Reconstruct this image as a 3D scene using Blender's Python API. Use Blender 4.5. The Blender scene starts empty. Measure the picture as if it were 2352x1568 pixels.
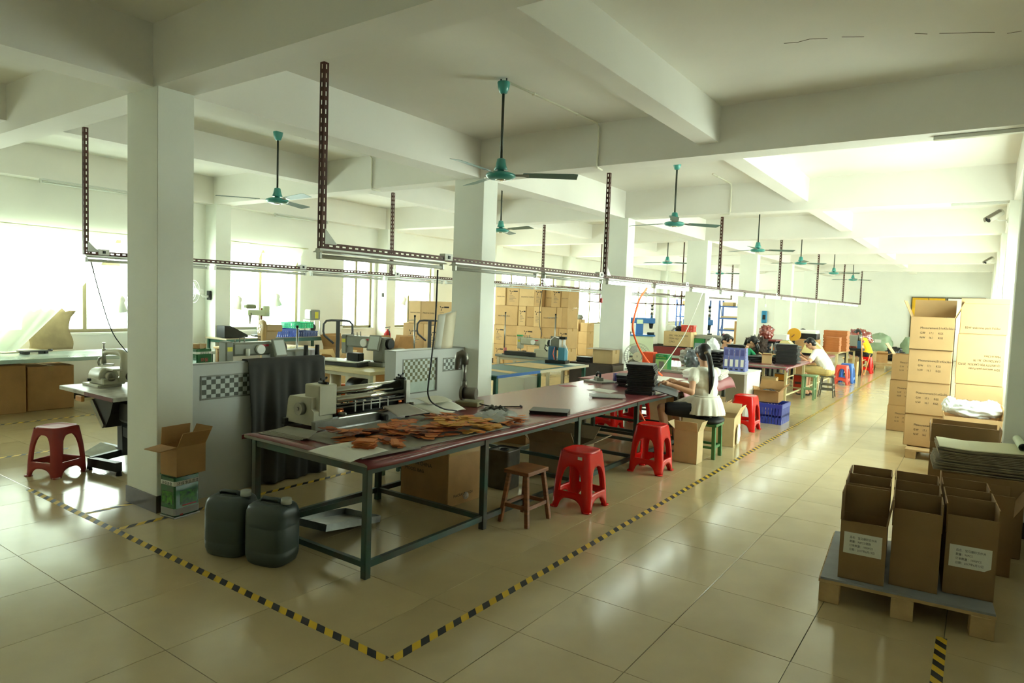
import bpy, bmesh, math, random
from mathutils import Vector, Matrix, Euler, noise as mnoise
random.seed(7)
sc = bpy.context.scene
col = sc.collection
PI = math.pi

# ---------------------------------------------------------------- camera
YAW, PITCH, ROLL, HCAM = 0.6125, 0.0607, 0.0349, 1.705
cam_d = bpy.data.cameras.new('camera')
cam = bpy.data.objects.new('camera', cam_d); col.objects.link(cam)
cam_d.sensor_width = 36.0; cam_d.lens = 36.0 * 1528.1 / 2352.0; cam_d.clip_start = 0.05; cam_d.clip_end = 200
_f = Vector((-math.sin(YAW)*math.cos(PITCH), math.cos(YAW)*math.cos(PITCH), -math.sin(PITCH)))
_r = Vector((math.cos(YAW), math.sin(YAW), 0)); _u = _r.cross(_f)
_r2 = math.cos(ROLL)*_r + math.sin(ROLL)*_u; _u2 = -math.sin(ROLL)*_r + math.cos(ROLL)*_u
cam.matrix_world = Matrix(((_r2.x, _u2.x, -_f.x, 0), (_r2.y, _u2.y, -_f.y, 0), (_r2.z, _u2.z, -_f.z, HCAM), (0, 0, 0, 1)))
sc.camera = cam

# ---------------------------------------------------------------- world: bright hazy overcast daylight
world = bpy.data.worlds.new('world'); sc.world = world; world.use_nodes = True
wn = world.node_tree.nodes; wl = world.node_tree.links
bg = wn['Background']; bg.inputs['Color'].default_value = (0.93, 1.0, 0.96, 1); bg.inputs['Strength'].default_value = 20.5

sc.view_settings.view_transform = 'Standard'; sc.view_settings.look = 'None'
sc.view_settings.gamma = 1.0; sc.view_settings.use_curve_mapping = False
sc.view_settings.exposure = 0.25
sc.cycles.use_denoising = True
sc.cycles.max_bounces = 10; sc.cycles.diffuse_bounces = 6; sc.cycles.glossy_bounces = 4
sc.cycles.transparent_max_bounces = 12; sc.cycles.sample_clamp_indirect = 8.0
sc.cycles.caustics_reflective = False; sc.cycles.caustics_refractive = False

# daylight enters through the window openings: light portals sit in each opening (they only guide the sky's light)
def portal(x, y0, y1, z0, z1, sx):
    L = bpy.data.lights.new('window_daylight', 'AREA'); L.shape = 'RECTANGLE'; L.size = z1-z0; L.size_y = y1-y0
    L.cycles.is_portal = True
    o = bpy.data.objects.new('window_daylight', L); col.objects.link(o)
    o.location = (x, (y0+y1)/2, (z0+z1)/2); o.rotation_euler = (0, -PI/2*sx, 0)

# ---------------------------------------------------------------- materials
MATS = {}
def lin(c):
    return tuple((v/255/12.92 if v/255 <= 0.04045 else ((v/255+0.055)/1.055)**2.4) for v in c)
def mat(name, rgb, rough=0.5, metal=0.0, var=0.0, scale=8.0, bump=0.0, bscale=40.0, spec=0.5, coat=0.0, emit=None, alpha=None, trans=0.0, rgb2=None, stretch=None, sss=None):
    """rgb in sRGB 0-255; var / rgb2 = colour mottling by object-space noise; bump = fine relief"""
    if name in MATS: return MATS[name]
    m = bpy.data.materials.new(name); m.use_nodes = True
    nt = m.node_tree; b = nt.nodes['Principled BSDF']
    c = lin(rgb)
    b.inputs['Base Color'].default_value = (*c, 1); b.inputs['Roughness'].default_value = rough
    b.inputs['Metallic'].default_value = metal; b.inputs['Specular IOR Level'].default_value = spec
    if coat: b.inputs['Coat Weight'].default_value = coat
    if trans: b.inputs['Transmission Weight'].default_value = trans
    if alpha is not None: b.inputs['Alpha'].default_value = alpha
    if emit:
        b.inputs['Emission Color'].default_value = (*lin(emit[0]), 1); b.inputs['Emission Strength'].default_value = emit[1]
    if var or bump or rgb2:
        tc = nt.nodes.new('ShaderNodeTexCoord'); mp = nt.nodes.new('ShaderNodeMapping')
        nt.links.new(tc.outputs['Object'], mp.inputs['Vector'])
        if stretch: mp.inputs['Scale'].default_value = stretch
    if var or rgb2:
        n = nt.nodes.new('ShaderNodeTexNoise'); n.inputs['Scale'].default_value = scale; n.inputs['Detail'].default_value = 5
        nt.links.new(mp.outputs[0], n.inputs['Vector'])
        mx = nt.nodes.new('ShaderNodeMix'); mx.data_type = 'RGBA'
        c2 = lin(rgb2) if rgb2 else tuple(max(0, v*(1-var)) for v in c)
        c1 = c if rgb2 else tuple(min(1, v*(1+var*0.6)) for v in c)
        mx.inputs['A'].default_value = (*c1, 1); mx.inputs['B'].default_value = (*c2, 1)
        cr = nt.nodes.new('ShaderNodeMapRange'); cr.inputs['From Min'].default_value = 0.35; cr.inputs['From Max'].default_value = 0.65
        nt.links.new(n.outputs['Fac'], cr.inputs['Value']); nt.links.new(cr.outputs[0], mx.inputs['Factor'])
        nt.links.new(mx.outputs['Result'], b.inputs['Base Color'])
    if bump:
        n2 = nt.nodes.new('ShaderNodeTexNoise'); n2.inputs['Scale'].default_value = bscale; n2.inputs['Detail'].default_value = 4
        nt.links.new(mp.outputs[0], n2.inputs['Vector'])
        bp = nt.nodes.new('ShaderNodeBump'); bp.inputs['Strength'].default_value = bump; bp.inputs['Distance'].default_value = 0.01
        nt.links.new(n2.outputs['Fac'], bp.inputs['Height']); nt.links.new(bp.outputs[0], b.inputs['Normal'])
    MATS[name] = m
    return m
def nodes_of(m): return m.node_tree, m.node_tree.nodes['Principled BSDF']
def glass_mat(name, rgb, mixg=0.12, rough=0.02):
    """thin clear sheet: lets light straight through and reflects a little"""
    if name in MATS: return MATS[name]
    m = bpy.data.materials.new(name); m.use_nodes = True; nt = m.node_tree
    for n in list(nt.nodes): nt.nodes.remove(n)
    o = nt.nodes.new('ShaderNodeOutputMaterial'); t = nt.nodes.new('ShaderNodeBsdfTransparent'); g = nt.nodes.new('ShaderNodeBsdfGlossy'); x = nt.nodes.new('ShaderNodeMixShader')
    t.inputs['Color'].default_value = (*lin(rgb), 1); g.inputs['Roughness'].default_value = rough; x.inputs[0].default_value = mixg
    nt.links.new(t.outputs[0], x.inputs[1]); nt.links.new(g.outputs[0], x.inputs[2]); nt.links.new(x.outputs[0], o.inputs[0])
    MATS[name] = m; return m
def sheer_mat(name, rgb, clear, trans=0.5):
    """sheer cloth / film: part diffuse, part translucent, part see-through"""
    if name in MATS: return MATS[name]
    m = bpy.data.materials.new(name); m.use_nodes = True; nt = m.node_tree
    for n in list(nt.nodes): nt.nodes.remove(n)
    o = nt.nodes.new('ShaderNodeOutputMaterial'); t = nt.nodes.new('ShaderNodeBsdfTransparent'); d = nt.nodes.new('ShaderNodeBsdfDiffuse'); l = nt.nodes.new('ShaderNodeBsdfTranslucent')
    x = nt.nodes.new('ShaderNodeMixShader'); y = nt.nodes.new('ShaderNodeMixShader'); c = (*lin(rgb), 1)
    d.inputs[0].default_value = c; l.inputs[0].default_value = c; x.inputs[0].default_value = trans; y.inputs[0].default_value = clear
    nt.links.new(d.outputs[0], x.inputs[1]); nt.links.new(l.outputs[0], x.inputs[2]); nt.links.new(x.outputs[0], y.inputs[1]); nt.links.new(t.outputs[0], y.inputs[2]); nt.links.new(y.outputs[0], o.inputs[0])
    MATS[name] = m; return m

# ---------------------------------------------------------------- mesh builder
class MB:
    def __init__(s): s.v = []; s.f = []; s.sm = []
    def add(s, vs, fs, smooth=False):
        o = len(s.v); s.v += [tuple(v) for v in vs]
        for f in fs: s.f.append(tuple(i+o for i in f)); s.sm.append(smooth)
        return s
    def box(s, x0, x1, y0, y1, z0, z1, M=None, ch=0.0):
        """axis box between two corners, optional matrix, optional chamfer"""
        if x0 > x1: x0, x1 = x1, x0
        if y0 > y1: y0, y1 = y1, y0
        if z0 > z1: z0, z1 = z1, z0
        if ch <= 0:
            vs = [(x, y, z) for z in (z0, z1) for y in (y0, y1) for x in (x0, x1)]
            fs = [(0,2,3,1),(4,5,7,6),(0,1,5,4),(2,6,7,3),(0,4,6,2),(1,3,7,5)]
        else:
            c = min(ch, (x1-x0)/2.01, (y1-y0)/2.01, (z1-z0)/2.01)
            vs = []; fs = []
            idx = {}
            for i, x in enumerate((x0, x1)):
                for j, y in enumerate((y0, y1)):
                    for k, z in enumerate((z0, z1)):
                        sx, sy, sz = (1-2*i)*c, (1-2*j)*c, (1-2*k)*c
                        idx[i,j,k] = len(vs)
                        vs += [(x, y+sy, z+sz), (x+sx, y, z+sz), (x+sx, y+sy, z)]
            g = lambda i,j,k,a: idx[i,j,k]+a
            fs = [(g(0,0,0,0),g(0,0,1,0),g(0,1,1,0),g(0,1,0,0)), (g(1,0,0,0),g(1,1,0,0),g(1,1,1,0),g(1,0,1,0)),
                  (g(0,0,0,1),g(1,0,0,1),g(1,0,1,1),g(0,0,1,1)), (g(0,1,0,1),g(0,1,1,1),g(1,1,1,1),g(1,1,0,1)),
                  (g(0,0,0,2),g(0,1,0,2),g(1,1,0,2),g(1,0,0,2)), (g(0,0,1,2),g(1,0,1,2),g(1,1,1,2),g(0,1,1,2))]
            for j in (0,1):
                for k in (0,1): fs.append((g(0,j,k,1),g(1,j,k,1),g(1,j,k,2),g(0,j,k,2)))
            for i in (0,1):
                for k in (0,1): fs.append((g(i,0,k,0),g(i,1,k,0),g(i,1,k,2),g(i,0,k,2)))
            for i in (0,1):
                for j in (0,1): fs.append((g(i,j,0,0),g(i,j,1,0),g(i,j,1,1),g(i,j,0,1)))
            for key in idx: fs.append((idx[key], idx[key]+1, idx[key]+2))
        if M is not None: vs = [M @ Vector(v) for v in vs]
        return s.add(vs, fs)
    def bar(s, p, q, w, h=None, up=(0,0,1), ch=0.0):
        """square bar from p to q"""
        h = h or w; p = Vector(p); q = Vector(q); d = q-p; L = d.length; d.normalize()
        u = Vector(up)
        if abs(d.dot(u)) > 0.98: u = Vector((0,1,0))
        a = d.cross(u).normalized(); b = a.cross(d)
        M = Matrix(((a.x,d.x,b.x,p.x),(a.y,d.y,b.y,p.y),(a.z,d.z,b.z,p.z),(0,0,0,1)))
        return s.box(-w/2, w/2, 0, L, -h/2, h/2, M, ch)
    def tube(s, pts, r, n=10, caps=True, closed=False, smooth=True):
        """round tube along points; r may be a list"""
        P = [Vector(p) for p in pts]; N = len(P)
        R = r if isinstance(r, (list, tuple)) else [r]*N
        vs = []; fs = []; prev = None
        for i in range(N):
            if closed: t = P[(i+1) % N]-P[i-1]
            else: t = P[min(i+1, N-1)]-P[max(i-1, 0)]
            if t.length < 1e-9: t = Vector((0,0,1))
            t.normalize()
            if prev is None:
                a = t.cross(Vector((0,0,1)) if abs(t.z) < 0.9 else Vector((1,0,0))).normalized()
            else:
                a = (prev - t*prev.dot(t))
                a = a.normalized() if a.length > 1e-6 else t.orthogonal().normalized()
            prev = a; b = t.cross(a)
            for k in range(n):
                an = 2*PI*k/n; vs.append(P[i]+(a*math.cos(an)+b*math.sin(an))*R[i])
        for i in range(N if closed else N-1):
            j = (i+1) % N
            for k in range(n): fs.append((i*n+k, i*n+(k+1) % n, j*n+(k+1) % n, j*n+k))
        s.add(vs, fs, smooth)
        if caps and not closed:
            o = len(s.v)-len(vs)
            s.f.append(tuple(o+k for k in reversed(range(n)))); s.sm.append(False)
            s.f.append(tuple(o+(N-1)*n+k for k in range(n))); s.sm.append(False)
        return s
    def cyl(s, p, q, r, r2=None, n=16, caps=True): return s.tube([p, q], [r, r if r2 is None else r2], n, caps)
    def lathe(s, prof, n=20, M=None, smooth=True, cx=0, cy=0):
        """prof: list of (radius, z)"""
        vs = []; fs = []; m = len(prof)
        for r, z in prof:
            for k in range(n):
                a = 2*PI*k/n; v = Vector((cx+r*math.cos(a), cy+r*math.sin(a), z)); vs.append(M @ v if M is not None else v)
        for i in range(m-1):
            for k in range(n): fs.append((i*n+k, i*n+(k+1) % n, (i+1)*n+(k+1) % n, (i+1)*n+k))
        s.add(vs, fs, smooth); o = len(s.v)-len(vs)
        if prof[0][0] > 1e-4: s.f.append(tuple(o+k for k in reversed(range(n)))); s.sm.append(False)
        if prof[-1][0] > 1e-4: s.f.append(tuple(o+(m-1)*n+k for k in range(n))); s.sm.append(False)
        return s
    def ell(s, c, r, n=12, m=8, M=None):
        c = Vector(c); r = Vector(r) if not isinstance(r, (int, float)) else Vector((r, r, r)); vs = []; fs = []
        for i in range(m+1):
            th = PI*i/m
            for k in range(n):
                a = 2*PI*k/n; v = c+Vector((r.x*math.sin(th)*math.cos(a), r.y*math.sin(th)*math.sin(a), r.z*math.cos(th)))
                vs.append(M @ v if M is not None else v)
        for i in range(m):
            for k in range(n): fs.append((i*n+k, (i+1)*n+k, (i+1)*n+(k+1) % n, i*n+(k+1) % n))
        return s.add(vs, fs, True)
    def prism(s, poly, z0, z1, M=None, smooth=False):
        """poly: xy outline (counter-clockwise) extruded in z"""
        n = len(poly); vs = [Vector((x, y, z0)) for x, y in poly]+[Vector((x, y, z1)) for x, y in poly]
        if M is not None: vs = [M @ v for v in vs]
        fs = [tuple(reversed(range(n))), tuple(range(n, 2*n))]
        s.add(vs, fs); o = len(s.v)-2*n
        for k in range(n): s.f.append((o+k, o+(k+1) % n, o+n+(k+1) % n, o+n+k)); s.sm.append(smooth)
        return s
    def sheet(s, fn, nu, nv, th=0.0, smooth=True):
        """fn(u,v)->point for u,v in 0..1; th = thickness along the sheet's normal"""
        P = [[Vector(fn(i/nu, j/nv)) for j in range(nv+1)] for i in range(nu+1)]
        vs = [p for row in P for p in row]; w = nv+1
        fs = [(i*w+j, (i+1)*w+j, (i+1)*w+j+1, i*w+j+1) for i in range(nu) for j in range(nv)]
        if th:
            N = []
            for i in range(nu+1):
                for j in range(nv+1):
                    a = P[min(i+1, nu)][j]-P[max(i-1, 0)][j]; b = P[i][min(j+1, nv)]-P[i][max(j-1, 0)]
                    n = a.cross(b); N.append(n.normalized() if n.length > 1e-9 else Vector((0,0,1)))
            M = len(vs); vs = vs+[p-n*th for p, n in zip(vs, N)]
            fs = fs+[tuple(M+k for k in reversed(f)) for f in fs]
            e = [i*w for i in range(nu+1)]+[nu*w+j for j in range(1, nv+1)]+[i*w+nv for i in range(nu-1, -1, -1)]+[j for j in range(nv-1, 0, -1)]
            for k in range(len(e)): a, b = e[k], e[(k+1) % len(e)]; fs.append((b, a, a+M, b+M))
        return s.add(vs, fs, smooth)
    def mesh(s, name):
        me = bpy.data.meshes.new(name); me.from_pydata(s.v, [], s.f); me.polygons.foreach_set('use_smooth', s.sm); me.update(); return me
    def build(s, name, m, parent=None, loc=None, rz=0.0):
        o = bpy.data.objects.new(name, s.mesh(name)); col.objects.link(o)
        if m is not None: o.data.materials.append(m)
        if parent is not None: o.parent = parent
        if loc is not None: o.location = loc
        o.rotation_euler.z = rz
        return o
def thing(name, label, cat, loc=(0,0,0), rz=0.0, group=None, rot=None):
    o = bpy.data.objects.new(name, None); col.objects.link(o); o.empty_display_size = 0.1
    o.location = loc; o.rotation_euler = rot if rot else (0, 0, rz)
    return tag(o, label, cat, group)
def tag(o, label, cat, group=None):
    o['label'] = label; o['category'] = cat
    if group: o['group'] = group
    return o
def struct(o): o['kind'] = 'structure'; return o
def link_copy(o, parent=None):
    c = o.copy(); col.objects.link(c); c.parent = parent
    for ch in o.children: link_copy(ch, c)
    return c
def dup(o, loc, rz=0.0, label=None, scale=None):
    c = link_copy(o); c.location = loc; c.rotation_euler.z = rz
    if label: c['label'] = label
    if scale: c.scale = scale
    return c
def child_mesh(me, name, parent, loc=(0,0,0), rot=(0,0,0), m=None):
    o = bpy.data.objects.new(name, me); col.objects.link(o); o.parent = parent; o.location = loc; o.rotation_euler = rot
    if m is not None and not me.materials: me.materials.append(m)
    return o
_txt = {}
def text(s, size, m, parent, loc, rot=(PI/2,0,0), name='print', bold=False, ext=0.0004, sx=1.0, align='LEFT'):
    """flat printed lettering as a thin mesh"""
    key = (s, size, bold, ext, sx, align, m.name)
    if key not in _txt:
        cu = bpy.data.curves.new('t', 'FONT'); cu.body = s; cu.size = size; cu.extrude = ext; cu.resolution_u = 2; cu.align_x = align
        cu.offset = size*0.012 if bold else 0
        o = bpy.data.objects.new('t', cu); col.objects.link(o)
        bpy.context.view_layer.update()
        me = bpy.data.meshes.new_from_object(o.evaluated_get(bpy.context.evaluated_depsgraph_get()))
        bpy.data.objects.remove(o); bpy.data.curves.remove(cu)
        me.name = 'lettering'; me.materials.clear(); me.materials.append(m)
        for v in me.vertices: v.co.x *= sx
        _txt[key] = me
    o = bpy.data.objects.new(name, _txt[key]); col.objects.link(o); o.parent = parent; o.location = loc; o.rotation_euler = rot
    return o
def R3(rx=0, ry=0, rz=0, t=(0,0,0)): return Matrix.Translation(t) @ Euler((rx, ry, rz)).to_matrix().to_4x4()
# ================================================================ the room
YB = [2.54, 6.46, 10.5, 14.55, 18.55, 22.6, 26.6]      # near faces of the transverse beams / columns
YBACK, YFAR, XL, XR = -1.46, 30.6, -11.15, 0.55
ZC, ZB, ZS = 3.645, 3.19, 3.30
M_wall = mat('wall_paint', (236, 236, 228), 0.75, var=0.03, scale=1.2, bump=0.05, bscale=30)
M_ceil = mat('ceiling_paint', (232, 230, 222), 0.8, var=0.05, scale=0.8, bump=0.04, bscale=25)
M_colm = mat('column_paint', (232, 235, 226), 0.7, var=0.03, scale=2.0, bump=0.04, bscale=30)
M_skirt = mat('skirting_tile', (70, 62, 54), 0.3, var=0.2, scale=10)
M_grout = mat('grout', (88, 84, 66), 0.8)
M_tile = mat('polished_tile', (186, 168, 128), 0.16, var=0.05, scale=3.0, spec=0.55)
_nt, _b = nodes_of(M_tile)                 # a little random tone per tile, cloudy roughness from wear
_oi = _nt.nodes.new('ShaderNodeObjectInfo'); _mr = _nt.nodes.new('ShaderNodeMapRange'); _hs = _nt.nodes.new('ShaderNodeHueSaturation')
_mr.inputs['To Min'].default_value = 0.95; _mr.inputs['To Max'].default_value = 1.04
_nt.links.new(_oi.outputs['Random'], _mr.inputs['Value']); _nt.links.new(_mr.outputs[0], _hs.inputs['Value'])
_src = _b.inputs['Base Color'].links[0].from_socket; _nt.links.new(_src, _hs.inputs['Color']); _nt.links.new(_hs.outputs[0], _b.inputs['Base Color'])
_n = _nt.nodes.new('ShaderNodeTexNoise'); _n.inputs['Scale'].default_value = 2.5; _m2 = _nt.nodes.new('ShaderNodeMapRange'); _g = _nt.nodes.new('ShaderNodeNewGeometry')
_m2.inputs['To Min'].default_value = 0.09; _m2.inputs['To Max'].default_value = 0.21
_nt.links.new(_g.outputs['Position'], _n.inputs['Vector']); _nt.links.new(_n.outputs['Fac'], _m2.inputs['Value']); _nt.links.new(_m2.outputs[0], _b.inputs['Roughness'])

floor = struct(MB().box(XL-0.2, XR+0.2, YBACK-0.2, YFAR+0.2, -0.15, -0.0035).build('floor', M_grout))
floor['label'] = 'polished beige square floor tiles with thin dark joints'; floor['category'] = 'floor'
T0x, T0y, TS = 0.546, 0.384, 0.6
tile_me = MB().box(-0.2985, 0.2985, -0.2985, 0.2985, -0.012, 0.0, ch=0.0012).mesh('tile'); tile_me.materials.append(M_tile)
cells = []
ix0 = math.floor((XL-T0x)/TS); ix1 = math.ceil((XR-T0x)/TS); iy0 = math.floor((YBACK-T0y)/TS); iy1 = math.ceil((YFAR-T0y)/TS)
inv = cam.matrix_world.inverted()
for i in range(ix0, ix1):
    for j in range(iy0, iy1):
        cx, cy = T0x+(i+0.5)*TS, T0y+(j+0.5)*TS
        x0, x1, y0, y1 = max(cx-TS/2, XL), min(cx+TS/2, XR), max(cy-TS/2, YBACK), min(cy+TS/2, YFAR)
        if x1-x0 < 0.02 or y1-y0 < 0.02: continue
        full = (x1-x0) > TS-0.001 and (y1-y0) > TS-0.001
        p = inv @ Vector((cx, cy, 0)); vis = p.z < -0.5 and abs(p.x/p.z) < 0.80 and abs(p.y/p.z) < 0.56
        cells.append((p.length if (vis and full) else 1e6+p.length, cx, cy, x0, x1, y0, y1))
cells.sort()
rest = MB(); rt = random.Random(3)
for k, (d, cx, cy, x0, x1, y0, y1) in enumerate(cells):
    if k < 296 and d < 1e6: child_mesh(tile_me, 'tile', floor, (cx, cy, 0), (rt.uniform(-1,1)*0.0009, rt.uniform(-1,1)*0.0009, 0))
    else: rest.box(x0+0.0015, x1-0.0015, y0+0.0015, y1-0.0015, -0.012, 0.0)
o = rest.build('tile_field', M_tile, floor); o['kind'] = 'stuff'

ceiling = struct(MB().box(XL-0.2, XR+0.2, YBACK-0.2, YFAR+0.2, ZC, ZC+0.15).build('ceiling', M_ceil))
for k, y in enumerate([YBACK]+YB):
    MB().box(XL, XR, y, y+0.28, ZB, ZC+0.02).build('beam', M_ceil, ceiling)
ys = [YBACK]+YB+[YFAR]
for k in range(len(ys)-1):
    y0, y1 = ys[k]+0.279, ys[k+1]+0.001
    MB().box(-5.40, -5.10, y0, y1, ZB, ZC+0.02).build('beam', M_ceil, ceiling)
    MB().box(-2.381, -2.175, y0, y1, ZS, ZC+0.02).build('beam', M_ceil, ceiling)
    MB().box(-8.15, -7.94, y0, y1, ZS, ZC+0.02).build('beam', M_ceil, ceiling)
    MB().box(XL-0.01, -10.90, y0, y1, ZB, ZC+0.02).build('beam', M_ceil, ceiling)
    MB().box(0.24, XR+0.01, y0, y1, ZB, ZC+0.02).build('beam', M_ceil, ceiling)
M_crack = mat('ceiling_crack', (96, 88, 66), 0.9)
for pts in ([(-1.30,5.16),(-1.22,5.19),(-1.13,5.17),(-1.02,5.22)], [(-0.93,5.24),(-0.86,5.28),(-0.80,5.31)], [(-0.50,5.42),(-0.43,5.47)], [(-0.36,5.50),(-0.22,5.57),(-0.15,5.60),(-0.05,5.66)], [(0.02,5.72),(0.10,5.72)]):
    MB().tube([(x, y, ZC+0.001) for x, y in pts], 0.004, 5).build('crack', M_crack, ceiling)

def column(x0, x1, y, dy=0.28, skirt=True):
    c = struct(MB().box(x0, x1, y, y+dy, 0, ZB+0.01, ch=0.004).build('column', M_colm))
    if skirt: MB().box(x0-0.008, x1+0.008, y-0.008, y+dy+0.008, 0, 0.13).build('baseboard', M_skirt, c)
    return c
for y in YB: column(-5.497, -5.035, y)
for y in YB: column(XL-0.05, -10.83, y); column(0.20, XR+0.05, y)

M_sill = mat('window_sill', (232, 232, 220), 0.4)
M_alu = mat('tan_aluminium', (148, 138, 104), 0.4, metal=0.3)
M_pane = glass_mat('window_glass', (244, 250, 244))
wcount = [0]
def wall_with_windows(name, x_in, sx, wins, label):
    """wall along Y at inner face x_in, sx = outward direction; wins = (y0,y1,z0,z1)"""
    xo = x_in+sx*0.24; w = MB(); y = YBACK-0.2
    for y0, y1, z0, z1 in sorted(wins):
        w.box(x_in, xo, y, y0, 0, ZC); w.box(x_in, xo, y0, y1, 0, z0); w.box(x_in, xo, y0, y1, z1, ZC); y = y1
    w.box(x_in, xo, y, YFAR+0.2, 0, ZC)
    o = struct(w.build(name, M_wall)); o['label'] = label
    for y0, y1, z0, z1 in sorted(wins):
        wcount[0] += 1
        xm = x_in+sx*0.12
        f = MB(); t = 0.05
        f.box(xm-0.03, xm+0.03, y0, y1, z0, z0+t); f.box(xm-0.03, xm+0.03, y0, y1, z1-t, z1)
        f.box(xm-0.03, xm+0.03, y0, y0+t, z0, z1); f.box(xm-0.03, xm+0.03, y1-t, y1, z0, z1)
        W = struct(f.build('window_%d' % wcount[0], M_alu)); W['label'] = 'tan aluminium framed window, blown out by daylight'
        n = max(2, round((y1-y0)/0.75)); tz = z0+(z1-z0)*0.74
        MB().box(xm-0.028, xm+0.028, y0+t, y1-t, tz-0.03, tz+0.03).build('transom', M_alu, W)
        for k in range(1, n):
            yy = y0+(y1-y0)*k/n; MB().box(xm-0.025, xm+0.025, yy-0.028, yy+0.028, z0+t, z1-t).build('mullion', M_alu, W)
        for k in range(n):
            MB().box(xm-0.004, xm+0.004, y0+(y1-y0)*k/n+0.01, y0+(y1-y0)*(k+1)/n-0.01, z0+t*0.5, z1-t*0.5).build('pane', M_pane, W)
        MB().box(x_in-sx*0.03, xm-sx*0.03, y0-0.02, y1+0.02, z0-0.03, z0).build('window_sill', M_sill, W)
        portal(x_in+sx*0.02, y0, y1, z0, z1, sx)
    return o
WL = [(0.7, 2.3, 1.0, 2.45), (3.0, 6.15, 1.0, 2.45), (6.78, 8.45, 1.0, 2.5), (9.55, 10.42, 1.0, 2.5), (10.85, 12.4, 1.0, 2.5), (13.2, 14.4, 1.0, 2.5),
      (15.1, 18.2, 1.0, 2.5), (19.1, 22.2, 1.0, 2.5), (23.2, 26.2, 1.0, 2.5), (27.2, 30.0, 1.0, 2.5)]
WR = [(7.1, 10.2, 0.9, 2.55), (11.1, 14.25, 0.9, 2.55), (15.1, 18.25, 0.9, 2.55), (19.1, 22.3, 0.9, 2.3), (23.2, 26.3, 0.9, 2.1), (27.2, 30.2, 0.9, 1.9)]
wall_with_windows('wall_left', XL, -1, WL, 'long white wall of windows behind the workshop')
wall_with_windows('wall_right', XR, 1, WR, 'white wall with windows along the aisle')
wb = struct(MB().box(XL-0.2, XR+0.2, YBACK-0.2, YBACK, 0, ZC).build('wall_back', M_wall))
wf = struct(MB().box(XL-0.2, XR+0.2, YFAR, YFAR+0.2, 0, ZC).build('wall_far', M_wall))
for n_, a in (('baseboard_left', (XL, XL+0.012, YBACK, YFAR)), ('baseboard_far', (XL, XR, YFAR-0.012, YFAR)), ('baseboard_right', (XR-0.012, XR, YBACK, YFAR))):
    struct(MB().box(*a, 0, 0.12).build(n_, M_skirt))

# doors on the far wall
M_yel = mat('yellow_door_paint', (222, 170, 20), 0.45, var=0.08, scale=5)
M_doorfr = mat('dark_door_frame', (92, 84, 62), 0.5)
M_whitep = mat('white_panel', (238, 238, 230), 0.5)
d1 = struct(MB().box(-2.30, -1.14, YFAR-0.06, YFAR+0.02, 0, 2.42).build('door_1', M_doorfr)); d1['label'] = 'yellow double door in the far wall'
for k, x in enumerate((-2.26, -1.71)):
    MB().box(x, x+0.53, YFAR-0.085, YFAR-0.04, 0.01, 2.38, ch=0.004).build('door_leaf', M_yel, d1)
    MB().box(x+(0.42 if k == 0 else 0.06), x+(0.44 if k == 0 else 0.08), YFAR-0.11, YFAR-0.085, 1.0, 1.15).build('door_handle', M_doorfr, d1)
    MB().box(x+0.2, x+0.24, YFAR-0.09, YFAR-0.085, 2.1, 2.16).build('door_number', M_doorfr, d1)
d2 = struct(MB().box(-1.12, 0.10, YFAR-0.06, YFAR+0.02, 0, 2.42).build('door_2', M_doorfr)); d2['label'] = 'white door panel beside the yellow door'
MB().box(-1.08, 0.06, YFAR-0.085, YFAR-0.04, 0.01, 2.38, ch=0.004).build('door_leaf', M_whitep, d2)
# ================================================================ shared builders
M_card = mat('cardboard', (172, 132, 84), 0.85, var=0.10, scale=6, bump=0.05, bscale=60)
M_card_in = mat('cardboard_inside', (150, 112, 70), 0.9, var=0.1, scale=6)
M_card_pale = mat('pale_cardboard', (200, 172, 124), 0.85, var=0.08, scale=5)
M_card_edge = mat('cardboard_edge', (196, 162, 112), 0.9)
M_tapeb = mat('parcel_tape', (178, 146, 92), 0.25, spec=0.6)
M_print = mat('black_print', (46, 40, 34), 0.8)
M_paper = mat('white_paper', (226, 226, 216), 0.7, var=0.02)
M_greyboard = mat('grey_board', (150, 148, 134), 0.8, var=0.06, scale=10)
M_black = mat('black_leatherette', (20, 20, 22), 0.42, var=0.2, scale=30, bump=0.08, bscale=120)
M_dark = mat('dark_metal', (40, 42, 40), 0.45, metal=0.6, var=0.2)
M_steel = mat('worn_steel', (150, 150, 142), 0.3, metal=0.9, var=0.15, scale=12)
M_chrome = mat('bright_steel', (205, 205, 196), 0.12, metal=1.0)
M_cream = mat('cream_machine_enamel', (186, 184, 160), 0.4, var=0.08, scale=6)
M_greymach = mat('grey_machine_enamel', (128, 130, 118), 0.45, var=0.08, scale=6)
M_rubber = mat('black_rubber', (22, 22, 20), 0.6)
M_cable = mat('black_cable', (18, 18, 18), 0.5)
M_red = mat('red_plastic', (214, 18, 14), 0.24, spec=0.5, var=0.05, scale=4)
M_wood = mat('brown_wood', (134, 82, 44), 0.4, var=0.3, scale=9, stretch=(1, 1, 6), bump=0.05)
M_palewood = mat('pale_pine', (184, 156, 112), 0.75, var=0.18, scale=6, stretch=(1, 8, 1), bump=0.1)
M_greensteel = mat('green_painted_steel', (48, 76, 66), 0.45, metal=0.3, rgb2=(70, 62, 50), scale=5)
M_brownsteel = mat('brown_slotted_steel', (72, 38, 26), 0.5, metal=0.3, var=0.15)
M_white = mat('white_plastic', (232, 232, 226), 0.4)
M_whitecloth = mat('white_cloth', (236, 234, 222), 0.85, var=0.03, bump=0.1, bscale=90)
M_film = sheer_mat('clear_film', (225, 230, 232), 0.55)
M_blue = mat('blue_plastic', (48, 66, 170), 0.35)
M_orange = mat('orange_hose', (246, 96, 30), 0.35)

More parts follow.
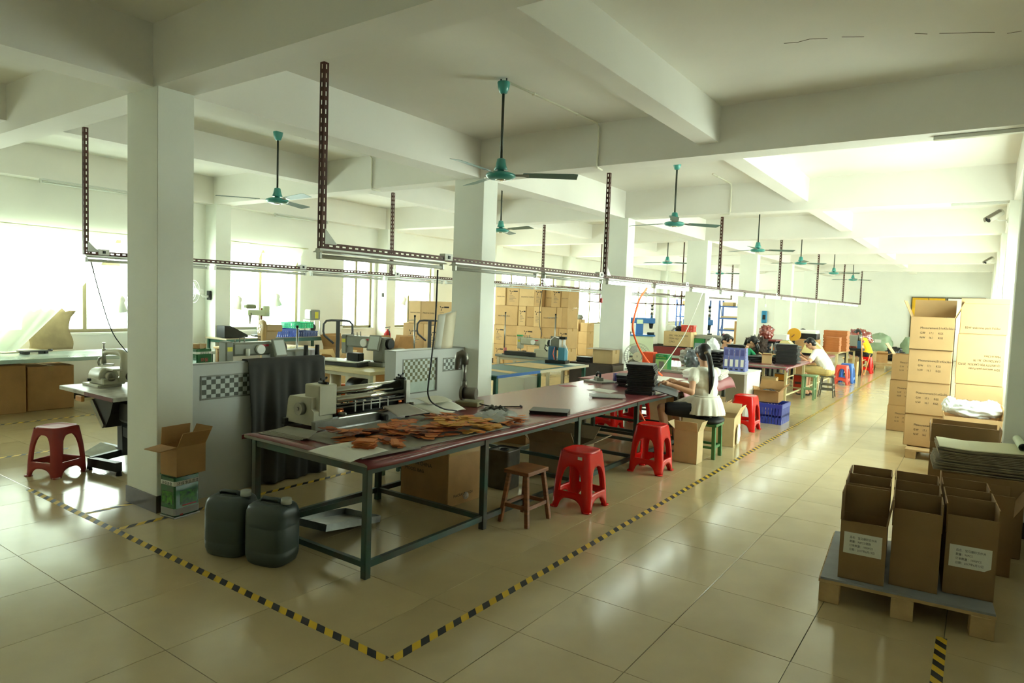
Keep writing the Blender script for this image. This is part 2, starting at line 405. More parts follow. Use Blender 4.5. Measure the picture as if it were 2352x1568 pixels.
def sup(a, e): return math.copysign(abs(a)**e, a)
def superring(hx, hy, z, e=0.4, n=40, cx=0, cy=0):
    return [(cx+hx*sup(math.cos(2*PI*k/n), e), cy+hy*sup(math.sin(2*PI*k/n), e), z) for k in range(n)]
def loft(rings, caps=True, smooth=True, mb=None):
    mb = mb or MB(); n = len(rings[0]); vs = [v for r in rings for v in r]
    fs = [(i*n+k, i*n+(k+1) % n, (i+1)*n+(k+1) % n, (i+1)*n+k) for i in range(len(rings)-1) for k in range(n)]
    mb.add(vs, fs, smooth); o = len(mb.v)-len(vs)
    if caps:
        mb.f.append(tuple(o+k for k in reversed(range(n)))); mb.sm.append(False)
        mb.f.append(tuple(o+(len(rings)-1)*n+k for k in range(n))); mb.sm.append(False)
    return mb

def carton(label, loc, rz, w, d, h, flaps=None, group=None, m=None, fl=None, tape=True, fname='carton', cat='carton', th=0.006, flf=None):
    """cardboard box, local front = -Y. flaps = angles (front, back, left, right) in degrees from horizontal-outward; None = taped shut"""
    m = m or M_card; t = thing(fname, label, cat, loc, rz, group); x, y = w/2, d/2
    if flaps is None:
        MB().box(-x, x, -y, y, 0, h-0.004, ch=0.006).build('body', m, t)
        MB().box(-x+0.002, x-0.002, -y+0.002, -0.0015, h-0.006, h, ch=0.001).build('flap', m, t)
        MB().box(-x+0.002, x-0.002, 0.0015, y-0.002, h-0.006, h, ch=0.001).build('flap', m, t)
        if tape: MB().box(-x-0.0006, x+0.0006, -0.03, 0.03, h-0.07, h+0.0007).build('tape', M_tapeb, t)
        return t
    b = MB(); b.box(-x, x, -y, y, 0, th); b.box(-x, x, -y, -y+th, 0, h); b.box(-x, x, y-th, y, 0, h); b.box(-x, -x+th, -y+th, y-th, 0, h); b.box(x-th, x, -y+th, y-th, 0, h)
    b.build('body', m, t)
    L = fl or min(w, d)/2
    for k, a in enumerate(flaps):
        if a is None: continue
        a = math.radians(a); f = MB(); L = flf if (k == 0 and flf) else (fl or min(w, d)/2)
        if k < 2:
            s = -1 if k == 0 else 1
            M = Matrix.Translation((0, s*y, h)) @ Matrix.Rotation(0 if s > 0 else PI, 4, 'Z') @ Matrix.Rotation(a, 4, 'X')
            f.box(-x+0.003, x-0.003, 0.001, L, -th*0.5, th*0.5, M)
        else:
            s = -1 if k == 2 else 1
            M = Matrix.Translation((s*x, 0, h)) @ Matrix.Rotation(-PI/2 if s > 0 else PI/2, 4, 'Z') @ Matrix.Rotation(a, 4, 'X')
            f.box(-y+0.003, y-0.003, 0.001, L, -th*0.5, th*0.5, M)
        f.build('flap', m, t)
    return t

def plastic_stool(label, loc, rz, m, h=0.47, top=0.135, bot=0.185, win=(0.15, 0.36), ww=0.62, lowarch=0.10, group='plastic stools', name='plastic_stool', mesh_cache={}):
    """moulded stool: square flared shell with an arched window and an arched foot cut in each side"""
    t = thing(name, label, 'stool', loc, rz, group)
    key = (h, top, bot, win, ww, lowarch, m.name)
    if key not in mesh_cache:
        NS = 26
        def half(z):
            u = z/h
            return bot+(top-bot)*(u**0.8)+0.012*math.sin(PI*u)
        def pt(side, s, z, off=0.0):
            r = half(z)-off; cr = 0.05 if s is not None else 0
            a = abs(s); lim = 1-0.30
            if a <= lim: x, y = s*r/1.0, -r
            else:
                ph = (a-lim)/(1-lim)*(PI/4); R = r*(1-lim); cx = r*lim
                x = math.copysign(cx+R*math.sin(ph), s); y = -(cx+R*math.cos(ph))
            # moulded rib along the corner
            c, q = math.cos(side*PI/2), math.sin(side*PI/2)
            return (c*x-q*y, q*x+c*y, z)
        ss = [-1+2*k/NS for k in range(NS+1)]
        ex = [ww*math.sin(PI/2*(-1+2*k/14)) for k in range(15)]
        ss = sorted(set([round(v, 4) for v in ss if abs(v) > ww+0.02]+[round(v, 4) for v in ex]+[round(ww+0.005, 4), round(-ww-0.005, 4)]))
        w0, w1 = win
        def hole(s): return w0 if abs(s) >= ww-1e-6 else w0+(w1-w0)*(max(0, 1-(abs(s)/ww)**3.2))**(1/2.6)
        def foot(s): return 0.0 if abs(s) >= ww+0.02 else lowarch*(max(0, 1-(abs(s)/(ww+0.02))**2.4))**(1/2.4)
        outer = MB()
        for side in range(4):
            for a, b in zip(ss[:-1], ss[1:]):
                for f0, f1, nseg in ((foot, lambda s: w0, 3), (hole, lambda s: h-0.012, 6)):
                    for k in range(nseg):
                        qa = [f0(a)+(f1(a)-f0(a))*(k+j)/nseg for j in (0, 1)]; qb = [f0(b)+(f1(b)-f0(b))*(k+j)/nseg for j in (0, 1)]
                        for off, rev in ((0, False), (0.014, True)):
                            v = [pt(side, a, qa[0], off), pt(side, b, qb[0], off), pt(side, b, qb[1], off), pt(side, a, qa[1], off)]
                            outer.add(v if not rev else v[::-1], [(0,1,2,3)], True)
                for fn in (foot, hole):       # rims of the openings
                    if fn is foot or (abs(a) <= ww and abs(b) <= ww):
                        outer.add([pt(side, a, fn(a)), pt(side, a, fn(a), 0.014), pt(side, b, fn(b), 0.014), pt(side, b, fn(b))], [(0,1,2,3)], False)
                if abs(a) <= ww and abs(b) <= ww:
                    outer.add([pt(side, a, w0), pt(side, b, w0), pt(side, b, w0, 0.014), pt(side, a, w0, 0.014)], [(0,1,2,3)], False)
        me = outer.mesh('legs')
        bm = bmesh.new(); bm.from_mesh(me); bmesh.ops.remove_doubles(bm, verts=bm.verts, dist=0.0004); bm.to_mesh(me); bm.free()
        me.materials.append(m)
        tm = MB(); r = half(h-0.012)
        rings = []
        for q, z in ((0.985, h-0.03), (1.02, h-0.02), (1.02, h-0.008), (0.985, h), (0.90, h-0.001), (0.86, h-0.004), (0.3, h-0.003), (0.02, h-0.003)):
            rings.append([(v[0], v[1], z) for v in superring(r*q*1.0, r*q*1.0, z, 0.55, 40)])
        loft(rings, mb=tm); me2 = tm.mesh('seat'); me2.materials.append(m)
        ft = MB(); ft.lathe([(0.030, 0), (0.033, 0.002), (0.033, 0.010), (0.028, 0.013)], 14); me3 = ft.mesh('foot'); me3.materials.append(m)
        mesh_cache[key] = (me, me2, me3)
    a, b, c = mesh_cache[key]
    child_mesh(b, 'seat', t); child_mesh(a, 'leg_frame', t)
    for sx in (-1, 1):
        for sy in (-1, 1): child_mesh(c, 'foot', t, (sx*bot*0.85, sy*bot*0.85, 0))
    return t

def wood_stool(label, loc, rz, m, h=0.43, top=(0.15, 0.12), foot=(0.17, 0.14), group=None, tk=0.03, leg=0.032, rails=(0.14,), name='wooden_stool'):
    t = thing(name, label, 'stool', loc, rz, group)
    MB().box(-top[0], top[0], -top[1], top[1], h-tk, h, ch=0.004).build('seat', m, t)
    P = {}
    for sx in (-1, 1):
        for sy in (-1, 1):
            a = Vector((sx*(top[0]-0.035), sy*(top[1]-0.03), h-tk)); b = Vector((sx*foot[0], sy*foot[1], 0)); P[sx, sy] = (a, b)
            MB().bar(b, a, leg, leg, ch=0.003, up=(1,0,0)).build('leg', m, t)
    for rz_ in rails:
        f = 1-rz_/(h-tk)
        q = {k: a.lerp(b, f) for k, (a, b) in P.items()}
        for k1, k2 in (((-1,-1),(1,-1)), ((-1,1),(1,1)), ((-1,-1),(-1,1)), ((1,-1),(1,1))):
            MB().bar(q[k1], q[k2], 0.016, 0.028).build('stretcher', m, t)
    return t

def slab_stack(name, label, cat, loc, rz, n, w, d, th, m, jit=0.012, group=None, part='folder', seed=1, grow=0.0):
    """a pile of flat items, each one a piece of its own"""
    t = thing(name, label, cat, loc, rz, group); r = random.Random(seed)
    me = MB().box(-w/2, w/2, -d/2, d/2, 0, th*0.93, ch=min(0.003, th*0.3)).mesh(part); me.materials.append(m)
    for k in range(n): child_mesh(me, part, t, (r.uniform(-jit, jit)+grow*k, r.uniform(-jit, jit), k*th), (0, 0, r.uniform(-1, 1)*jit*2))
    return t
def cable(name, label, cat, pts, r, m, group=None, sub=6):
    """smooth cable through points (Catmull-Rom)"""
    P = [Vector(p) for p in pts]; P = [P[0]*2-P[1]]+P+[P[-1]*2-P[-2]]; out = []
    for i in range(1, len(P)-2):
        for k in range(sub):
            u = k/sub; a, b, c, d = P[i-1], P[i], P[i+1], P[i+2]
            out.append(0.5*((2*b)+(c-a)*u+(2*a-5*b+4*c-d)*u*u+(3*b-a-3*c+d)*u**3))
    out.append(P[-2])
    return tag(MB().tube(out, r, 8).build(name, m), label, cat, group)
def crumple(name, m, parent, c, r, seed=0, n=44, mm=28, amp=0.25, freq=3.0, flat=0.15):
    """lumpy closed bag / heap of cloth"""
    mb = MB(); vs = []; fs = []; c = Vector(c); r = Vector(r); off = Vector((seed*7.3, seed*3.1, seed))
    for i in range(mm+1):
        th = PI*i/mm
        for k in range(n):
            a = 2*PI*k/n; dv = Vector((math.sin(th)*math.cos(a), math.sin(th)*math.sin(a), math.cos(th)))
            s = 1+amp*(mnoise.noise(dv*freq+off)+0.45*mnoise.noise(dv*freq*2.3+off)+0.32*abs(mnoise.noise(dv*freq*4.1+off))+0.2*abs(mnoise.noise(dv*freq*7.5+off))-0.1)
            v = Vector((dv.x*r.x*s, dv.y*r.y*s, max(dv.z*s, -1+flat)*r.z)); vs.append(c+v)
    for i in range(mm):
        for k in range(n): fs.append((i*n+k, (i+1)*n+k, (i+1)*n+(k+1) % n, i*n+(k+1) % n))
    mb.add(vs, fs, True)
    return mb.build(name, m, parent)
# ================================================================ long red cutting table and what lies on it
ZT = 0.725
M_vinyl = mat('dark_red_vinyl', (128, 62, 66), 0.27, rgb2=(116, 50, 56), scale=1.6, spec=0.6)
def rail_frame(t, legs, rails, m, w=0.045):
    for x, y, z in legs: MB().bar((x, y, 0), (x, y, z), w, w, up=(0,1,0), ch=0.003).build('leg', m, t)
    for a, b, ww, hh in rails: MB().bar(a, b, ww, hh).build('rail', m, t)
tb = thing('cutting_table', 'long cutting table with dark red vinyl top on a green steel frame, nearest the camera', 'table', (-3.5, 5.2, 0))
def L(x, y, z): return (x+3.5, y-5.2, z)
X0, X1, Y0, Y1 = -4.13, -2.88, 2.68, 7.72
MB().box(X0+3.5, X1+3.5, Y0-5.2, Y1-5.2, 0.695, ZT-0.006, ch=0.004).build('board', M_greyboard, tb)
def vinyl(u, v):     # the vinyl lies over the board and hangs a little over both long sides
    x = X0-0.045+(X1-X0+0.09)*u; y = Y0-0.012+(Y1-Y0+0.024)*v; z = ZT
    if x < X0: z = ZT-(X0-x)*0.9; x = X0-0.006
    if x > X1: z = ZT-(x-X1)*(0.8+0.15*math.sin(v*23)); x = X1+0.006+0.003*math.sin(v*31)
    return (x+3.5, y-5.2, z)
MB().sheet(vinyl, 40, 60, 0.004).build('vinyl_top', M_vinyl, tb)
legs = []; rails = []
for y in (2.735, 3.89, 5.28, 6.55, 7.68):
    for x in (-4.06, -2.945): legs.append((*L(x, y, 0)[:2], 0.695))
    rails.append((L(-4.06, y, 0.085), L(-2.945, y, 0.085), 0.03, 0.035))
    if y > 4:
        if True: rails.append((L(-4.06, y, 0.26), L(-2.945, y, 0.26), 0.03, 0.03))
for x in (-4.06, -2.945):
    rails.append((L(x, 2.735, 0.085), L(x, 7.68, 0.085), 0.03, 0.04)); rails.append((L(x, 2.735, 0.665), L(x, 7.68, 0.665), 0.03, 0.05))
rails.append((L(-4.06, 2.735, 0.665), L(-2.945, 2.735, 0.665), 0.03, 0.05)); rails.append((L(-4.06, 3.89, 0.665), L(-2.945, 3.89, 0.665), 0.03, 0.05))
rails.append((L(-2.96, 2.74, 0.49), L(-3.90, 2.735, 0.13), 0.03, 0.035))
rail_frame(tb, legs, rails, M_greensteel)

# second wider table under its own cloth, beyond the first
tb2 = thing('cloth_covered_table', 'second table with pink-red cloth hanging off its corner, behind the seated woman in white', 'table', (-3.6, 8.70, 0))
MB().box(-0.72, 0.70, -0.96, 0.96, 0.68, 0.712, ch=0.004).build('board', M_greyboard, tb2)
def cl2(u, v):
    x = -0.74+1.60*u; y = -0.97+2.0*v; z = 0.718; ex = max(0, x-0.71); ey = max(0, y-0.97)
    if ex: z -= ex*0.9; x = 0.712+ex*0.25+0.012*math.sin(v*21)*ex/0.15
    return (x, y, z-ey*0.5)
M_pinkcloth = mat('pink_red_cloth', (150, 84, 88), 0.5, var=0.1, scale=5)
MB().sheet(cl2, 30, 30, 0.004).build('tablecloth', M_pinkcloth, tb2)
rail_frame(tb2, [(x, y, 0.68) for x in (-0.66, 0.62) for y in (-0.9, 0, 0.9)], [((-0.66, y, 0.1), (0.62, y, 0.1), 0.03, 0.03) for y in (-0.9, 0, 0.9)]+[((x, -0.9, 0.64), (x, 0.9, 0.64), 0.03, 0.05) for x in (-0.66, 0.62)], M_greensteel)

# ---- gluing machine
gm = thing('gluing_machine', 'cream and steel roller gluing machine on the near end of the cutting table', 'machine', (-3.98, 3.52, ZT+0.001), 0.0)
# local: machine runs along Y (-0.5..0.5), front = +X
MB().box(0.14, 0.185, -0.50, 0.49, 0.012, 0.075, ch=0.003).build('base_channel', M_steel, gm)
MB().box(-0.20, -0.16, -0.50, 0.49, 0.012, 0.06, ch=0.003).build('base_channel', M_dark, gm)
for y in (-0.48, 0.46):
    for x in (-0.17, 0.15): MB().cyl((x, y, 0), (x, y, 0.014), 0.018).build('foot', M_rubber, gm)
blk = MB().prism([(-0.19, 0.0), (0.13, 0.0), (0.13, 0.10), (0.10, 0.12), (0.10, 0.20), (-0.145, 0.195), (-0.165, 0.17)][::-1], -0.47, -0.30, Matrix(((1,0,0,0),(0,0,1,0),(0,1,0,0.035),(0,0,0,1))))
blk.build('gear_housing', M_cream, gm)
MB().box(-0.03, 0.135, -0.43, -0.265, 0.10, 0.325, ch=0.008).build('end_plate', M_cream, gm)
MB().cyl((0.0, -0.47, 0.15), (0.0, -0.51, 0.15), 0.046, n=24).cyl((0.0, -0.51, 0.15), (0.0, -0.515, 0.15), 0.012).build('hand_knob', M_steel, gm)
MB().box(0.0, 0.14, 0.44, 0.465, 0.03, 0.30, ch=0.003).build('end_plate', M_dark, gm)
MB().box(0.13, 0.16, 0.43, 0.48, 0.03, 0.30, ch=0.003).build('end_post', M_steel, gm)
for y in (-0.34, 0.455):
    k = MB(); z0 = 0.325 if y < 0 else 0.30
    k.cyl((0.07, y, z0), (0.07, y, z0+0.03), 0.009); k.cyl((0.02, y, z0+0.008), (0.12, y, z0+0.008), 0.010)
    k.bar((0.07, y-0.025, z0+0.03), (0.07, y+0.025, z0+0.036), 0.008); k.ell((0.07, y-0.026, z0+0.038), 0.009, 8, 6); k.ell((0.07, y+0.026, z0+0.044), 0.009, 8, 6)
    k.build('wing_screw', M_dark, gm)
def roller(x, z, r, y0, y1, m): MB().cyl((x, y0, z), (x, y1, z), r, n=20).build('roller', m, gm)
roller(0.065, 0.262, 0.030, -0.27, 0.44, M_chrome); roller(0.115, 0.205, 0.028, -0.27, 0.44, M_chrome); roller(0.07, 0.125, 0.036, -0.27, 0.44, M_dark)
roller(0.135, 0.145, 0.006, -0.27, 0.44, M_steel); roller(0.145, 0.17, 0.005, -0.27, 0.46, M_steel)
for y in (-0.10, -0.02, 0.06, 0.15, 0.24): 
    MB().box(0.12, 0.142, y, y+0.012, 0.10, 0.185).build('scraper_finger', M_steel, gm)
    MB().prism([(-0.045, 0), (0.045, 0), (0.02, -0.012), (0, -0.02), (-0.02, -0.012)][::-1], 0, 0.003, Matrix.Translation((0.144, y+0.05, 0.19)) @ Matrix(((0,0,1,0),(1,0,0,0),(0,1,0,0),(0,0,0,1)))).build('scraper_blade', M_dark, gm)
M_copper = mat('copper', (214, 116, 74), 0.25, metal=1.0)
MB().cyl((0.115, -0.262, 0.115), (0.115, -0.20, 0.115), 0.022).build('bush', M_copper, gm); MB().cyl((0.115, 0.37, 0.125), (0.115, 0.43, 0.125), 0.022).build('bush', M_copper, gm)
MB().box(0.04, 0.15, -0.27, 0.44, 0.035, 0.06).build('glue_tray', M_dark, gm)
MB().box(0.15, 0.165, -0.27, 0.46, 0.055, 0.09).build('tray_lip', M_chrome, gm)
for y in (-0.24, 0.48): MB().cyl((0.12, y, 0.105), (0.19, y, 0.105), 0.012).ell((0.19, y, 0.105), 0.016, 10, 8).build('clamp_lever', M_steel, gm)
MB().cyl((0.19, 0.13, 0.035), (0.235, 0.15, 0.035), 0.026).build('front_knob', M_rubber, gm)

# ---- sheets, boards
def flat(name, label, cat, poly, z, th, m, group=None, curl=None):
    c = Vector((sum(p[0] for p in poly)/len(poly), sum(p[1] for p in poly)/len(poly), z))
    if curl is None:
        o = MB().prism([(x-c.x, y-c.y) for x, y in poly], 0, th).build(name, m, loc=c)
    else:
        a, b, d, e = [Vector((x-c.x, y-c.y, 0)) for x, y in poly]
        o = MB().sheet(lambda u, v: (a.lerp(b, u)).lerp(e.lerp(d, u), v)+Vector((0, 0, curl(u, v)+th)), 14, 14, th).build(name, m, loc=c)
    return tag(o, label, cat, group)
for k in range(4):
    flat('grey_board', ['lowest grey board under the gluing machine end', 'second grey board in the pile at the near table corner', 'third grey board in the pile at the near table corner', 'top grey board of the pile beside the gluing machine'][k], 'board',
         [(-4.05+0.02*k, 2.74+0.02*k), (-3.66+0.015*k, 2.79+0.01*k), (-3.80+0.01*k, 3.02), (-4.10+0.01*k, 2.99)], ZT+0.002+k*0.0045, 0.004, M_greyboard, 'grey boards at the table corner')
flat('cutting_board', 'wide grey cutting board under the leather scraps', 'board', [(-3.77, 2.84), (-3.24, 2.86), (-2.96, 3.20), (-2.93, 4.18), (-3.76, 4.05)], ZT+0.002, 0.006, M_greyboard)
flat('thick_board', 'thick grey board at the table front edge under brown pieces', 'board', [(-3.21, 2.74), (-2.96, 2.70), (-2.92, 3.17), (-3.20, 3.07)], ZT+0.0085, 0.015, M_greyboard)
flat('paper_sheet', 'white sheet hanging over the near table corner under brown cut pieces', 'paper', [(-3.33, 2.60), (-2.93, 2.585), (-2.96, 2.92), (-3.32, 2.96)], ZT+0.0245, 0.0012, M_paper, curl=lambda u, v: -0.06*max(0, 0.32-v)**1.5+0.002)
flat('grey_sheet', 'stiff grey sheet sticking out of the gluing machine rollers', 'paper', [(-3.86, 3.72), (-3.56, 3.60), (-3.53, 3.92), (-3.84, 3.98)], ZT+0.095, 0.0015, mat('grey_sheet', (172, 166, 156), 0.7), curl=lambda u, v: 0.014-0.035*u)
flat('curled_paper', 'large curled white sheet behind the gluing machine', 'paper', [(-4.12, 4.16), (-3.62, 4.12), (-3.66, 4.54), (-4.12, 4.58)], ZT+0.004, 0.0015, M_paper, curl=lambda u, v: 0.05*math.sin(PI*u)*(0.7+0.3*v)+0.012*abs(math.sin(6*v))+0.004)
flat('curled_paper', 'second curled sheet lying on the larger curled white sheet', 'paper', [(-4.12, 4.30), (-3.82, 4.22), (-3.80, 4.52), (-4.12, 4.60)], ZT+0.075, 0.0015, mat('off_white_paper', (206, 204, 188), 0.7), curl=lambda u, v: 0.018*math.sin(PI*u))

# ---- leather pieces
LE = [mat('leather_tan', (206, 122, 60), 0.65, var=0.1), mat('leather_brown', (184, 92, 40), 0.65, var=0.12), mat('leather_ochre', (206, 148, 52), 0.7, var=0.1), mat('leather_dark', (120, 60, 30), 0.65, var=0.15)]
rl = random.Random(12); shapes = []
for k in range(14):
    n = rl.choice((4, 4, 5, 6)); a0 = rl.uniform(0, 6)
    pts = [(0.054*rl.uniform(0.7, 1.25)*math.cos(a0+2*PI*i/n)*(1.3 if k % 3 else 0.8), 0.046*rl.uniform(0.7, 1.2)*math.sin(a0+2*PI*i/n)) for i in range(n)]
    shapes.append(pts)
lme = {}
def leather_mesh(si, mi):
    if (si, mi) not in lme:
        me = MB().prism(shapes[si], -0.0012, 0.0012).mesh('leather_piece'); me.materials.append(LE[mi]); lme[si, mi] = me
    return lme[si, mi]
zones = [((-3.33, 3.12), (0.23, 0.22), 60, (0, 1, 3), 'brown leather offcut in the heap in front of the gluing machine', 'leather offcuts before the gluing machine'),
         ((-3.26, 3.50), (0.25, 0.26), 74, (1, 0, 3, 1), 'dark brown leather offcut in the middle heap on the table', 'leather offcuts in the middle heap'),
         ((-3.13, 3.90), (0.22, 0.27), 86, (2, 2, 2, 0), 'ochre leather piece in the yellowish heap along the table edge', 'ochre leather pieces'),
         ((-3.50, 4.02), (0.10, 0.10), 26, (0, 0, 1), 'orange-brown leather strip in the small heap behind the ochre pieces', 'leather strips in the rear heap'),
         ((-2.98, 4.32), (0.055, 0.11), 22, (0, 0, 1), 'orange-brown leather strip in the tuft beside the white bag', 'leather strips by the white bag'),
         ((-3.44, 2.98), (0.14, 0.08), 14, (1, 0, 3), 'brown curled leather offcut near the table corner', 'leather offcuts near the corner')]
hmap = {}
for (c, s, n, mi, lab, grp) in zones:
    for k in range(n):
        r = math.sqrt(rl.random()); a = rl.uniform(0, 2*PI); x = min(c[0]+s[0]*r*math.cos(a), -2.945); y = c[1]+s[1]*r*math.sin(a)
        strip = 'strip' in lab
        o = bpy.data.objects.new('leather_piece', leather_mesh(rl.randrange(14), rl.choice(mi))); col.objects.link(o)
        R_ = 0.022; cells_ = [(i, j) for i in range(int((x-R_)/0.02)-1, int((x+R_)/0.02)+1) for j in range(int((y-R_)/0.02)-1, int((y+R_)/0.02)+1)]
        z = min(0.06, max(hmap.get(q, 0) for q in cells_)); t1, t2 = rl.uniform(-0.09, 0.09), rl.uniform(-0.09, 0.09)
        dz = 0.003 if strip else 0.0042
        for q in cells_: hmap[q] = z+dz
        o.rotation_euler = (t1, t2, rl.uniform(0, 6.28)); o.location = (x, y, ZT+0.017+z)
        if strip: o.scale = (1.2, 0.4, 1)
        tag(o, lab, 'leather', grp)
st = thing('leather_stack', 'neat stack of square brown leather pieces on the white corner sheet', 'leather', (-3.13, 2.88, ZT+0.027), 0.5)
for k in range(13):
    s_ = shapes[4]; x, y = rl.uniform(-0.012, 0.012), rl.uniform(-0.012, 0.012)
    MB().box(-0.062, 0.062, -0.052, 0.052, 0, 0.0028).build('leather_piece', LE[k % 2], st, (x, y, k*0.0036), rl.uniform(-0.3, 0.3))
st = thing('leather_strip_stack', 'small fan of orange-brown leather strips right of the square stack', 'leather', (-3.03, 3.06, ZT+0.027), 0.9)
for k in range(9): MB().box(-0.018, 0.018, -0.085, 0.085, 0, 0.0025).build('leather_piece', LE[0], st, (rl.uniform(-0.03, 0.03), rl.uniform(-0.02, 0.02), k*0.003), rl.uniform(-0.2, 0.2))

# ---- crumpled plastic bag of pieces, clear film bag, folders
bg_ = thing('plastic_bag', 'crumpled clear plastic bag of white pieces beside the leather scraps', 'bag', (-3.22, 4.42, ZT+0.001))
def lump(u, v, sx, sy, hh, sd): 
    x = (u-0.5)*sx; y = (v-0.5)*sy; e = max(0, 1-(2*abs(u-0.5))**2.5)*max(0, 1-(2*abs(v-0.5))**2.5)
    return (x, y, 0.005+hh*e*(0.6+0.6*mnoise.noise(Vector((u*7, v*7, sd)))+0.3*mnoise.noise(Vector((u*17, v*17, sd)))))
MB().sheet(lambda u, v: lump(u, v, 0.38, 0.32, 0.055, 2), 26, 26).build('filling', mat('bag_white', (196, 198, 188), 0.35, var=0.25, scale=25), bg_)
MB().sheet(lambda u, v: tuple(a+b for a, b in zip(lump(u, v, 0.44, 0.36, 0.07, 5), (0, 0, 0.008)))).build('film', M_film, bg_) if False else MB().sheet(lambda u, v: tuple(a+b for a, b in zip(lump(u, v, 0.44, 0.36, 0.07, 5), (0, 0, 0.008))), 26, 26).build('film', M_film, bg_)
dg = thing('dark_bag', 'small dark crumpled bag against the clear bag', 'bag', (-3.46, 4.72, ZT+0.001))
MB().sheet(lambda u, v: lump(u, v, 0.26, 0.18, 0.06, 9), 22, 18).build('film', mat('dark_film', (70, 72, 66), 0.3, var=0.4, scale=20), dg)
fd = thing('black_folder', 'single black folder lying near the table front edge', 'folder', (-3.07, 4.99, ZT+0.001), 0.42)
MB().box(-0.17, 0.17, -0.11, 0.11, 0, 0.006, ch=0.002).build('back_cover', M_black, fd); MB().box(-0.165, 0.168, -0.105, 0.105, 0.006, 0.024).build('pages', M_dark, fd); MB().box(-0.17, 0.17, -0.11, 0.11, 0.024, 0.030, ch=0.002).build('front_cover', M_black, fd)
pb = thing('clear_packet', 'flat packet wrapped in clear plastic near the black folder stack', 'packet', (-3.19, 6.33, ZT+0.001), 0.5)
MB().box(-0.16, 0.16, -0.12, 0.12, 0, 0.012, ch=0.004).build('contents', mat('packet_grey', (140, 142, 132), 0.3, var=0.2, scale=12), pb)
MB().sheet(lambda u, v: ((u-0.5)*0.38, (v-0.5)*0.29, 0.016+0.006*mnoise.noise(Vector((u*9, v*9, 4)))), 18, 18).build('film', M_film, pb)
slab_stack('black_folder_stack', 'tall stack of black folders on the cutting table beside the woman in white', 'folders', (-3.07, 6.93, ZT+0.001), 0.30, 17, 0.30, 0.34, 0.0195, M_black, 0.014, None, 'folder', 4)
slab_stack('black_folder_stack', 'lower pile of black folders fanned behind the tall stack', 'folders', (-3.42, 7.42, ZT+0.001), 0.35, 8, 0.33, 0.30, 0.017, M_black, 0.02, None, 'folder', 5)
flat('grey_folder', 'flat dark grey folder at the left of the folder stacks', 'folder', [(-4.06, 7.38), (-3.76, 7.30), (-3.66, 7.60), (-3.96, 7.68)], ZT+0.001, 0.018, M_greymach)
flat('paper_sheet', 'white sheet left of the tall black folder stack', 'paper', [(-3.62, 6.66), (-3.30, 6.62), (-3.32, 6.86), (-3.60, 6.90)], ZT+0.001, 0.001, M_paper)
flat('red_cloth_patch', 'small bright red patch on the far edge of the table', 'cloth', [(-4.05, 6.75), (-3.93, 6.70), (-3.86, 6.86), (-3.98, 6.90)], ZT+0.0008, 0.001, mat('red_patch', (150, 20, 50), 0.5))
flat('red_cloth_patch', 'tiny red scrap beside the bright red patch', 'cloth', [(-3.86, 7.12), (-3.82, 7.10), (-3.80, 7.18), (-3.84, 7.19)], ZT+0.0008, 0.001, mat('red_patch', (150, 20, 50), 0.5))

# ---- suction arm blower
M_gunmetal = mat('gunmetal', (118, 116, 106), 0.35, metal=0.7, var=0.1)
ar = thing('hot_air_arm', 'grey hot-air blower with curved nozzle on an upright pipe standing on the table', 'machine', (-3.83, 4.80, ZT+0.001), 0.35)
MB().box(-0.11, 0.11, -0.10, 0.10, 0, 0.045, ch=0.006).build('base', mat('olive_base', (138, 132, 96), 0.5), ar)
MB().cyl((-0.05, -0.02, 0.115), (0.07, -0.02, 0.115), 0.056, n=24).build('motor', M_gunmetal, ar)
MB().cyl((-0.075, -0.02, 0.115), (-0.05, -0.02, 0.115), 0.07, n=24).cyl((-0.085, -0.02, 0.115), (-0.075, -0.02, 0.115), 0.02).build('fan_housing', M_gunmetal, ar)
MB().cyl((-0.05, -0.02, 0.16), (-0.05, -0.02, 0.23), 0.024).build('collar', M_gunmetal, ar)
MB().cyl((-0.05, -0.02, 0.22), (-0.05, -0.02, 0.39), 0.016).build('pipe', M_steel, ar)
MB().tube([(-0.05, -0.02, 0.38), (-0.05, -0.02, 0.43), (-0.055, -0.025, 0.465), (-0.075, -0.035, 0.482), (-0.10, -0.045, 0.47), (-0.112, -0.05, 0.43), (-0.115, -0.052, 0.37), (-0.117, -0.054, 0.33)], [0.032, 0.034, 0.036, 0.036, 0.033, 0.028, 0.023, 0.018], 14).build('nozzle', M_gunmetal, ar)
cable('power_cable', 'black cable lying on the table behind the blower', 'cable', [(-3.72, 4.80, ZT+0.03), (-3.62, 4.86, ZT+0.01), (-3.50, 5.0, ZT+0.008), (-3.42, 5.06, ZT+0.008), (-3.48, 5.12, ZT+0.008)], 0.006, M_cable)
cable('power_cable', 'long black cable hanging from the lamp rail down to the table', 'cable', [(-3.53, 3.97, 1.93), (-3.53, 3.96, 1.55), (-3.54, 3.94, 1.25), (-3.55, 3.92, 1.03), (-3.555, 3.925, 0.94), (-3.56, 3.98, 0.87), (-3.58, 4.14, 0.80), (-3.585, 4.27, 0.77), (-3.60, 4.34, ZT+0.03)], 0.0065, M_cable)
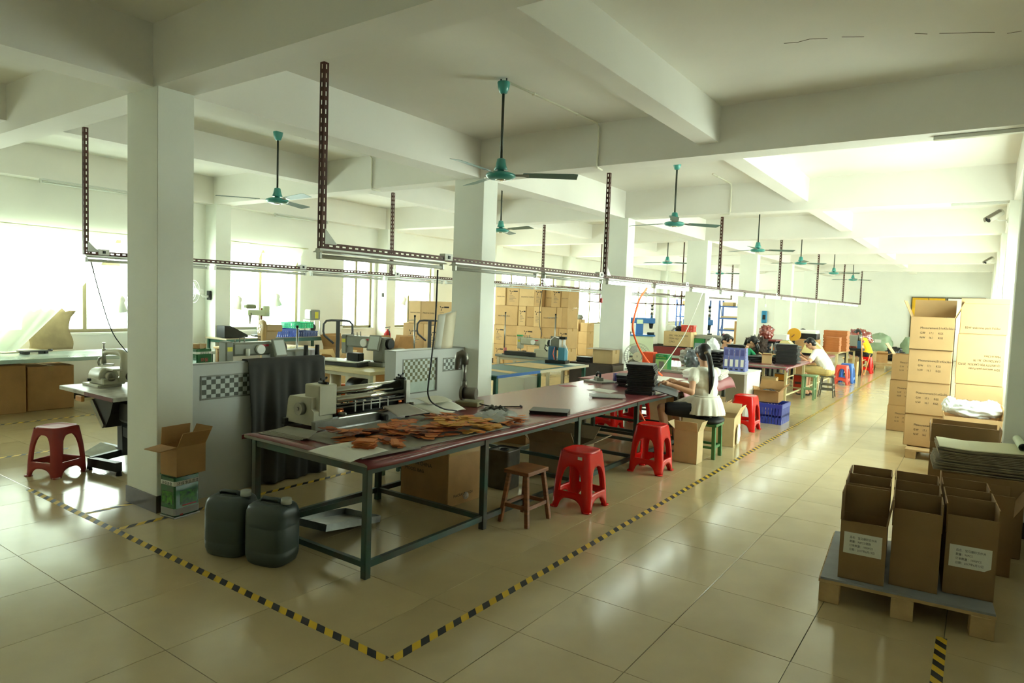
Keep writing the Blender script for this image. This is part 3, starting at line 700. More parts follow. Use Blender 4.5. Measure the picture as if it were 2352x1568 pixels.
# ================================================================ tape on the floor
def tape_mat(name, slant):
    m = mat(name, (200, 160, 30), 0.5); nt, b = nodes_of(m)
    tc = nt.nodes.new('ShaderNodeTexCoord'); sp = nt.nodes.new('ShaderNodeSeparateXYZ'); nt.links.new(tc.outputs['Object'], sp.inputs[0])
    mu = nt.nodes.new('ShaderNodeMath'); mu.operation = 'MULTIPLY_ADD'; mu.inputs[1].default_value = slant; nt.links.new(sp.outputs['X'], mu.inputs[0]); nt.links.new(sp.outputs['Y'], mu.inputs[2])
    dv = nt.nodes.new('ShaderNodeMath'); dv.operation = 'MULTIPLY'; dv.inputs[1].default_value = 1/0.125; nt.links.new(mu.outputs[0], dv.inputs[0])
    fr = nt.nodes.new('ShaderNodeMath'); fr.operation = 'FRACT'; nt.links.new(dv.outputs[0], fr.inputs[0])
    gt = nt.nodes.new('ShaderNodeMath'); gt.operation = 'GREATER_THAN'; gt.inputs[1].default_value = 0.5; nt.links.new(fr.outputs[0], gt.inputs[0])
    mx = nt.nodes.new('ShaderNodeMix'); mx.data_type = 'RGBA'; mx.inputs['A'].default_value = (*lin((206, 168, 34)), 1); mx.inputs['B'].default_value = (*lin((34, 34, 36)), 1)
    nt.links.new(gt.outputs[0], mx.inputs['Factor']); nt.links.new(mx.outputs['Result'], b.inputs['Base Color']); return m
M_tp = tape_mat('hazard_tape', 1.0); M_tn = tape_mat('hazard_tape_reversed', -1.0)
def tape(x, y0, y1, label, m=None, rz=0.0, w=0.05, loc=None):
    o = MB().box(-w/2, w/2, 0, y1-y0, 0, 0.0006).build('floor_tape', m or M_tp, loc=(loc or (x, y0, 0.0003)), rz=rz)
    return tag(o, label, 'tape', 'hazard tape on the floor')
tape(-2.165, 2.20, 24.0, 'long black and yellow hazard tape along the aisle floor')
tape(0, 0, 4.2, 'black and yellow hazard tape crossing the foreground floor', M_tn, PI/2, loc=(-2.19, 2.172, 0.0003))
tape(-4.89, 2.20, 5.0, 'hazard tape running under the cutting table from the green tin')
tape(-5.40, 2.20, 2.53, 'short worn hazard tape beside the near column', M_tn)
tape(-9.59, 2.4, 6.0, 'faded hazard tape on the floor near the window table')
tape(-7.75, 2.0, 3.0, 'faded short hazard tape left of the skiving machine')
tape(-0.065, 2.6, 4.16, 'black and yellow hazard tape running under the near pallet')

# ================================================================ stools
s1 = plastic_stool('glossy red plastic stool beside the brown wooden stool', (-2.68, 4.89, 0), 0.0, M_red, h=0.485)
MB().box(0.05, 0.09, -0.1505, -0.149, 0.425, 0.45).build('sticker', M_paper, s1)
plastic_stool('glossy red plastic stool next to the carton at the white-dressed woman', (-2.71, 6.44, 0), 0.02, M_red, h=0.49)
plastic_stool('glossy red plastic stool in front of the blue crate', (-2.66, 9.62, 0), -0.03, M_red, h=0.49)
plastic_stool('red plastic stool behind the cutting table, nearer one', (-4.12, 8.22, 0), 0.1, M_red, h=0.47)
plastic_stool('red plastic stool behind the cutting table, farther one', (-3.95, 8.72, 0), -0.1, M_red, h=0.47)
M_oldred = mat('faded_red_plastic', (150, 44, 38), 0.5, var=0.12, scale=6)
so = plastic_stool('faded red plastic stool with worn pale seat by the skiving machine', (-6.77, 2.52, 0), 0.40, M_oldred, h=0.44, top=0.130, bot=0.175, win=(0.135, 0.375), ww=0.62, lowarch=0.08)
so.children[0].data.materials[0] = mat('worn_pale_seat', (206, 202, 190), 0.35, rgb2=(150, 60, 50), scale=9)
wood_stool('small brown wooden stool with four splayed legs beside the cutting table', (-2.82, 4.27, 0), 0.0, M_wood, h=0.415, top=(0.115, 0.145), foot=(0.125, 0.155))

# ================================================================ jerrycans, tray, cartons under the table
M_can = mat('grey_green_plastic', (64, 74, 70), 0.42, var=0.06, scale=5)
def jerrycan(label, loc, rz):
    t = thing('jerrycan', label, 'jerrycan', loc, rz, 'grey jerrycans')
    prof = [(0.80, 0.0), (0.90, 0.012), (0.985, 0.05), (1.0, 0.09), (0.985, 0.095), (1.0, 0.10), (1.0, 0.24), (0.992, 0.245), (1.0, 0.25), (1.0, 0.30), (0.97, 0.335), (0.90, 0.362), (0.78, 0.378), (0.55, 0.383), (0.50, 0.378), (0.46, 0.378), (0.42, 0.384), (0.1, 0.384)]
    rings = [[(x, y*(0.8 if q < 0.56 else 1), z) for x, y, z in superring(0.150*q, 0.125*q, z, 0.55, 40)] for q, z in prof]
    loft(rings).build('body', M_can, t)
    MB().box(-0.075, 0.045, -0.024, 0.024, 0.383, 0.386).build('grip_recess', mat('dark_recess', (26, 30, 28), 0.6), t)
    MB().tube([(-0.085, 0, 0.384), (-0.07, 0, 0.398), (0.04, 0, 0.398), (0.058, 0, 0.384)], 0.013, 10).build('handle', M_can, t)
    MB().cyl((0.105, 0.0, 0.36), (0.105, 0, 0.395), 0.030, 0.028).build('neck', M_can, t)
    c = MB(); c.cyl((0.105, 0, 0.385), (0.105, 0, 0.42), 0.034, 0.032, 20); c.build('cap', mat('pale_cap', (176, 178, 164), 0.4), t)
    return t
jerrycan('left of the two grey plastic jerrycans on the floor', (-3.93, 2.47, 0), 0.35)
jerrycan('right of the two grey plastic jerrycans, nearest the table leg', (-3.60, 2.545, 0), 0.25)
tr = thing('metal_tray', 'shallow galvanised metal tray tilted on the floor under the cutting table', 'tray', (-3.72, 3.16, 0.067), rot=(-0.17, 0, 0.15))
M_galv = mat('galvanised_steel', (150, 152, 146), 0.3, metal=0.85, var=0.2, scale=9)
MB().box(-0.17, 0.17, -0.30, 0.30, -0.004, 0).build('base', M_galv, tr)
for a in ((-0.17, -0.165, -0.30, 0.30), (0.165, 0.17, -0.30, 0.30), (-0.17, 0.17, -0.30, -0.295), (-0.17, 0.17, 0.295, 0.30)): MB().box(*a, 0, 0.045).build('rim', M_galv, tr)
c1 = carton('large worn brown carton under the near end of the cutting table', (-3.73, 4.30, 0), -0.05, 0.56, 0.40, 0.56, tape=True)
text('MADE IN CHINA', 0.045, M_print, c1, (-0.24, -0.2008, 0.30), (PI/2, 0, 0)); text('MODEL BAG', 0.04, M_print, c1, (-0.22, -0.2008, 0.24), (PI/2, 0, 0))
text('MACRAS/BATCH', 0.032, M_print, c1, (0.2808, -0.13, 0.07), (PI/2, 0, PI/2))
crumple('torn_tape', M_film, c1, (0.285, 0.02, 0.06), (0.008, 0.03, 0.03), 3)
MB().box(0.2802, 0.2815, -0.19, 0.19, 0.42, 0.54).build('tape', M_tapeb, c1)
# square tin
M_tin = mat('dull_tin', (96, 92, 84), 0.4, metal=0.6, var=0.25, scale=8)
tn = thing('square_tin', 'dull grey square metal tin under the table behind the wooden stool', 'tin', (-3.50, 4.92, 0), 0.05)
loft([superring(0.115*q, 0.115*q, z, 0.3, 40) for q, z in ((0.97, 0), (1, 0.008), (1, 0.34), (1.02, 0.345), (1.02, 0.355), (0.96, 0.356), (0.95, 0.345))]).build('body', M_tin, tn)
MB().lathe([(0.045, 0.343), (0.045, 0.352), (0.036, 0.352), (0.034, 0.346)], 20).build('spout_rim', M_dark, tn)
oc = carton('collapsed open carton with drooping flaps under the table behind the red stool', (-3.36, 5.72, 0), 0.1, 0.50, 0.46, 0.33, (52, 30, 38, 20), m=mat('grey_cardboard', (150, 128, 98), 0.85, var=0.1), fl=0.20)
c2 = carton('brown carton under the table behind the collapsed carton', (-4.48, 7.42, 0), 0.0, 0.44, 0.44, 0.52)
text('TK 20 PCS', 0.04, M_print, c2, (0.2208, -0.1, 0.2), (PI/2, 0, PI/2)); text('CHINA', 0.04, M_print, c2, (0.2208, -0.1, 0.14), (PI/2, 0, PI/2))
wood_stool('green wooden stool under the far side of the cutting table', (-4.45, 4.55, 0), 0.0, mat('green_wood', (58, 84, 62), 0.5, var=0.2), h=0.44, top=(0.15, 0.12), foot=(0.13, 0.10), rails=(0.12, 0.3))

# ================================================================ beside the near column: tin and carton
M_tingreen = mat('tin_green', (24, 92, 44), 0.22, metal=0.2, coat=0.5)
gt = thing('solvent_tin', 'green and white rectangular solvent tin at the foot of the near column', 'tin', (-4.895, 2.645, 0), 0.12)
w_, d_, h_ = 0.085, 0.105, 0.325
MB().box(-w_, w_, -d_, d_, 0.008, h_-0.006, ch=0.012).build('body', M_tingreen, gt)
MB().box(-w_-0.002, w_+0.002, -d_-0.002, d_+0.002, 0, 0.012, ch=0.002).build('bottom_rim', M_steel, gt); MB().box(-w_-0.002, w_+0.002, -d_-0.002, d_+0.002, h_-0.012, h_, ch=0.002).build('top_rim', M_tingreen, gt)
MB().box(-w_-0.001, w_+0.001, -d_-0.001, d_+0.001, 0.235, 0.29, ch=0.012).build('white_band', M_paper, gt)
MB().box(-w_-0.001, w_+0.001, -d_-0.001, d_+0.001, 0.012, 0.085, ch=0.012).build('grey_band', mat('tin_grey', (150, 150, 146), 0.35), gt)
MB().box(w_, w_+0.0016, -0.04, 0.075, 0.085, 0.095).build('red_stripe', mat('tin_red', (170, 40, 34), 0.4), gt)
MB().box(w_, w_+0.0016, -0.06, -0.035, 0.018, 0.03).build('red_mark', mat('tin_red', (170, 40, 34), 0.4), gt)
MB().box(-0.06, 0.06, -d_-0.0012, -d_, 0.105, 0.20).build('picture_panel', mat('tin_bright', (64, 140, 40), 0.25, rgb2=(30, 60, 30), scale=30), gt); MB().box(w_, w_+0.0012, -0.06, 0.08, 0.10, 0.20).build('picture_panel', mat('tin_bright', (64, 140, 40), 0.25), gt)
text('环保净品清漆', 0.030, M_print, gt, (w_+0.0016, -0.085, 0.248), (PI/2, 0, PI/2)); text('环保清漆', 0.03, M_print, gt, (-0.062, -d_-0.0016, 0.248), (PI/2, 0, 0))
cb = carton('open brown carton with raised flaps standing on the green solvent tin', (-4.86, 2.65, 0.3265), 0.12, 0.19, 0.24, 0.22, (-5, 62, 95, 60), fl=0.13)

# ================================================================ partitions
M_part = mat('partition_grey_white', (188, 192, 188), 0.5, var=0.04, scale=2)
M_partedge = mat('partition_edge', (120, 120, 112), 0.4, metal=0.4)
def mosaic_mat(name, a, b, sc_, c3=None):
    m = mat(name, a, 0.15, coat=0.3); nt, bs = nodes_of(m)
    tc = nt.nodes.new('ShaderNodeTexCoord'); ck = nt.nodes.new('ShaderNodeTexChecker'); ck.inputs['Scale'].default_value = sc_
    ad = nt.nodes.new('ShaderNodeVectorMath'); ad.operation = 'ADD'; ad.inputs[1].default_value = (0.013, 0.007, 0.011)
    nt.links.new(tc.outputs['Object'], ad.inputs[0]); nt.links.new(ad.outputs[0], ck.inputs['Vector'])
    ck.inputs['Color1'].default_value = (*lin(a), 1); ck.inputs['Color2'].default_value = (*lin(b), 1)
    nt.links.new(ck.outputs['Color'], bs.inputs['Base Color'])
    return m
M_mos = mosaic_mat('mosaic_glass', (206, 214, 212), (104, 108, 102), 1/0.041)
p1 = thing('partition', 'grey-white partition panel hung with a dark cloth left of the gluing machine', 'partition', (-5.165, 3.50, 0))
MB().box(-0.025, 0.025, -0.66, -0.55, 0.0, 1.10).box(-0.025, 0.025, -0.10, 0.68, 0.0, 1.10).box(-0.025, 0.025, -0.55, -0.10, 0.0, 0.82).box(-0.025, 0.025, -0.55, -0.10, 1.0, 1.10).build('panel', M_part, p1)
MB().box(-0.005, 0.012, -0.55, -0.10, 0.82, 1.0).build('mosaic_pane', M_mos, p1)
MB().box(-0.028, 0.030, -0.56, -0.10, 0.81, 0.822).box(-0.028, 0.030, -0.56, -0.10, 0.998, 1.01).box(-0.028, 0.03, -0.562, -0.55, 0.81, 1.01).build('pane_trim', M_partedge, p1)
MB().box(-0.03, 0.03, -0.665, 0.685, 1.10, 1.112).box(-0.03, 0.03, 0.675, 0.69, 0, 1.112).build('edge_trim', M_partedge, p1)
p2 = thing('partition', 'white cabinet-like partition with mosaic panes behind the hot-air arm', 'partition', (-5.34, 5.84, 0))
b = MB(); b.box(0.05, 0.085, -0.58, -0.46, 0, 1.10); b.box(0.05, 0.085, 0.10, 0.22, 0, 1.10); b.box(0.05, 0.085, 0.56, 0.61, 0, 1.10)
b.box(0.05, 0.085, -0.46, 0.10, 0, 0.62); b.box(0.05, 0.085, -0.46, 0.10, 1.0, 1.10); b.box(0.05, 0.085, 0.22, 0.56, 0, 0.84); b.box(0.05, 0.085, 0.22, 0.56, 0.98, 1.10)
b.box(-0.085, 0.05, -0.58, -0.56, 0, 1.10); b.box(-0.085, 0.05, 0.59, 0.61, 0, 1.10); b.box(-0.085, -0.07, -0.56, 0.59, 0, 1.10); b.box(-0.07, 0.05, -0.56, 0.59, 1.085, 1.10); b.build('panel', M_part, p2)
M_mos2 = mosaic_mat('mosaic_glass_amber', (198, 208, 200), (118, 118, 92), 1/0.041)
MB().box(0.06, 0.07, -0.46, 0.10, 0.74, 1.0).build('mosaic_pane', M_mos2, p2); MB().box(0.06, 0.068, -0.46, 0.10, 0.62, 0.74).build('frosted_pane', mat('frosted_pane', (176, 190, 180), 0.3, var=0.1), p2); MB().box(0.06, 0.07, 0.22, 0.56, 0.84, 0.98).build('mosaic_pane', M_mos, p2)
for y0, y1, z0, z1 in ((-0.46, 0.10, 0.62, 1.0), (0.22, 0.56, 0.84, 0.98)): MB().box(0.08, 0.09, y0-0.012, y0, z0-0.012, z1+0.012).box(0.08, 0.09, y1, y1+0.012, z0-0.012, z1+0.012).box(0.08, 0.09, y0, y1, z1, z1+0.012).box(0.08, 0.09, y0, y1, z0-0.012, z0).build('pane_trim', M_partedge, p2)
MB().box(-0.09, 0.09, -0.585, 0.61, 1.10, 1.108).build('edge_trim', M_partedge, p2)
# dark cloth over partition 1: one sheet over the top edge, hanging to the floor in folds
M_dcloth = mat('charcoal_cloth', (56, 56, 54), 0.85, var=0.12, scale=5, bump=0.1, bscale=80)
def drape(u, v):
    y = 3.35+0.80*u+0.10*v*max(0, u-0.6); s = v*1.46
    fold = 0.024*math.sin(u*21+1.2*v)+0.016*math.sin(u*43+2*v)
    if s < 0.20: x, z = -5.20+0.0, 0.93+s; fold *= 0.25
    elif s < 0.275: x, z = -5.20+(s-0.20), 1.122; fold = 0
    else: d = s-0.275; x, z = -5.112+0.03*min(1, d*2)+fold*min(1, d*2.2), 1.118-d*(1.0+0.05*math.sin(u*9))
    if u > 0.85: z += 0.0; x -= (u-0.85)*0.08*v
    return (x, y, max(z, 0.012))
tag(MB().sheet(drape, 70, 50, 0.003).build('dark_cloth', M_dcloth), 'charcoal cloth draped over the grey partition down to the floor', 'cloth')

# ================================================================ pallets and cartons on the right
def pallet(label, loc, rz, w, d, h, m=None, sheet=None):
    m = m or M_palewood; t = thing('pallet', label, 'pallet', loc, rz)
    for y in (-d/2+0.05, 0, d/2-0.05):
        for x in (-w/2+0.06, 0, w/2-0.06): MB().box(x-0.055, x+0.055, y-0.05, y+0.05, 0, h-0.03, ch=0.003).build('block', m, t)
    n = max(3, round(d/0.14))
    for k in range(n): MB().box(-w/2, w/2, -d/2+k*d/n+0.004, -d/2+(k+1)*d/n-0.004, h-0.03, h-0.012, ch=0.002).build('plank', m, t)
    if sheet: MB().box(-w/2+0.01, w/2-0.005, -d/2+0.006, d/2-0.006, h-0.012, h).build('cover_sheet', sheet, t)
    return t
PR, PZ = 0.08, 0.145
pl = pallet('wooden pallet with grey sheet carrying nine open cartons, nearest right', (-0.30, 4.74, 0), PR, 0.86, 0.98, PZ, sheet=mat('grey_sheet_cover', (138, 142, 146), 0.6, var=0.08))
M_cdark = mat('brown_kraft', (142, 112, 74), 0.85, var=0.08, scale=5)
kl = ['front left open carton with a white label on the near pallet', 'front middle open carton without label on the near pallet', 'front right open carton with a white label on the near pallet',
      'open carton in the left of the middle row on the near pallet', 'open carton in the centre of the near pallet', 'open carton in the right of the middle row on the near pallet',
      'open carton in the back left corner of the near pallet', 'open carton in the back middle of the near pallet', 'open carton in the back right corner of the near pallet']
base = Vector((-0.35, 4.74, PZ+0.0005)); rot2 = Matrix.Rotation(PR, 4, 'Z'); pc = []
for r in range(3):
    for c in range(3):
        p = base+rot2 @ Vector((-0.165+c*0.262 - 0.0, -0.335+r*0.285+(0.06*c if r == 0 else 0.05), 0))
        h = 0.345
        fl = (89, 90, 89, 90) if (r, c) != (0, 0) else (160, 89, 90, 82)
        b = carton(kl[r*3+c], p, PR+random.uniform(-0.012, 0.012), 0.238, 0.20 if r == 0 else 0.22, h, (None if r*3+c == 0 else 90, 89, fl[2], fl[3]), 'open cartons on the near pallet', M_cdark, fl=0.165, flf=0.105 if r == 0 else 0.15)
        pc.append(b)
for b, z0, cl_, lines in ((pc[0], 0.155, 0.0, ('品名：宝马磨砂文件夹', '数量：90PCS/箱数', '订单数量：1000PCS', '日期：2017年6月13日')), (pc[2], 0.16, 0.02, ('品名：宝马磨砂文件夹', '数量：90PCS', '订单数量：1000PCS', '日期：2017年6月13日'))):
    M = Matrix(((1,0,0,0),(0,0,1,0),(0,1,0,0),(0,0,0,1)))
    MB().prism([(-0.098, z0), (-0.098, z0+0.125), (0.098, z0+0.125), (0.098, z0+cl_), (0.098-cl_*1.5, z0)], -0.1013, -0.1003, M).build('label', M_paper, b)
    for k, s in enumerate(lines): text(s, 0.0155, mat('grey_print', (92, 92, 90), 0.8), b, (-0.068, -0.1016, z0+0.092-k*0.024), (PI/2, 0, 0), sx=0.9)
# tall carton and flat boards further right
carton('carton standing on the floor behind the right edge of the near pallet', (0.10, 5.56, 0), 0.05, 0.30, 0.30, 0.40, (84, 84, 70, 60), m=M_cdark, fl=0.14)
carton('tall open brown carton leaning beside the flat cardboard pile', (-0.06, 6.93, 0.0), 0.03, 0.48, 0.30, 0.62, (88, 86, 86, 84), m=M_cdark, fl=0.16)
b = carton('squat carton under the pile of flat cardboard', (0.07, 6.08, 0), 0.05, 0.50, 0.44, 0.56, None, m=M_cdark)
fs = thing('flat_carton_pile', 'pile of flattened grey cardboard sheets with rolled paper on top by the right pillar', 'cardboard', (0.06, 6.08, 0.562), 0.1)
rr = random.Random(8); M_flat = mat('dusty_board', (142, 130, 104), 0.85, var=0.2, scale=12); M_flattop = mat('pale_board_top', (206, 204, 168), 0.7)
for k in range(16):
    j = rr.uniform(-0.03, 0.03); s_ = 0.012*math.sin(k*1.7)
    MB().sheet(lambda u, v, k=k, j=j: ((u-0.5)*0.54+j-0.02+0.002*k, (v-0.5)*0.44+j*0.5, 0.011*(k+1)+0.03*k/16*abs(u-0.35)), 8, 2, 0.007, False).build('sheet', M_flattop if k == 15 else M_flat, fs)
MB().tube([(0.22, -0.2, 0.235), (0.24, 0.2, 0.235)], 0.028, 14, caps=False).build('paper_roll', mat('pale_green_paper', (190, 200, 170), 0.6), fs)
# tall carton stacks
M_exp = mat('export_carton', (178, 144, 98), 0.8, var=0.06, scale=4)
def exp_print(b, w, d):
    text('Measurement:51x42x36cm', 0.036, M_print, b, (-w*0.27, -d/2-0.0008, 0.25), (PI/2, 0, 0), sx=0.9)
    for k, a in enumerate((('G.W', '17.1', 'KGS'), ('N.W', '16.1', 'KGS'))):
        for q, s in enumerate(a): text(s, 0.034, M_print, b, (-w*0.27+q*w*0.21, -d/2-0.0008, 0.19-k*0.055), (PI/2, 0, 0), sx=0.8)
EW, ED, EH = 0.44, 0.40, 0.392
pallet('wooden pallet under the tall export carton stack by the right wall', (-0.16, 9.62, 0), 0.0, 0.98, 0.90, 0.12)
names = ['lowest', 'second', 'third', 'top, open']
for k in range(4):
    b = carton('brown export carton printed with weights, %s in the middle stack on the pallet' % names[k], (-0.47, 9.58-0.02*k, 0.1205+k*EH), 0.0, EW, ED, EH-0.002, None if k < 3 else (None, 86, 66, 66), 'export cartons in stacks', M_exp, fl=0.21)
    exp_print(b, EW, ED)
for k in range(3):
    b = carton('brown export carton printed with weights, %s in the low left stack' % ['lowest', 'middle', 'top'][k], (-0.83+0.01*k, 11.36, k*0.375), 0.0, 0.44, 0.36, 0.374, None if k < 2 else (None, None, 55, 80), 'export cartons in stacks', M_exp, fl=0.18)
    exp_print(b, 0.44, 0.36)
M_exp2 = mat('light_export_carton', (200, 164, 116), 0.8, var=0.05, scale=4)
zz = 0.1205
for k, (h, lab) in enumerate(((0.40, 'lowest'), (0.40, 'second'), (0.59, 'third, printed upside down'), (0.36, 'top'))):
    b = carton('large light brown carton, %s in the right stack on the pallet' % lab, (0.02+0.01*(k % 2), 9.62, zz), 0.0, 0.46, 0.46, h-0.003, None, 'export cartons in stacks', M_exp2); zz += h
    if k == 2:
        for q, s in enumerate(('B2W welcome pack Folder', 'QUANTITY PER CARTON  20 PCS', 'CARTON NO  36 / 70', 'Made in China')): text(s, 0.036, M_print, b, (0.19, -0.2308, 0.20+q*0.05), (PI/2, PI, 0), sx=0.75)
    if k == 3:
        text('B2W welcome pack Folder', 0.036, M_print, b, (-0.18, -0.2308, 0.06), (PI/2, 0, 0), sx=0.85)
        MB().box(-0.23, 0.23, -0.228, -0.222, h-0.004, h+0.05).build('raised_flap', M_exp2, b)
    if k == 1: text('Made in China', 0.036, M_print, b, (-0.15, -0.2308, 0.2), (PI/2, 0, 0), sx=0.85)
wb_ = carton('carton lined with white foam bags in front of the tall stacks', (-0.02, 8.55, 0), 0.06, 0.50, 0.44, 0.66, (None, 60, None, 80), m=M_exp2, fl=0.12)
pf = thing('foam_bag', 'puffy white plastic bags spilling out of the carton before the tall stacks', 'bag', (-0.02, 8.55, 0.665), 0.06)
M_foam = mat('white_foam_film', (246, 248, 246), 0.45, bump=0.15, bscale=14)
crumple('bag', M_foam, pf, (0.02, 0, 0.06), (0.24, 0.18, 0.09), 1); crumple('bag', M_foam, pf, (-0.2, -0.02, 0.09), (0.07, 0.06, 0.09), 2); crumple('bag', M_foam, pf, (0.16, 0.05, 0.10), (0.08, 0.08, 0.07), 5)
# ================================================================ ceiling fans
M_teal = mat('teal_enamel', (64, 150, 142), 0.3, var=0.05, coat=0.3)
M_rod = mat('dark_green_rod', (62, 66, 56), 0.4, metal=0.5)
M_blade = mat('grey_teal_blade', (92, 124, 116), 0.4, metal=0.3)
def make_fan(label, loc, rz, drop=0.875):
    t = thing('ceiling_fan', label, 'fan', loc, 0, 'teal ceiling fans')
    MB().tube([(-0.03, 0, 0), (-0.03, 0, -0.035), (0.03, 0, -0.035), (0.03, 0, 0)], 0.007, 8).build('ceiling_hook', M_dark, t)
    MB().lathe([(0.055, -0.03), (0.057, -0.036), (0.050, -0.08), (0.033, -0.125), (0.02, -0.13)], 20).build('upper_canopy', M_teal, t)
    MB().cyl((0, 0, -0.12), (0, 0, -drop+0.14), 0.012, n=12).build('down_rod', M_rod, t)
    MB().lathe([(0.022, -drop+0.185), (0.036, -drop+0.18), (0.048, -drop+0.12), (0.062, -drop+0.085), (0.05, -drop+0.082)], 20).build('lower_canopy', M_teal, t)
    MB().lathe([(0.03, -drop+0.085), (0.03, -drop+0.065), (0.09, -drop+0.062), (0.128, -drop+0.048), (0.134, -drop+0.034), (0.13, -drop+0.026), (0.112, -drop+0.010), (0.06, -drop), (0.01, -drop-0.002)], 28).build('motor', M_teal, t)
    MB().lathe([(0.05, -drop+0.002), (0.045, -drop-0.005), (0.02, -drop-0.007), (0.004, -drop-0.007)], 18).build('bottom_cap', M_chrome, t)
    for k in range(3):
        a = rz+k*2*PI/3; M = Matrix.Translation((0, 0, -drop+0.045)) @ Matrix.Rotation(a, 4, 'Z')
        b = MB().prism([(0.20, -0.045), (0.64, -0.066), (0.68, -0.055), (0.675, 0.062), (0.24, 0.052), (0.19, 0.03)], -0.0015, 0.0015, M @ Matrix.Rotation(-0.2, 4, 'X')).build('blade', M_blade, t)
        MB().prism([(0.10, -0.02), (0.25, -0.03), (0.25, 0.03), (0.10, 0.02)], -0.0045, -0.0015, M @ Matrix.Rotation(-0.2, 4, 'X')).build('blade_iron', M_steel, b)
    return t
fan_spots = [(-3.55, 4.79, 0.59, 'large teal ceiling fan above the near half of the cutting table'), (-6.98, 4.94, -0.12, 'teal ceiling fan left of the centre, over the machine tables'),
             (-3.42, 8.53, 0.9, 'teal ceiling fan behind the second beam, above the black folder stacks'), (-3.48, 12.8, 0.6, 'fourth teal ceiling fan down the aisle row'), (-3.48, 16.4, 0.9, 'fifth teal ceiling fan down the aisle row'),
             (-3.48, 20.6, 0.4, 'sixth teal ceiling fan down the aisle row'), (-3.58, 24.7, 0.8, 'farthest teal ceiling fan of the aisle row'),
             (-6.25, 8.48, 1.9, 'teal ceiling fan mostly hidden behind the second column'), (-6.55, 16.0, 0.9, 'teal ceiling fan seen between the third and fourth columns'), (-6.84, 21.0, 0.6, 'small far teal ceiling fan right of the fourth column')]
for x, y, rz, lab in fan_spots: make_fan(lab, (x, y, ZC), rz)
M_conduit = mat('white_conduit', (226, 224, 206), 0.5)
def conduit(label, pts):
    t = thing('conduit', label, 'conduit', pts[0], 0, 'white fan conduits'); o = Vector(pts[0])
    MB().tube([Vector(p)-o for p in pts], 0.011, 8).build('pipe', M_conduit, t)
    a, b = Vector(pts[0]), Vector(pts[1])
    for u in (0.25, 0.75):
        c = a.lerp(b, u)-o; MB().box(c.x-0.015, c.x+0.015, c.y-0.008, c.y+0.008, c.z-0.013, c.z+0.009).build('clip', M_conduit, t)
conduit('white conduit from the large near fan across the ceiling and down the beam', [(-3.55, 4.86, ZC-0.01), (-3.49, 6.40, ZC-0.01), (-3.485, 6.445, ZC-0.05), (-3.49, 6.446, 3.23), (-3.50, 6.47, 3.178), (-3.52, 6.62, 3.178)])
conduit('white conduit from the left fan across the ceiling and down the beam', [(-6.98, 5.0, ZC-0.01), (-6.99, 6.40, ZC-0.01), (-6.99, 6.445, ZC-0.05), (-6.99, 6.446, 3.23), (-7.0, 6.47, 3.178), (-7.0, 6.62, 3.178)])
conduit('short white conduit down the third beam from the ceiling', [(-3.3, 9.6, ZC-0.01), (-3.3, 10.44, ZC-0.01), (-3.3, 10.485, ZC-0.05), (-3.3, 10.486, 3.23), (-3.32, 10.52, 3.178), (-3.48, 10.6, 3.178)])

# ================================================================ slotted-angle lamp rails
def slotted(mb, p, d, a, L, w=0.038, pitch=0.055, slot=0.030, e=0.012):
    """flat slotted strip from p along d (unit), width along a (unit); real slots"""
    n = int(L/pitch); p = Vector(p); d = Vector(d); a = Vector(a)
    us = [0.0]
    for k in range(n): s = (k+0.5)*L/n; us += [s-slot/2, s+slot/2]
    us.append(L); ws = [0, e+0.002, w-e-0.002, w]
    vs = [p+d*u+a*v for u in us for v in ws]; fs = []
    for i in range(len(us)-1):
        for j in range(3):
            if j == 1 and i % 2 == 1: continue
            fs.append((i*4+j, (i+1)*4+j, (i+1)*4+j+1, i*4+j+1))
    return mb.add(vs, fs)
def solid(o, th):
    m = o.modifiers.new('solid', 'SOLIDIFY'); m.thickness = th; m.offset = 0; return o
def make_rail(label, X, z, ys, y_end):
    t = thing('lamp_rail', label, 'lamp rail', (X, ys[0], z), 0, 'slotted lamp rails')
    y0 = ys[0]
    m = MB(); slotted(m, (0, 0, 0), (0, 1, 0), (0, 0, 1), y_end-y0); solid(m.build('rail_bar', M_brownsteel, t), 0.003)
    m = MB(); slotted(m, (0, 0, 0), (0, 1, 0), (-1, 0, 0), y_end-y0); solid(m.build('rail_flange', M_brownsteel, t), 0.003)
    for k, y in enumerate(ys):
        m = MB(); slotted(m, (0.002, y-y0, 0), (0, 0, 1), (0, 1, 0), ZB-z-0.001); h = solid(m.build('hanger', M_brownsteel, t), 0.003)
        m = MB(); slotted(m, (0.002, y-y0, 0), (0, 0, 1), (-1, 0, 0), ZB-z-0.001); solid(m.build('hanger_flange', M_brownsteel, h), 0.003)
        if k < 3:
            MB().prism([(0, 0.03), (0.10, 0.03), (0, 0.13)], 0.003, 0.005, Matrix(((0,0,1,0),(1,0,0,y-y0+0.03),(0,1,0,0),(0,0,0,1)))).build('gusset', M_steel, h)
    return t
HY = [2.83, 6.83, 10.86, 14.8, 18.75, 22.75, 26.4]
RZ = 2.005
r1_ = make_rail('brown slotted lamp rail hanging along the aisle side above the cutting table', -3.53, RZ, HY, 26.45)
r2_ = make_rail('brown slotted lamp rail hanging on the left above the machine tables', -6.96, RZ, HY[:6], 22.8)
M_lampw = mat('lamp_white_steel', (206, 208, 200), 0.35, metal=0.2)
M_tube_off = mat('unlit_tube', (222, 226, 218), 0.25)
M_tube_on = mat('lit_tube', (255, 255, 250), 0.3, emit=((236, 255, 246), 14.0))
lamp_me = {}
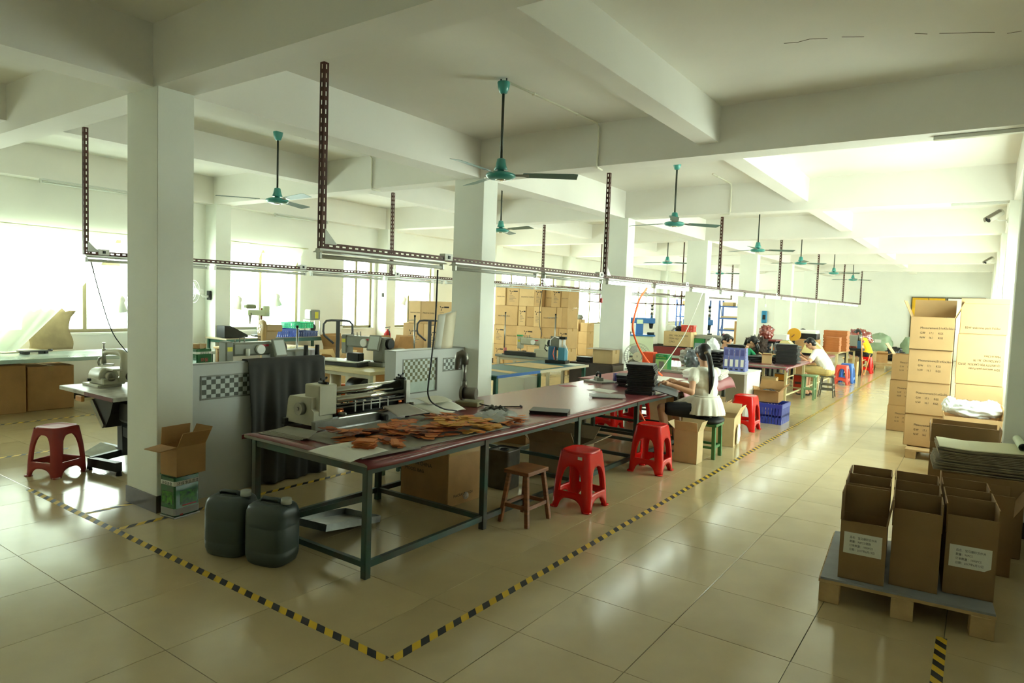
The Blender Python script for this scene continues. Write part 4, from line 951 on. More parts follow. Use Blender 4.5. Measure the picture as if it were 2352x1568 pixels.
def tube_lamp(label, loc, lit, grp, rz=0.0):
    t = thing('tube_lamp', label, 'lamp', loc, rz, grp)
    if not lamp_me:
        a = MB().prism([(-0.022, 0), (-0.022, -0.012), (-0.05, -0.022), (-0.048, -0.025), (0.048, -0.025), (0.05, -0.022), (0.022, -0.012), (0.022, 0)], 0, 1.23, Matrix(((1,0,0,0),(0,0,1,0),(0,1,0,0),(0,0,0,1)))).mesh('housing'); a.materials.append(M_lampw)
        b = MB().box(-0.018, 0.018, 0, 0.022, -0.068, -0.024, ch=0.003).mesh('lamp_holder'); b.materials.append(M_lampw)
        for k, m in ((0, M_tube_off), (1, M_tube_on)):
            c = MB().cyl((0, 0.022, -0.05), (0, 1.208, -0.05), 0.0135, n=14).mesh('tube'); c.materials.append(m); lamp_me[k] = c
        lamp_me['a'] = a; lamp_me['b'] = b
    child_mesh(lamp_me['a'], 'housing', t); child_mesh(lamp_me['b'], 'lamp_holder', t); child_mesh(lamp_me['b'], 'lamp_holder', t, (0, 1.208, 0)); child_mesh(lamp_me[int(lit)], 'tube', t)
    return t
ordn = ['first', 'second', 'third', 'fourth', 'fifth', 'sixth', 'seventh', 'eighth', 'ninth', 'tenth', 'eleventh', 'twelfth', 'thirteenth', 'fourteenth', 'fifteenth', 'sixteenth', 'seventeenth', 'eighteenth']
for k in range(17):
    y = 2.82+k*1.362
    lit = 3 <= k
    tube_lamp('%s fluorescent tube lamp on the aisle-side rail, counted from the camera, %s' % (ordn[k], 'lit' if lit else 'unlit'), (-3.548, y, RZ-0.002), lit, 'lamps on the aisle-side rail')
for k in range(13):
    tube_lamp('%s unlit tube lamp on the left rail, counted from the near end' % ordn[k], (-6.978, 2.84+k*1.30, RZ-0.002), False, 'lamps on the left rail')
for y, lab in ((3.86, 'unlit tube lamp fixed under the left wall beam at the frame edge'), (7.65, 'unlit tube lamp fixed under the left wall beam above the second window')):
    tube_lamp(lab, (-10.87, y, ZB-0.001), False, 'lamps under the wall beam')
def jbox(label, loc):
    t = thing('junction_box', label, 'junction box', loc, 0, 'boxes on the lamp rails')
    MB().box(-0.03, 0.03, -0.05, 0.05, 0, 0.055, ch=0.004).build('body', M_white, t); MB().box(0.028, 0.036, -0.012, 0.012, 0.015, 0.04).build('screw_plate', M_dark, t)
for X, y, lab in ((-3.55, 4.09, 'white junction box on the aisle-side rail above the hot-air arm'), (-3.55, 6.72, 'white junction box at the second hanger of the aisle-side rail'), (-3.55, 9.4, 'white junction box on the lit part of the rail'), (-3.55, 14.6, 'small far junction box on the lit rail'),
                  (-6.98, 3.0, 'junction box at the near corner of the left rail'), (-6.98, 5.31, 'junction box in the middle of the left rail'), (-6.98, 6.95, 'junction box at the second hanger of the left rail')):
    jbox(lab, (X, y, RZ+0.004))
M_thin = mat('white_cord', (200, 200, 186), 0.6)
def plug_cord(label, top, L, m2):
    t = thing('hanging_plug', label, 'plug', top, 0, 'hanging plugs')
    MB().tube([(0, 0, 0), (0.004, 0.003, -L*0.5), (0, 0.008, -L)], 0.003, 6).build('cord', M_thin, t)
    MB().box(-0.014, 0.014, -0.006, 0.022, -L-0.055, -L, ch=0.004).build('plug_body', m2, t)
plug_cord('red and grey plug hanging from the rail before the third column', (-3.57, 6.82, RZ-0.03), 0.20, mat('plug_red', (176, 40, 44), 0.4))
plug_cord('small grey plug hanging from the left rail', (-6.99, 6.70, RZ-0.03), 0.22, M_greymach)
plug_cord('white plug hanging from the far lit rail', (-3.57, 13.9, RZ-0.03), 0.16, M_white)
cable('cord', 'thin cord from the left rail slanting down to the skiving machine table', 'cable', [(-6.99, 2.9, 1.94), (-6.98, 2.98, 1.6), (-6.95, 3.08, 1.25), (-6.80, 3.2, 0.98), (-6.55, 3.15, 0.745)], 0.005, M_cable)

# ================================================================ cctv cameras on the right pillars
def cctv(label, loc, rz, dome=False):
    t = thing('cctv_camera', label, 'camera', loc, rz, 'security cameras')
    MB().box(-0.012, 0, -0.03, 0.03, -0.03, 0.03, ch=0.002).build('wall_plate', M_white, t)
    MB().tube([(-0.01, 0, 0), (-0.10, 0, 0), (-0.13, -0.01, 0.03)], 0.010, 10).build('bracket', M_white, t)
    M = Matrix.Translation((-0.14, -0.02, 0.06)) @ Matrix.Rotation(math.radians(-38), 4, 'Y') @ Matrix.Rotation(0.5, 4, 'Z')
    b = MB(); b.tube([M @ Vector((-0.10, 0, 0)), M @ Vector((0.10, 0, 0))], 0.042, 18); b.build('body', mat('cctv_grey', (196, 192, 178), 0.35), t)
    MB().tube([M @ Vector((-0.106, 0, 0)), M @ Vector((-0.10, 0, 0))], 0.036, 18).build('lens', M_rubber, t)
    s = MB(); s.sheet(lambda u, v: M @ Vector((-0.125+0.2*u, 0.047*math.cos(PI*v), 0.047*math.sin(PI*v))), 2, 12, 0.002).build('sunshield', mat('cctv_shield', (120, 112, 96), 0.4), t)
cctv('white security camera with sunshield on the second right pillar', (0.20, 10.60, 2.95), 0.0); cctv('smaller dark-faced security camera on a farther right pillar', (0.20, 18.66, 2.95), 0.0)
ln = lambda lab, y: tag(MB().box(-0.30, 0.30, -0.03, 0.03, 0, 0.03, ch=0.003).build('wall_lamp', M_lampw, loc=(-0.12, y, ZB-0.031)), lab, 'lamp', 'small lamps at the right beam ends')
ln('thin lamp batten under the second beam at the right edge', 6.6); ln('thin lamp batten under the third beam near the camera on the pillar', 10.6)

# ================================================================ curtains
M_sheer = sheer_mat('sheer_curtain', (236, 242, 228), 0.12, 0.22)
M_rodw = mat('curtain_rod', (206, 204, 170), 0.4)
def rod(label, y0, y1, z):
    t = thing('curtain_rod', label, 'curtain rod', (-11.05, y0, z)); MB().tube([(0, 0, 0), (0, (y1-y0)*0.5, -0.012), (0, y1-y0, 0)], 0.010, 8).build('rod', M_rodw, t)
    for y in (0.05, y1-y0-0.05): MB().box(-0.10, 0.0, y-0.01, y+0.01, -0.012, 0.012).build('bracket', M_rodw, t)
rod('curtain rod over the big left window', 2.75, 6.2, 2.54); rod('curtain rod over the second left window', 6.76, 8.55, 2.60); rod('curtain rod over the narrow windows beyond the wall pier', 10.82, 12.5, 2.58)
def curtain(label, y0, y1, z0, knot, tail, w=0.10, n=30):
    """curtain gathered from its rod to a knot, then a loose tail"""
    t = thing('curtain', label, 'curtain', (-11.02, (y0+y1)/2, 0), 0, 'sheer white curtains'); ym = (y0+y1)/2
    ky, kz = knot; ty, tz = tail
    def fn(u, v):
        s = 2*u-1
        if v < 0.72:
            q = v/0.72; y = (y0+(y1-y0)*u)*(1-q)+(ky+s*0.035)*q+0.02*math.sin(u*26)*q*(1-q); z = z0*(1-q)+kz*q-0.05*math.sin(PI*q)*(1-s*s)
        else:
            q = (v-0.72)/0.28; y = ky+(ty-ky)*q+s*(0.035+w*q); z = kz+(tz-kz)*q+0.01*s
        return (0.025*math.sin(u*24)*(0.3+0.7*v), y-ym, z)
    MB().sheet(fn, n, 26).build('cloth', M_sheer, t)
    MB().tube([(0.0, ky-ym, kz+0.07), (0.01, ky-ym, kz+0.03), (0.0, ky-ym+0.01, kz), (0.0, ky-ym, kz-0.04), (0.0, ty-ym, tz+0.02)], [0.02, 0.05, 0.055, 0.045, 0.07], 12).build('knot', M_whitecloth, t)
curtain('sheer curtain tied in a knot at the right of the big left window', 5.0, 6.1, 2.52, (5.0, 1.50), (5.03, 1.30))
curtain('sheer curtain with a big knot at the left of the second window', 6.80, 7.55, 2.58, (7.02, 1.55), (7.0, 1.36))
curtain('sheer curtain with a small knot at the right of the second window', 7.5, 8.45, 2.58, (7.82, 1.62), (7.85, 1.44))
curtain('sheer curtain tied at the narrow window beyond the wall pier', 11.0, 12.3, 2.56, (11.25, 1.65), (11.2, 1.5))
def big_curtain(u, v):
    # hangs from the rod and is swept to the left, spilling onto the window table
    y = (2.95+2.0*u)*(1-v**1.3)+(2.55+0.95*u)*v**1.3; z = 2.52*(1-v)+0.80*v
    x = -11.0+0.03*math.sin(u*40)+0.35*v**2.2+0.10*math.sin(u*14+2*v)*v
    return (x, y, z)
tag(MB().sheet(big_curtain, 60, 34).build('curtain', M_sheer), 'sheer white curtain swept aside over the window table at the far left', 'curtain', 'sheer white curtains')
# wall fan on the left pier
wf_ = thing('wall_fan', 'white wall fan mounted on the pier behind the near column', 'fan', (-10.99, 6.45, 1.62))
MB().box(-0.05, 0.05, -0.03, 0, -0.08, 0.08, ch=0.006).build('wall_plate', M_rubber, wf_); MB().tube([(0, -0.03, -0.02), (0, -0.12, -0.02), (0, -0.16, 0.04)], 0.022, 10).build('bracket', M_white, wf_)
MB().cyl((0, -0.14, 0.06), (0, -0.26, 0.06), 0.05, 0.055, 16).build('motor', M_white, wf_)
for k in range(3): 
    a = k*2*PI/3; MB().prism([(0.02, -0.02), (0.15, -0.06), (0.17, 0.02), (0.10, 0.06), (0.02, 0.03)], 0, 0.003, Matrix.Translation((0, -0.29, 0.06)) @ Matrix.Rotation(PI/2, 4, 'X') @ Matrix.Rotation(a, 4, 'Z') @ Matrix.Rotation(0.3, 4, 'X')).build('blade', mat('pale_blue_blade', (170, 196, 200), 0.3), wf_)
g = MB()
for r_ in (0.05, 0.10, 0.15, 0.19): g.tube([(r_*math.cos(2*PI*k/24), -0.33 if r_ < 0.18 else -0.29, 0.06+r_*math.sin(2*PI*k/24)) for k in range(24)], 0.003, 5, closed=True)
for k in range(16): a = 2*PI*k/16; g.tube([(0.03*math.cos(a), -0.335, 0.06+0.03*math.sin(a)), (0.15*math.cos(a), -0.33, 0.06+0.15*math.sin(a)), (0.19*math.cos(a), -0.29, 0.06+0.19*math.sin(a)), (0.13*math.cos(a), -0.24, 0.06+0.13*math.sin(a)), (0.05*math.cos(a), -0.23, 0.06+0.05*math.sin(a))], 0.002, 4)
g.build('guard', M_white, wf_)
# ================================================================ left side: window table, skiving machine, machine tables
def work_table(label, loc, rz, w, d, h, mt, ml, tk=0.03, low=0.14, cat='table', name='work_table', leg=0.045, apron=True):
    t = thing(name, label, cat, loc, rz)
    MB().box(-w/2, w/2, -d/2, d/2, h-tk, h, ch=0.004).build('top', mt, t)
    for sx in (-1, 1):
        for sy in (-1, 1): MB().box(sx*(w/2-0.05)-leg/2, sx*(w/2-0.05)+leg/2, sy*(d/2-0.05)-leg/2, sy*(d/2-0.05)+leg/2, 0, h-tk).build('leg', ml, t)
    if apron:
        for sy in (-1, 1): MB().box(-w/2+0.05, w/2-0.05, sy*(d/2-0.05)-0.012, sy*(d/2-0.05)+0.012, h-tk-0.05, h-tk).build('apron', ml, t)
    if low:
        for sx in (-1, 1): MB().box(sx*(w/2-0.05)-0.015, sx*(w/2-0.05)+0.015, -d/2+0.07, d/2-0.07, low, low+0.03).build('rail', ml, t)
        MB().box(-w/2+0.05, w/2-0.05, -0.015, 0.015, low, low+0.03).build('rail', ml, t)
    return t
M_greenleg = mat('green_leg', (38, 92, 74), 0.45)
M_glasstop = mat('pale_glossy_top', (196, 206, 196), 0.18, rgb2=(120, 150, 136), scale=1.5)
work_table('long pale window table on green legs at the far left', (-10.30, 4.0, 0), 0, 1.02, 3.7, 0.76, M_glasstop, M_greenleg, 0.05, low=0)
def torn(u, v):
    y = 3.72+0.56*u+0.02*math.sin(v*9); z = 0.775+0.57*v+(0.02*math.sin(u*25)+0.012*math.sin(u*61) if v > 0.95 else 0); 
    if u > 0.93 and v > 0.8: y += 0.10*(v-0.8)*5*(u-0.93)/0.07
    return (-10.90-0.14*v+0.02*math.sin(u*5), y, z)
tag(MB().sheet(torn, 24, 16, 0.006).build('torn_cardboard', mat('dusty_cardboard', (150, 130, 96), 0.85, var=0.25, scale=4)), 'torn sheet of brown cardboard leaning against the big left window', 'cardboard')
tag(MB().sheet(lambda u, v: (-10.98+0.26*v, 3.35+0.62*u, 0.768+0.035*math.sin(PI*u)*math.sin(PI*v)+0.03*max(0, u-0.8)), 14, 10, 0.003).build('cream_sheet', mat('cream_sheet', (196, 186, 150), 0.7)), 'crumpled cream sheet on the window table', 'paper')
tag(MB().box(-0.45, 0.45, -0.50, 0.5, 0, 0.002).build('plastic_sheet', M_film, loc=(-10.4, 4.9, 0.7615)), 'clear plastic sheet lying on the window table', 'film')
sv = thing('desk_scale', 'small dark flat scale on the window table', 'scale', (-10.55, 3.66, 0.762), 0.2)
MB().box(-0.10, 0.10, -0.17, 0.17, 0.03, 0.042, ch=0.003).build('platform', M_dark, sv); MB().box(-0.08, 0.08, -0.14, -0.10, 0, 0.03).build('foot', M_dark, sv); MB().box(-0.08, 0.08, 0.10, 0.14, 0, 0.03).build('foot', M_dark, sv); MB().cyl((0, 0.19, 0.035), (0, 0.24, 0.035), 0.015).build('knob', M_dark, sv)
carton('long brown carton under the window table, left one', (-10.55, 3.05, 0), 0, 0.5, 0.86, 0.64, m=M_card); carton('brown carton under the window table, right one', (-10.6, 3.79, 0), 0, 0.5, 0.56, 0.60, m=M_card)
carton('low dark carton under the window table behind the column', (-10.6, 4.8, 0), 0, 0.45, 0.5, 0.34, m=M_cdark)

# skiving machine
sk = thing('skiving_machine', 'skiving machine with curved arm on a white-topped stand with pedal, left of the near column', 'machine', (-6.70, 3.03, 0))
M_whitetop = mat('worn_white_top', (206, 204, 192), 0.4, rgb2=(150, 146, 134), scale=7)
MB().box(-0.55, 0.56, -0.31, 0.27, 0.70, 0.74, ch=0.006).build('table_top', M_whitetop, sk); MB().box(0.0, 0.55, -0.312, -0.306, 0.70, 0.735).build('red_edge', mat('dark_red_edge', (96, 30, 26), 0.5), sk)
MB().box(-0.32, 0.02, -0.14, 0.08, 0.74, 0.765, ch=0.004).build('base_plate', M_cream, sk)
MB().tube([(-0.30, -0.03, 0.835), (-0.27, -0.03, 0.835), (-0.04, -0.03, 0.84), (0.0, -0.03, 0.84)], [0.055, 0.075, 0.085, 0.085], 20).build('housing', M_cream, sk)
MB().box(-0.26, 0.05, -0.11, 0.10, 0.765, 0.83, ch=0.01).build('housing_foot', M_cream, sk)
MB().box(-0.10, 0.14, -0.06, 0.10, 0.905, 0.925, ch=0.004).build('cover_plate', M_cream, sk)
MB().lathe([(0.048, 0), (0.05, 0.03), (0.042, 0.05), (0.030, 0.05), (0.028, 0.01)], 22, R3(0, PI/2, 0, (0.0, -0.03, 0.84))).build('bell_knife', mat('pale_ring', (182, 178, 162), 0.35), sk)
MB().cyl((-0.29, -0.06, 0.80), (-0.33, -0.06, 0.80), 0.014).cyl((-0.18, -0.12, 0.80), (-0.18, -0.15, 0.80), 0.014).build('adjusting_screw', M_dark, sk)
MB().tube([(0.10, 0.06, 0.80), (0.115, 0.06, 0.90), (0.115, 0.06, 1.01), (0.10, 0.06, 1.05), (0.06, 0.055, 1.07), (-0.02, 0.04, 1.075), (-0.13, 0.02, 1.07), (-0.17, 0.01, 1.06)], [0.045, 0.042, 0.040, 0.038, 0.034, 0.030, 0.028, 0.028], 14).build('arm', M_cream, sk)
MB().cyl((-0.18, 0.0, 0.95), (-0.18, 0.0, 1.10), 0.022, 0.016).cyl((-0.18, 0, 1.10), (-0.18, 0, 1.15), 0.006).cyl((-0.18, 0, 1.148), (-0.18, 0, 1.155), 0.016).build('presser_column', M_steel, sk)
MB().tube([(-0.18, 0.0, 1.02), (-0.23, -0.02, 1.0), (-0.25, -0.02, 0.96), (-0.23, -0.02, 0.93)], 0.012, 8).bar((-0.18, 0, 0.945), (0.02, 0.0, 0.955), 0.016).build('presser_lever', M_steel, sk)
MB().cyl((0.14, 0.10, 0.85), (0.24, 0.10, 0.85), 0.05).build('belt_pulley', M_rubber, sk)
ch_ = MB(); ch_.prism([(-0.22, 0.70), (0.20, 0.70), (0.12, 0.52), (0.02, 0.38), (-0.02, 0.38), (-0.20, 0.60)], -0.14, 0.14, Matrix(((1,0,0,0),(0,0,1,0),(0,1,0,0),(0,0,0,1)))); ch_.build('waste_chute', M_dark, sk)
MB().bar((-0.24, -0.145, 0.61), (0.0, -0.145, 0.39), 0.02, 0.05).build('chute_edge', M_steel, sk)
MB().box(-0.14, -0.02, -0.33, -0.30, 0.64, 0.69, ch=0.004).build('switch_box', mat('ochre_plastic', (190, 130, 60), 0.5), sk)
MB().box(0.12, 0.34, -0.08, 0.14, 0.44, 0.66, ch=0.03).build('motor', M_dark, sk)
MB().prism([(-0.05, 0.0), (0.05, 0.0), (0.03, 0.48), (-0.06, 0.48)], 0.0, 0.06, Matrix(((1,0,0,0),(0,0,1,0),(0,1,0,0.10),(0,0,0,1)))).build('stand_column', M_dark, sk)
MB().bar((-0.02, 0.03, 0.33), (0.45, 0.03, 0.30), 0.05, 0.09).build('stand_beam', M_dark, sk)
MB().bar((-0.46, 0.04, 0.10), (0.05, 0.03, 0.13), 0.06, 0.07).bar((0.0, -0.26, 0.075), (0.42, -0.20, 0.085), 0.06, 0.08).bar((0.0, 0.03, 0.12), (0.0, -0.26, 0.09), 0.05, 0.06).build('stand_base', M_dark, sk)
MB().box(-0.13, 0.13, -0.11, 0.11, -0.008, 0.008, R3(0.35, 0.1, 0.3, (-0.16, -0.10, 0.12)), 0.003).build('pedal', M_steel, sk)
for p in ((-0.42, 0.04), (0.0, -0.27), (0.40, -0.19), (0.3, 0.1)): MB().cyl((*p, 0), (*p, 0.07), 0.026, 0.014).build('foot', M_rubber, sk)
MB().bar((0.3, 0.1, 0.07), (0.3, 0.03, 0.30), 0.05, 0.05).build('stand_leg', M_dark, sk)

for c_ in sk.children:
    if c_.name.split('.')[0] in ('base_plate', 'housing', 'housing_foot', 'cover_plate', 'bell_knife', 'adjusting_screw', 'arm', 'presser_column', 'presser_lever', 'belt_pulley'): c_.location.x -= 0.15
# ---- generic industrial sewing machine head (arm along +X, needle at -X)
def sew_head(t, sc_=1.0, m=None, panel=True, o=(0, 0, 0)):
    m = m or M_greymach; ox, oy, oz = o
    def B(n, mm, *a, ch=0.01): MB().box(ox+a[0]*sc_, ox+a[1]*sc_, oy+a[2]*sc_, oy+a[3]*sc_, oz+a[4]*sc_, oz+a[5]*sc_, ch=ch*sc_).build(n, mm, t)
    B('bed', m, -0.26, 0.30, -0.10, 0.10, 0, 0.05); B('column', m, 0.14, 0.30, -0.09, 0.09, 0.05, 0.33, ch=0.02); B('arm', m, -0.26, 0.16, -0.07, 0.07, 0.20, 0.33, ch=0.02); B('head', m, -0.33, -0.25, -0.065, 0.065, 0.12, 0.34, ch=0.012)
    MB().cyl((ox+0.02*sc_, oy-0.07*sc_, oz+0.26*sc_), (ox+0.02*sc_, oy-0.10*sc_, oz+0.26*sc_), 0.045*sc_, n=18).build('dial', M_white, t)
    MB().cyl((ox-0.29*sc_, oy, oz+0.05*sc_), (ox-0.29*sc_, oy, oz+0.12*sc_), 0.008*sc_).build('needle_bar', M_steel, t); B('presser_foot', M_steel, -0.31, -0.27, -0.03, 0.01, 0.05, 0.058, ch=0.002)
    B('warning_sticker', mat('yellow_sticker', (206, 196, 40), 0.5), -0.315, -0.265, -0.0665, -0.065, 0.25, 0.29, ch=0.0001); B('maker_plate', mat('red_plate', (190, 36, 60), 0.5), 0.04, 0.12, -0.072, -0.07, 0.285, 0.305, ch=0.0001)
    MB().cyl((ox+0.30*sc_, oy, oz+0.26*sc_), (ox+0.34*sc_, oy, oz+0.26*sc_), 0.06*sc_, n=20).build('handwheel', M_dark, t)
    for k in range(3): MB().cyl((ox+(-0.2+0.05*k)*sc_, oy, oz+0.33*sc_), (ox+(-0.2+0.05*k)*sc_, oy, oz+(0.36+0.01*k)*sc_), 0.006*sc_).build('thread_guide', M_steel, t)
    if panel:
        MB().box(-0.075*sc_, 0.075*sc_, -0.012*sc_, 0.012*sc_, -0.09*sc_, 0.09*sc_, R3(-0.35, 0, 0.1, (ox+0.20*sc_, oy-0.13*sc_, oz+0.27*sc_)), 0.005).build('control_panel', M_greymach, t)
        MB().box(-0.06*sc_, 0.06*sc_, -0.0135*sc_, -0.012*sc_, -0.075*sc_, 0.075*sc_, R3(-0.35, 0, 0.1, (ox+0.20*sc_, oy-0.13*sc_, oz+0.27*sc_))).build('panel_face', mat('pale_panel', (196, 204, 200), 0.2), t)
# machine 1 behind partition 1
work_table('sewing machine table hidden behind the grey partition', (-5.85, 3.9, 0), PI/2, 1.25, 0.55, 0.89, M_glasstop, M_dark)
m1 = thing('sewing_machine', 'long grey sewing machine with tilted control panel behind the cloth-hung partition', 'machine', (-5.80, 3.86, 0.891), PI/2); sew_head(m1, 1.0); MB().box(0.3, 0.62, -0.08, 0.08, 0.0, 0.24, ch=0.02).build('drive_housing', M_greymach, m1); MB().cyl((-0.12, -0.09, 0.20), (-0.12, -0.09, 0.27), 0.02).build('oil_cup', M_white, m1)
bn = thing('black_bag', 'black plastic bag lying behind the sewing machine', 'bag', (-5.99, 4.22, 0.891)); crumple('bag', mat('black_film', (24, 24, 24), 0.3), bn, (0, 0.16, 0.09), (0.12, 0.15, 0.10), 4)
for k, y in enumerate((4.52, 4.66)):
    sp_ = thing('thread_spool', ['black thread spool behind the partition, nearer one', 'black thread spool behind the partition, farther one'][k], 'spool', (-5.62, y-0.18, 0.891)); MB().cyl((0, 0, 0), (0, 0, 0.01), 0.04).build('base', M_white, sp_); MB().cyl((0, 0, 0.01), (0, 0, 0.29), 0.028, 0.022).build('thread', M_rubber, sp_)
def post(label, loc, h, arm=0.0):
    t = thing('thread_stand', label, 'stand', loc); MB().cyl((0, 0, 0), (0, 0, h), 0.011, n=10).build('pole', M_steel, t); MB().cyl((0, 0, 0), (0, 0, 0.015), 0.04).build('base', M_dark, t); MB().cyl((0, 0, h-0.01), (0, 0, h+0.015), 0.014).build('cap', M_dark, t)
    if arm: MB().tube([(-arm, 0, h-0.06), (arm*0.2, 0, h-0.05)], 0.006, 6).build('arm', M_steel, t)
    return t
post('grey upright thread stand pole behind the draped partition', (-5.95, 4.48, 0.891), 0.46)
post('white thread stand pole in front of the carton pile', (-6.35, 6.70, 0.771), 0.68, 0.12); post('thread stand pole just right of the second column', (-6.95, 9.66, 0.751), 0.74, 0.10); post('thread stand pole in front of the carton wall', (-6.14, 10.05, 0.751), 0.74, 0.16)
# green tin and small box behind the near column
work_table('table edge behind the near column carrying a green tin', (-7.75, 4.15, 0), 0, 0.8, 0.9, 0.80, M_glasstop, M_dark)
gt2 = thing('solvent_tin', 'second green and white solvent tin on the table behind the near column', 'tin', (-7.60, 4.34, 0.801), 0.1)
MB().box(-0.085, 0.085, -0.10, 0.10, 0, 0.21, ch=0.01).build('body', M_tingreen, gt2); MB().box(-0.086, 0.086, -0.101, 0.101, 0.14, 0.185, ch=0.01).build('white_band', M_paper, gt2); text('环保清漆', 0.03, M_print, gt2, (0.0875, -0.06, 0.148), (PI/2, 0, PI/2)); text('环保', 0.05, mat('tin_red', (170, 40, 34), 0.4), gt2, (0.0862, -0.05, 0.06), (PI/2, 0, PI/2))
carton('tiny brown box on top of the second solvent tin', (-7.62, 4.33, 1.0115), 0.2, 0.12, 0.14, 0.055, m=M_card)
# second machine table (in the gap) with pattern sewer
t2 = work_table('cream machine table seen in the gap between the two partitions', (-6.85, 6.15, 0), 0, 1.5, 0.95, 0.77, mat('cream_top', (206, 190, 142), 0.4), M_cream, 0.045, low=0)
M_cyl = mat('beige_pedestal', (186, 176, 146), 0.5)
for x in (-0.62, -0.28): MB().cyl((x, -0.15, 0), (x, -0.15, 0.72), 0.075, n=18).build('pedestal', M_cyl, t2)
MB().cyl((0.12, -0.2, 0.50), (0.38, -0.2, 0.50), 0.13, n=18).build('under_motor', M_dark, t2)
m2 = thing('pattern_sewing_machine', 'pattern sewing machine with tilted display between the two partitions', 'machine', (-6.76, 6.22, 0.771), 0.15); sew_head(m2, 1.18, M_greymach)
MB().box(-0.62, 0.10, -0.36, -0.05, 0.055, 0.07, ch=0.003).build('clamp_plate', M_white, m2); MB().box(-0.60, 0.12, -0.34, 0.0, 0.0, 0.055, ch=0.004).build('feed_table', M_rubber, m2); MB().box(-0.10, 0.10, -0.30, -0.18, 0.075, 0.18, ch=0.01).build('feed_unit', M_dark, m2)
MB().tube([(0.38, 0.02, 0.22), (0.55, 0.02, 0.24), (0.68, 0.02, 0.22), (0.74, 0.02, 0.1), (0.75, 0.02, 0.0)], 0.028, 12).build('hose_pipe', M_cyl, m2)
cable('air_hose', 'orange-red air hose hanging under the cream machine table', 'hose', [(-6.62, 5.98, 0.5), (-6.60, 5.90, 0.3), (-6.66, 5.86, 0.12), (-6.7, 5.8, 0.012)], 0.008, M_orange)
cable('air_hose', 'black hose under the cream machine table', 'hose', [(-6.75, 5.98, 0.5), (-6.78, 5.9, 0.25), (-6.72, 5.85, 0.1), (-6.66, 5.8, 0.012)], 0.008, M_cable)
cable('air_hose', 'cream hose bowing out in front of the beige pedestals', 'hose', [(-7.35, 5.95, 0.42), (-7.25, 5.80, 0.50), (-6.95, 5.74, 0.40), (-6.6, 5.72, 0.22), (-6.35, 5.7, 0.06), (-6.2, 5.68, 0.012)], 0.013, M_cyl)
ob = thing('orange_machine_guard', 'orange guard of a low machine behind the draped partition', 'machine', (-8.3, 6.35, 0)); MB().prism([(-0.2, 0), (0.2, 0), (0.12, 0.30), (-0.12, 0.30)], -0.15, 0.15, Matrix(((1,0,0,0),(0,0,1,0),(0,1,0,0.33),(0,0,0,1)))).build('guard', mat('orange_paint', (204, 92, 28), 0.45), ob); MB().box(-0.28, 0.28, -0.2, 0.2, 0, 0.33, ch=0.02).build('body', M_dark, ob)
# fan table
work_table('small plywood-edged white table holding the brown fan', (-9.75, 6.75, 0), 0.15, 1.1, 1.25, 0.80, mat('plywood_top', (206, 176, 126), 0.4, var=0.1), M_palewood, 0.035)
bf = thing('bench_grinder_fan', 'brown moulded blower fan with slotted round face on the small table', 'fan', (-9.95, 6.78, 0.801), 1.35)
M_fanbr = mat('brown_fan_plastic', (146, 122, 78), 0.45)
loft([[(x*1.0, y, z) for x, y, z in superring(0.05*q, 0.135*q2, z, 0.8, 24)] for q, q2, z in ((1.0, 0.75, 0), (1.0, 0.85, 0.05), (1.05, 0.85, 0.12), (1.1, 0.95, 0.22), (1.1, 1.1, 0.29), (1.05, 1.05, 0.36), (0.9, 0.7, 0.42), (0.4, 0.3, 0.44))]).build('fan_case', M_fanbr, bf)
MB().box(0.04, 0.33, -0.075, 0.075, 0.24, 0.36, ch=0.02).build('motor_housing', M_fanbr, bf); MB().prism([(0.03, 0.0), (0.16, 0.0), (0.26, 0.24), (0.05, 0.24)], -0.05, 0.05, Matrix(((1,0,0,0),(0,0,1,0),(0,1,0,0),(0,0,0,1)))).build('stand', M_fanbr, bf)
for k in range(6): 
    a = k*PI/3+0.3; MB().prism([(0.025, -0.012), (0.085, -0.026), (0.085, 0.026), (0.025, 0.012)], 0, 0.004, R3(0, -PI/2, 0, (-0.054, 0, 0.295)) @ Matrix.Rotation(a, 4, 'Z')).build('face_slot', M_whitep, bf)
for r in range(3):
    for k in range(3): MB().box(-0.056, -0.052, -0.06+k*0.045, -0.035+k*0.045, 0.05+r*0.045, 0.08+r*0.045).build('face_slot', M_dark, bf)
# teal table along the window with drill press, baskets
tt = work_table('long teal-edged bench under the second window', (-10.72, 7.55, 0), 0, 0.66, 2.3, 0.90, mat('bench_top', (180, 168, 140), 0.5), M_greenleg, 0.03); MB().box(0.331, 0.343, -1.15, 1.15, 0.82, 0.885).build('edge_band', mat('teal_edge', (64, 108, 102), 0.5), tt)
dp = thing('drill_press', 'small bench drill press in front of the second window', 'drill', (-10.80, 7.28, 0.901), -0.3)
MB().box(-0.12, 0.12, -0.10, 0.10, 0, 0.025, ch=0.006).build('base', M_dark, dp); MB().cyl((0, 0.05, 0.02), (0, 0.05, 0.52), 0.022).build('column', M_wood, dp); MB().box(-0.06, 0.06, -0.20, 0.12, 0.38, 0.48, ch=0.015).build('head', mat('pale_green_enamel', (176, 186, 150), 0.4), dp); MB().box(-0.09, 0.09, -0.24, -0.06, 0.50, 0.58, ch=0.02).build('belt_cover', mat('olive_cover', (112, 118, 86), 0.5), dp); MB().cyl((0, 0.13, 0.36), (0, 0.13, 0.56), 0.07).build('motor', mat('pale_green_enamel', (176, 186, 150), 0.4), dp); MB().cyl((0, -0.15, 0.22), (0, -0.15, 0.38), 0.012, 0.03).build('chuck', M_steel, dp); MB().bar((0.06, -0.15, 0.42), (0.15, -0.17, 0.36), 0.012).build('feed_lever', M_dark, dp)
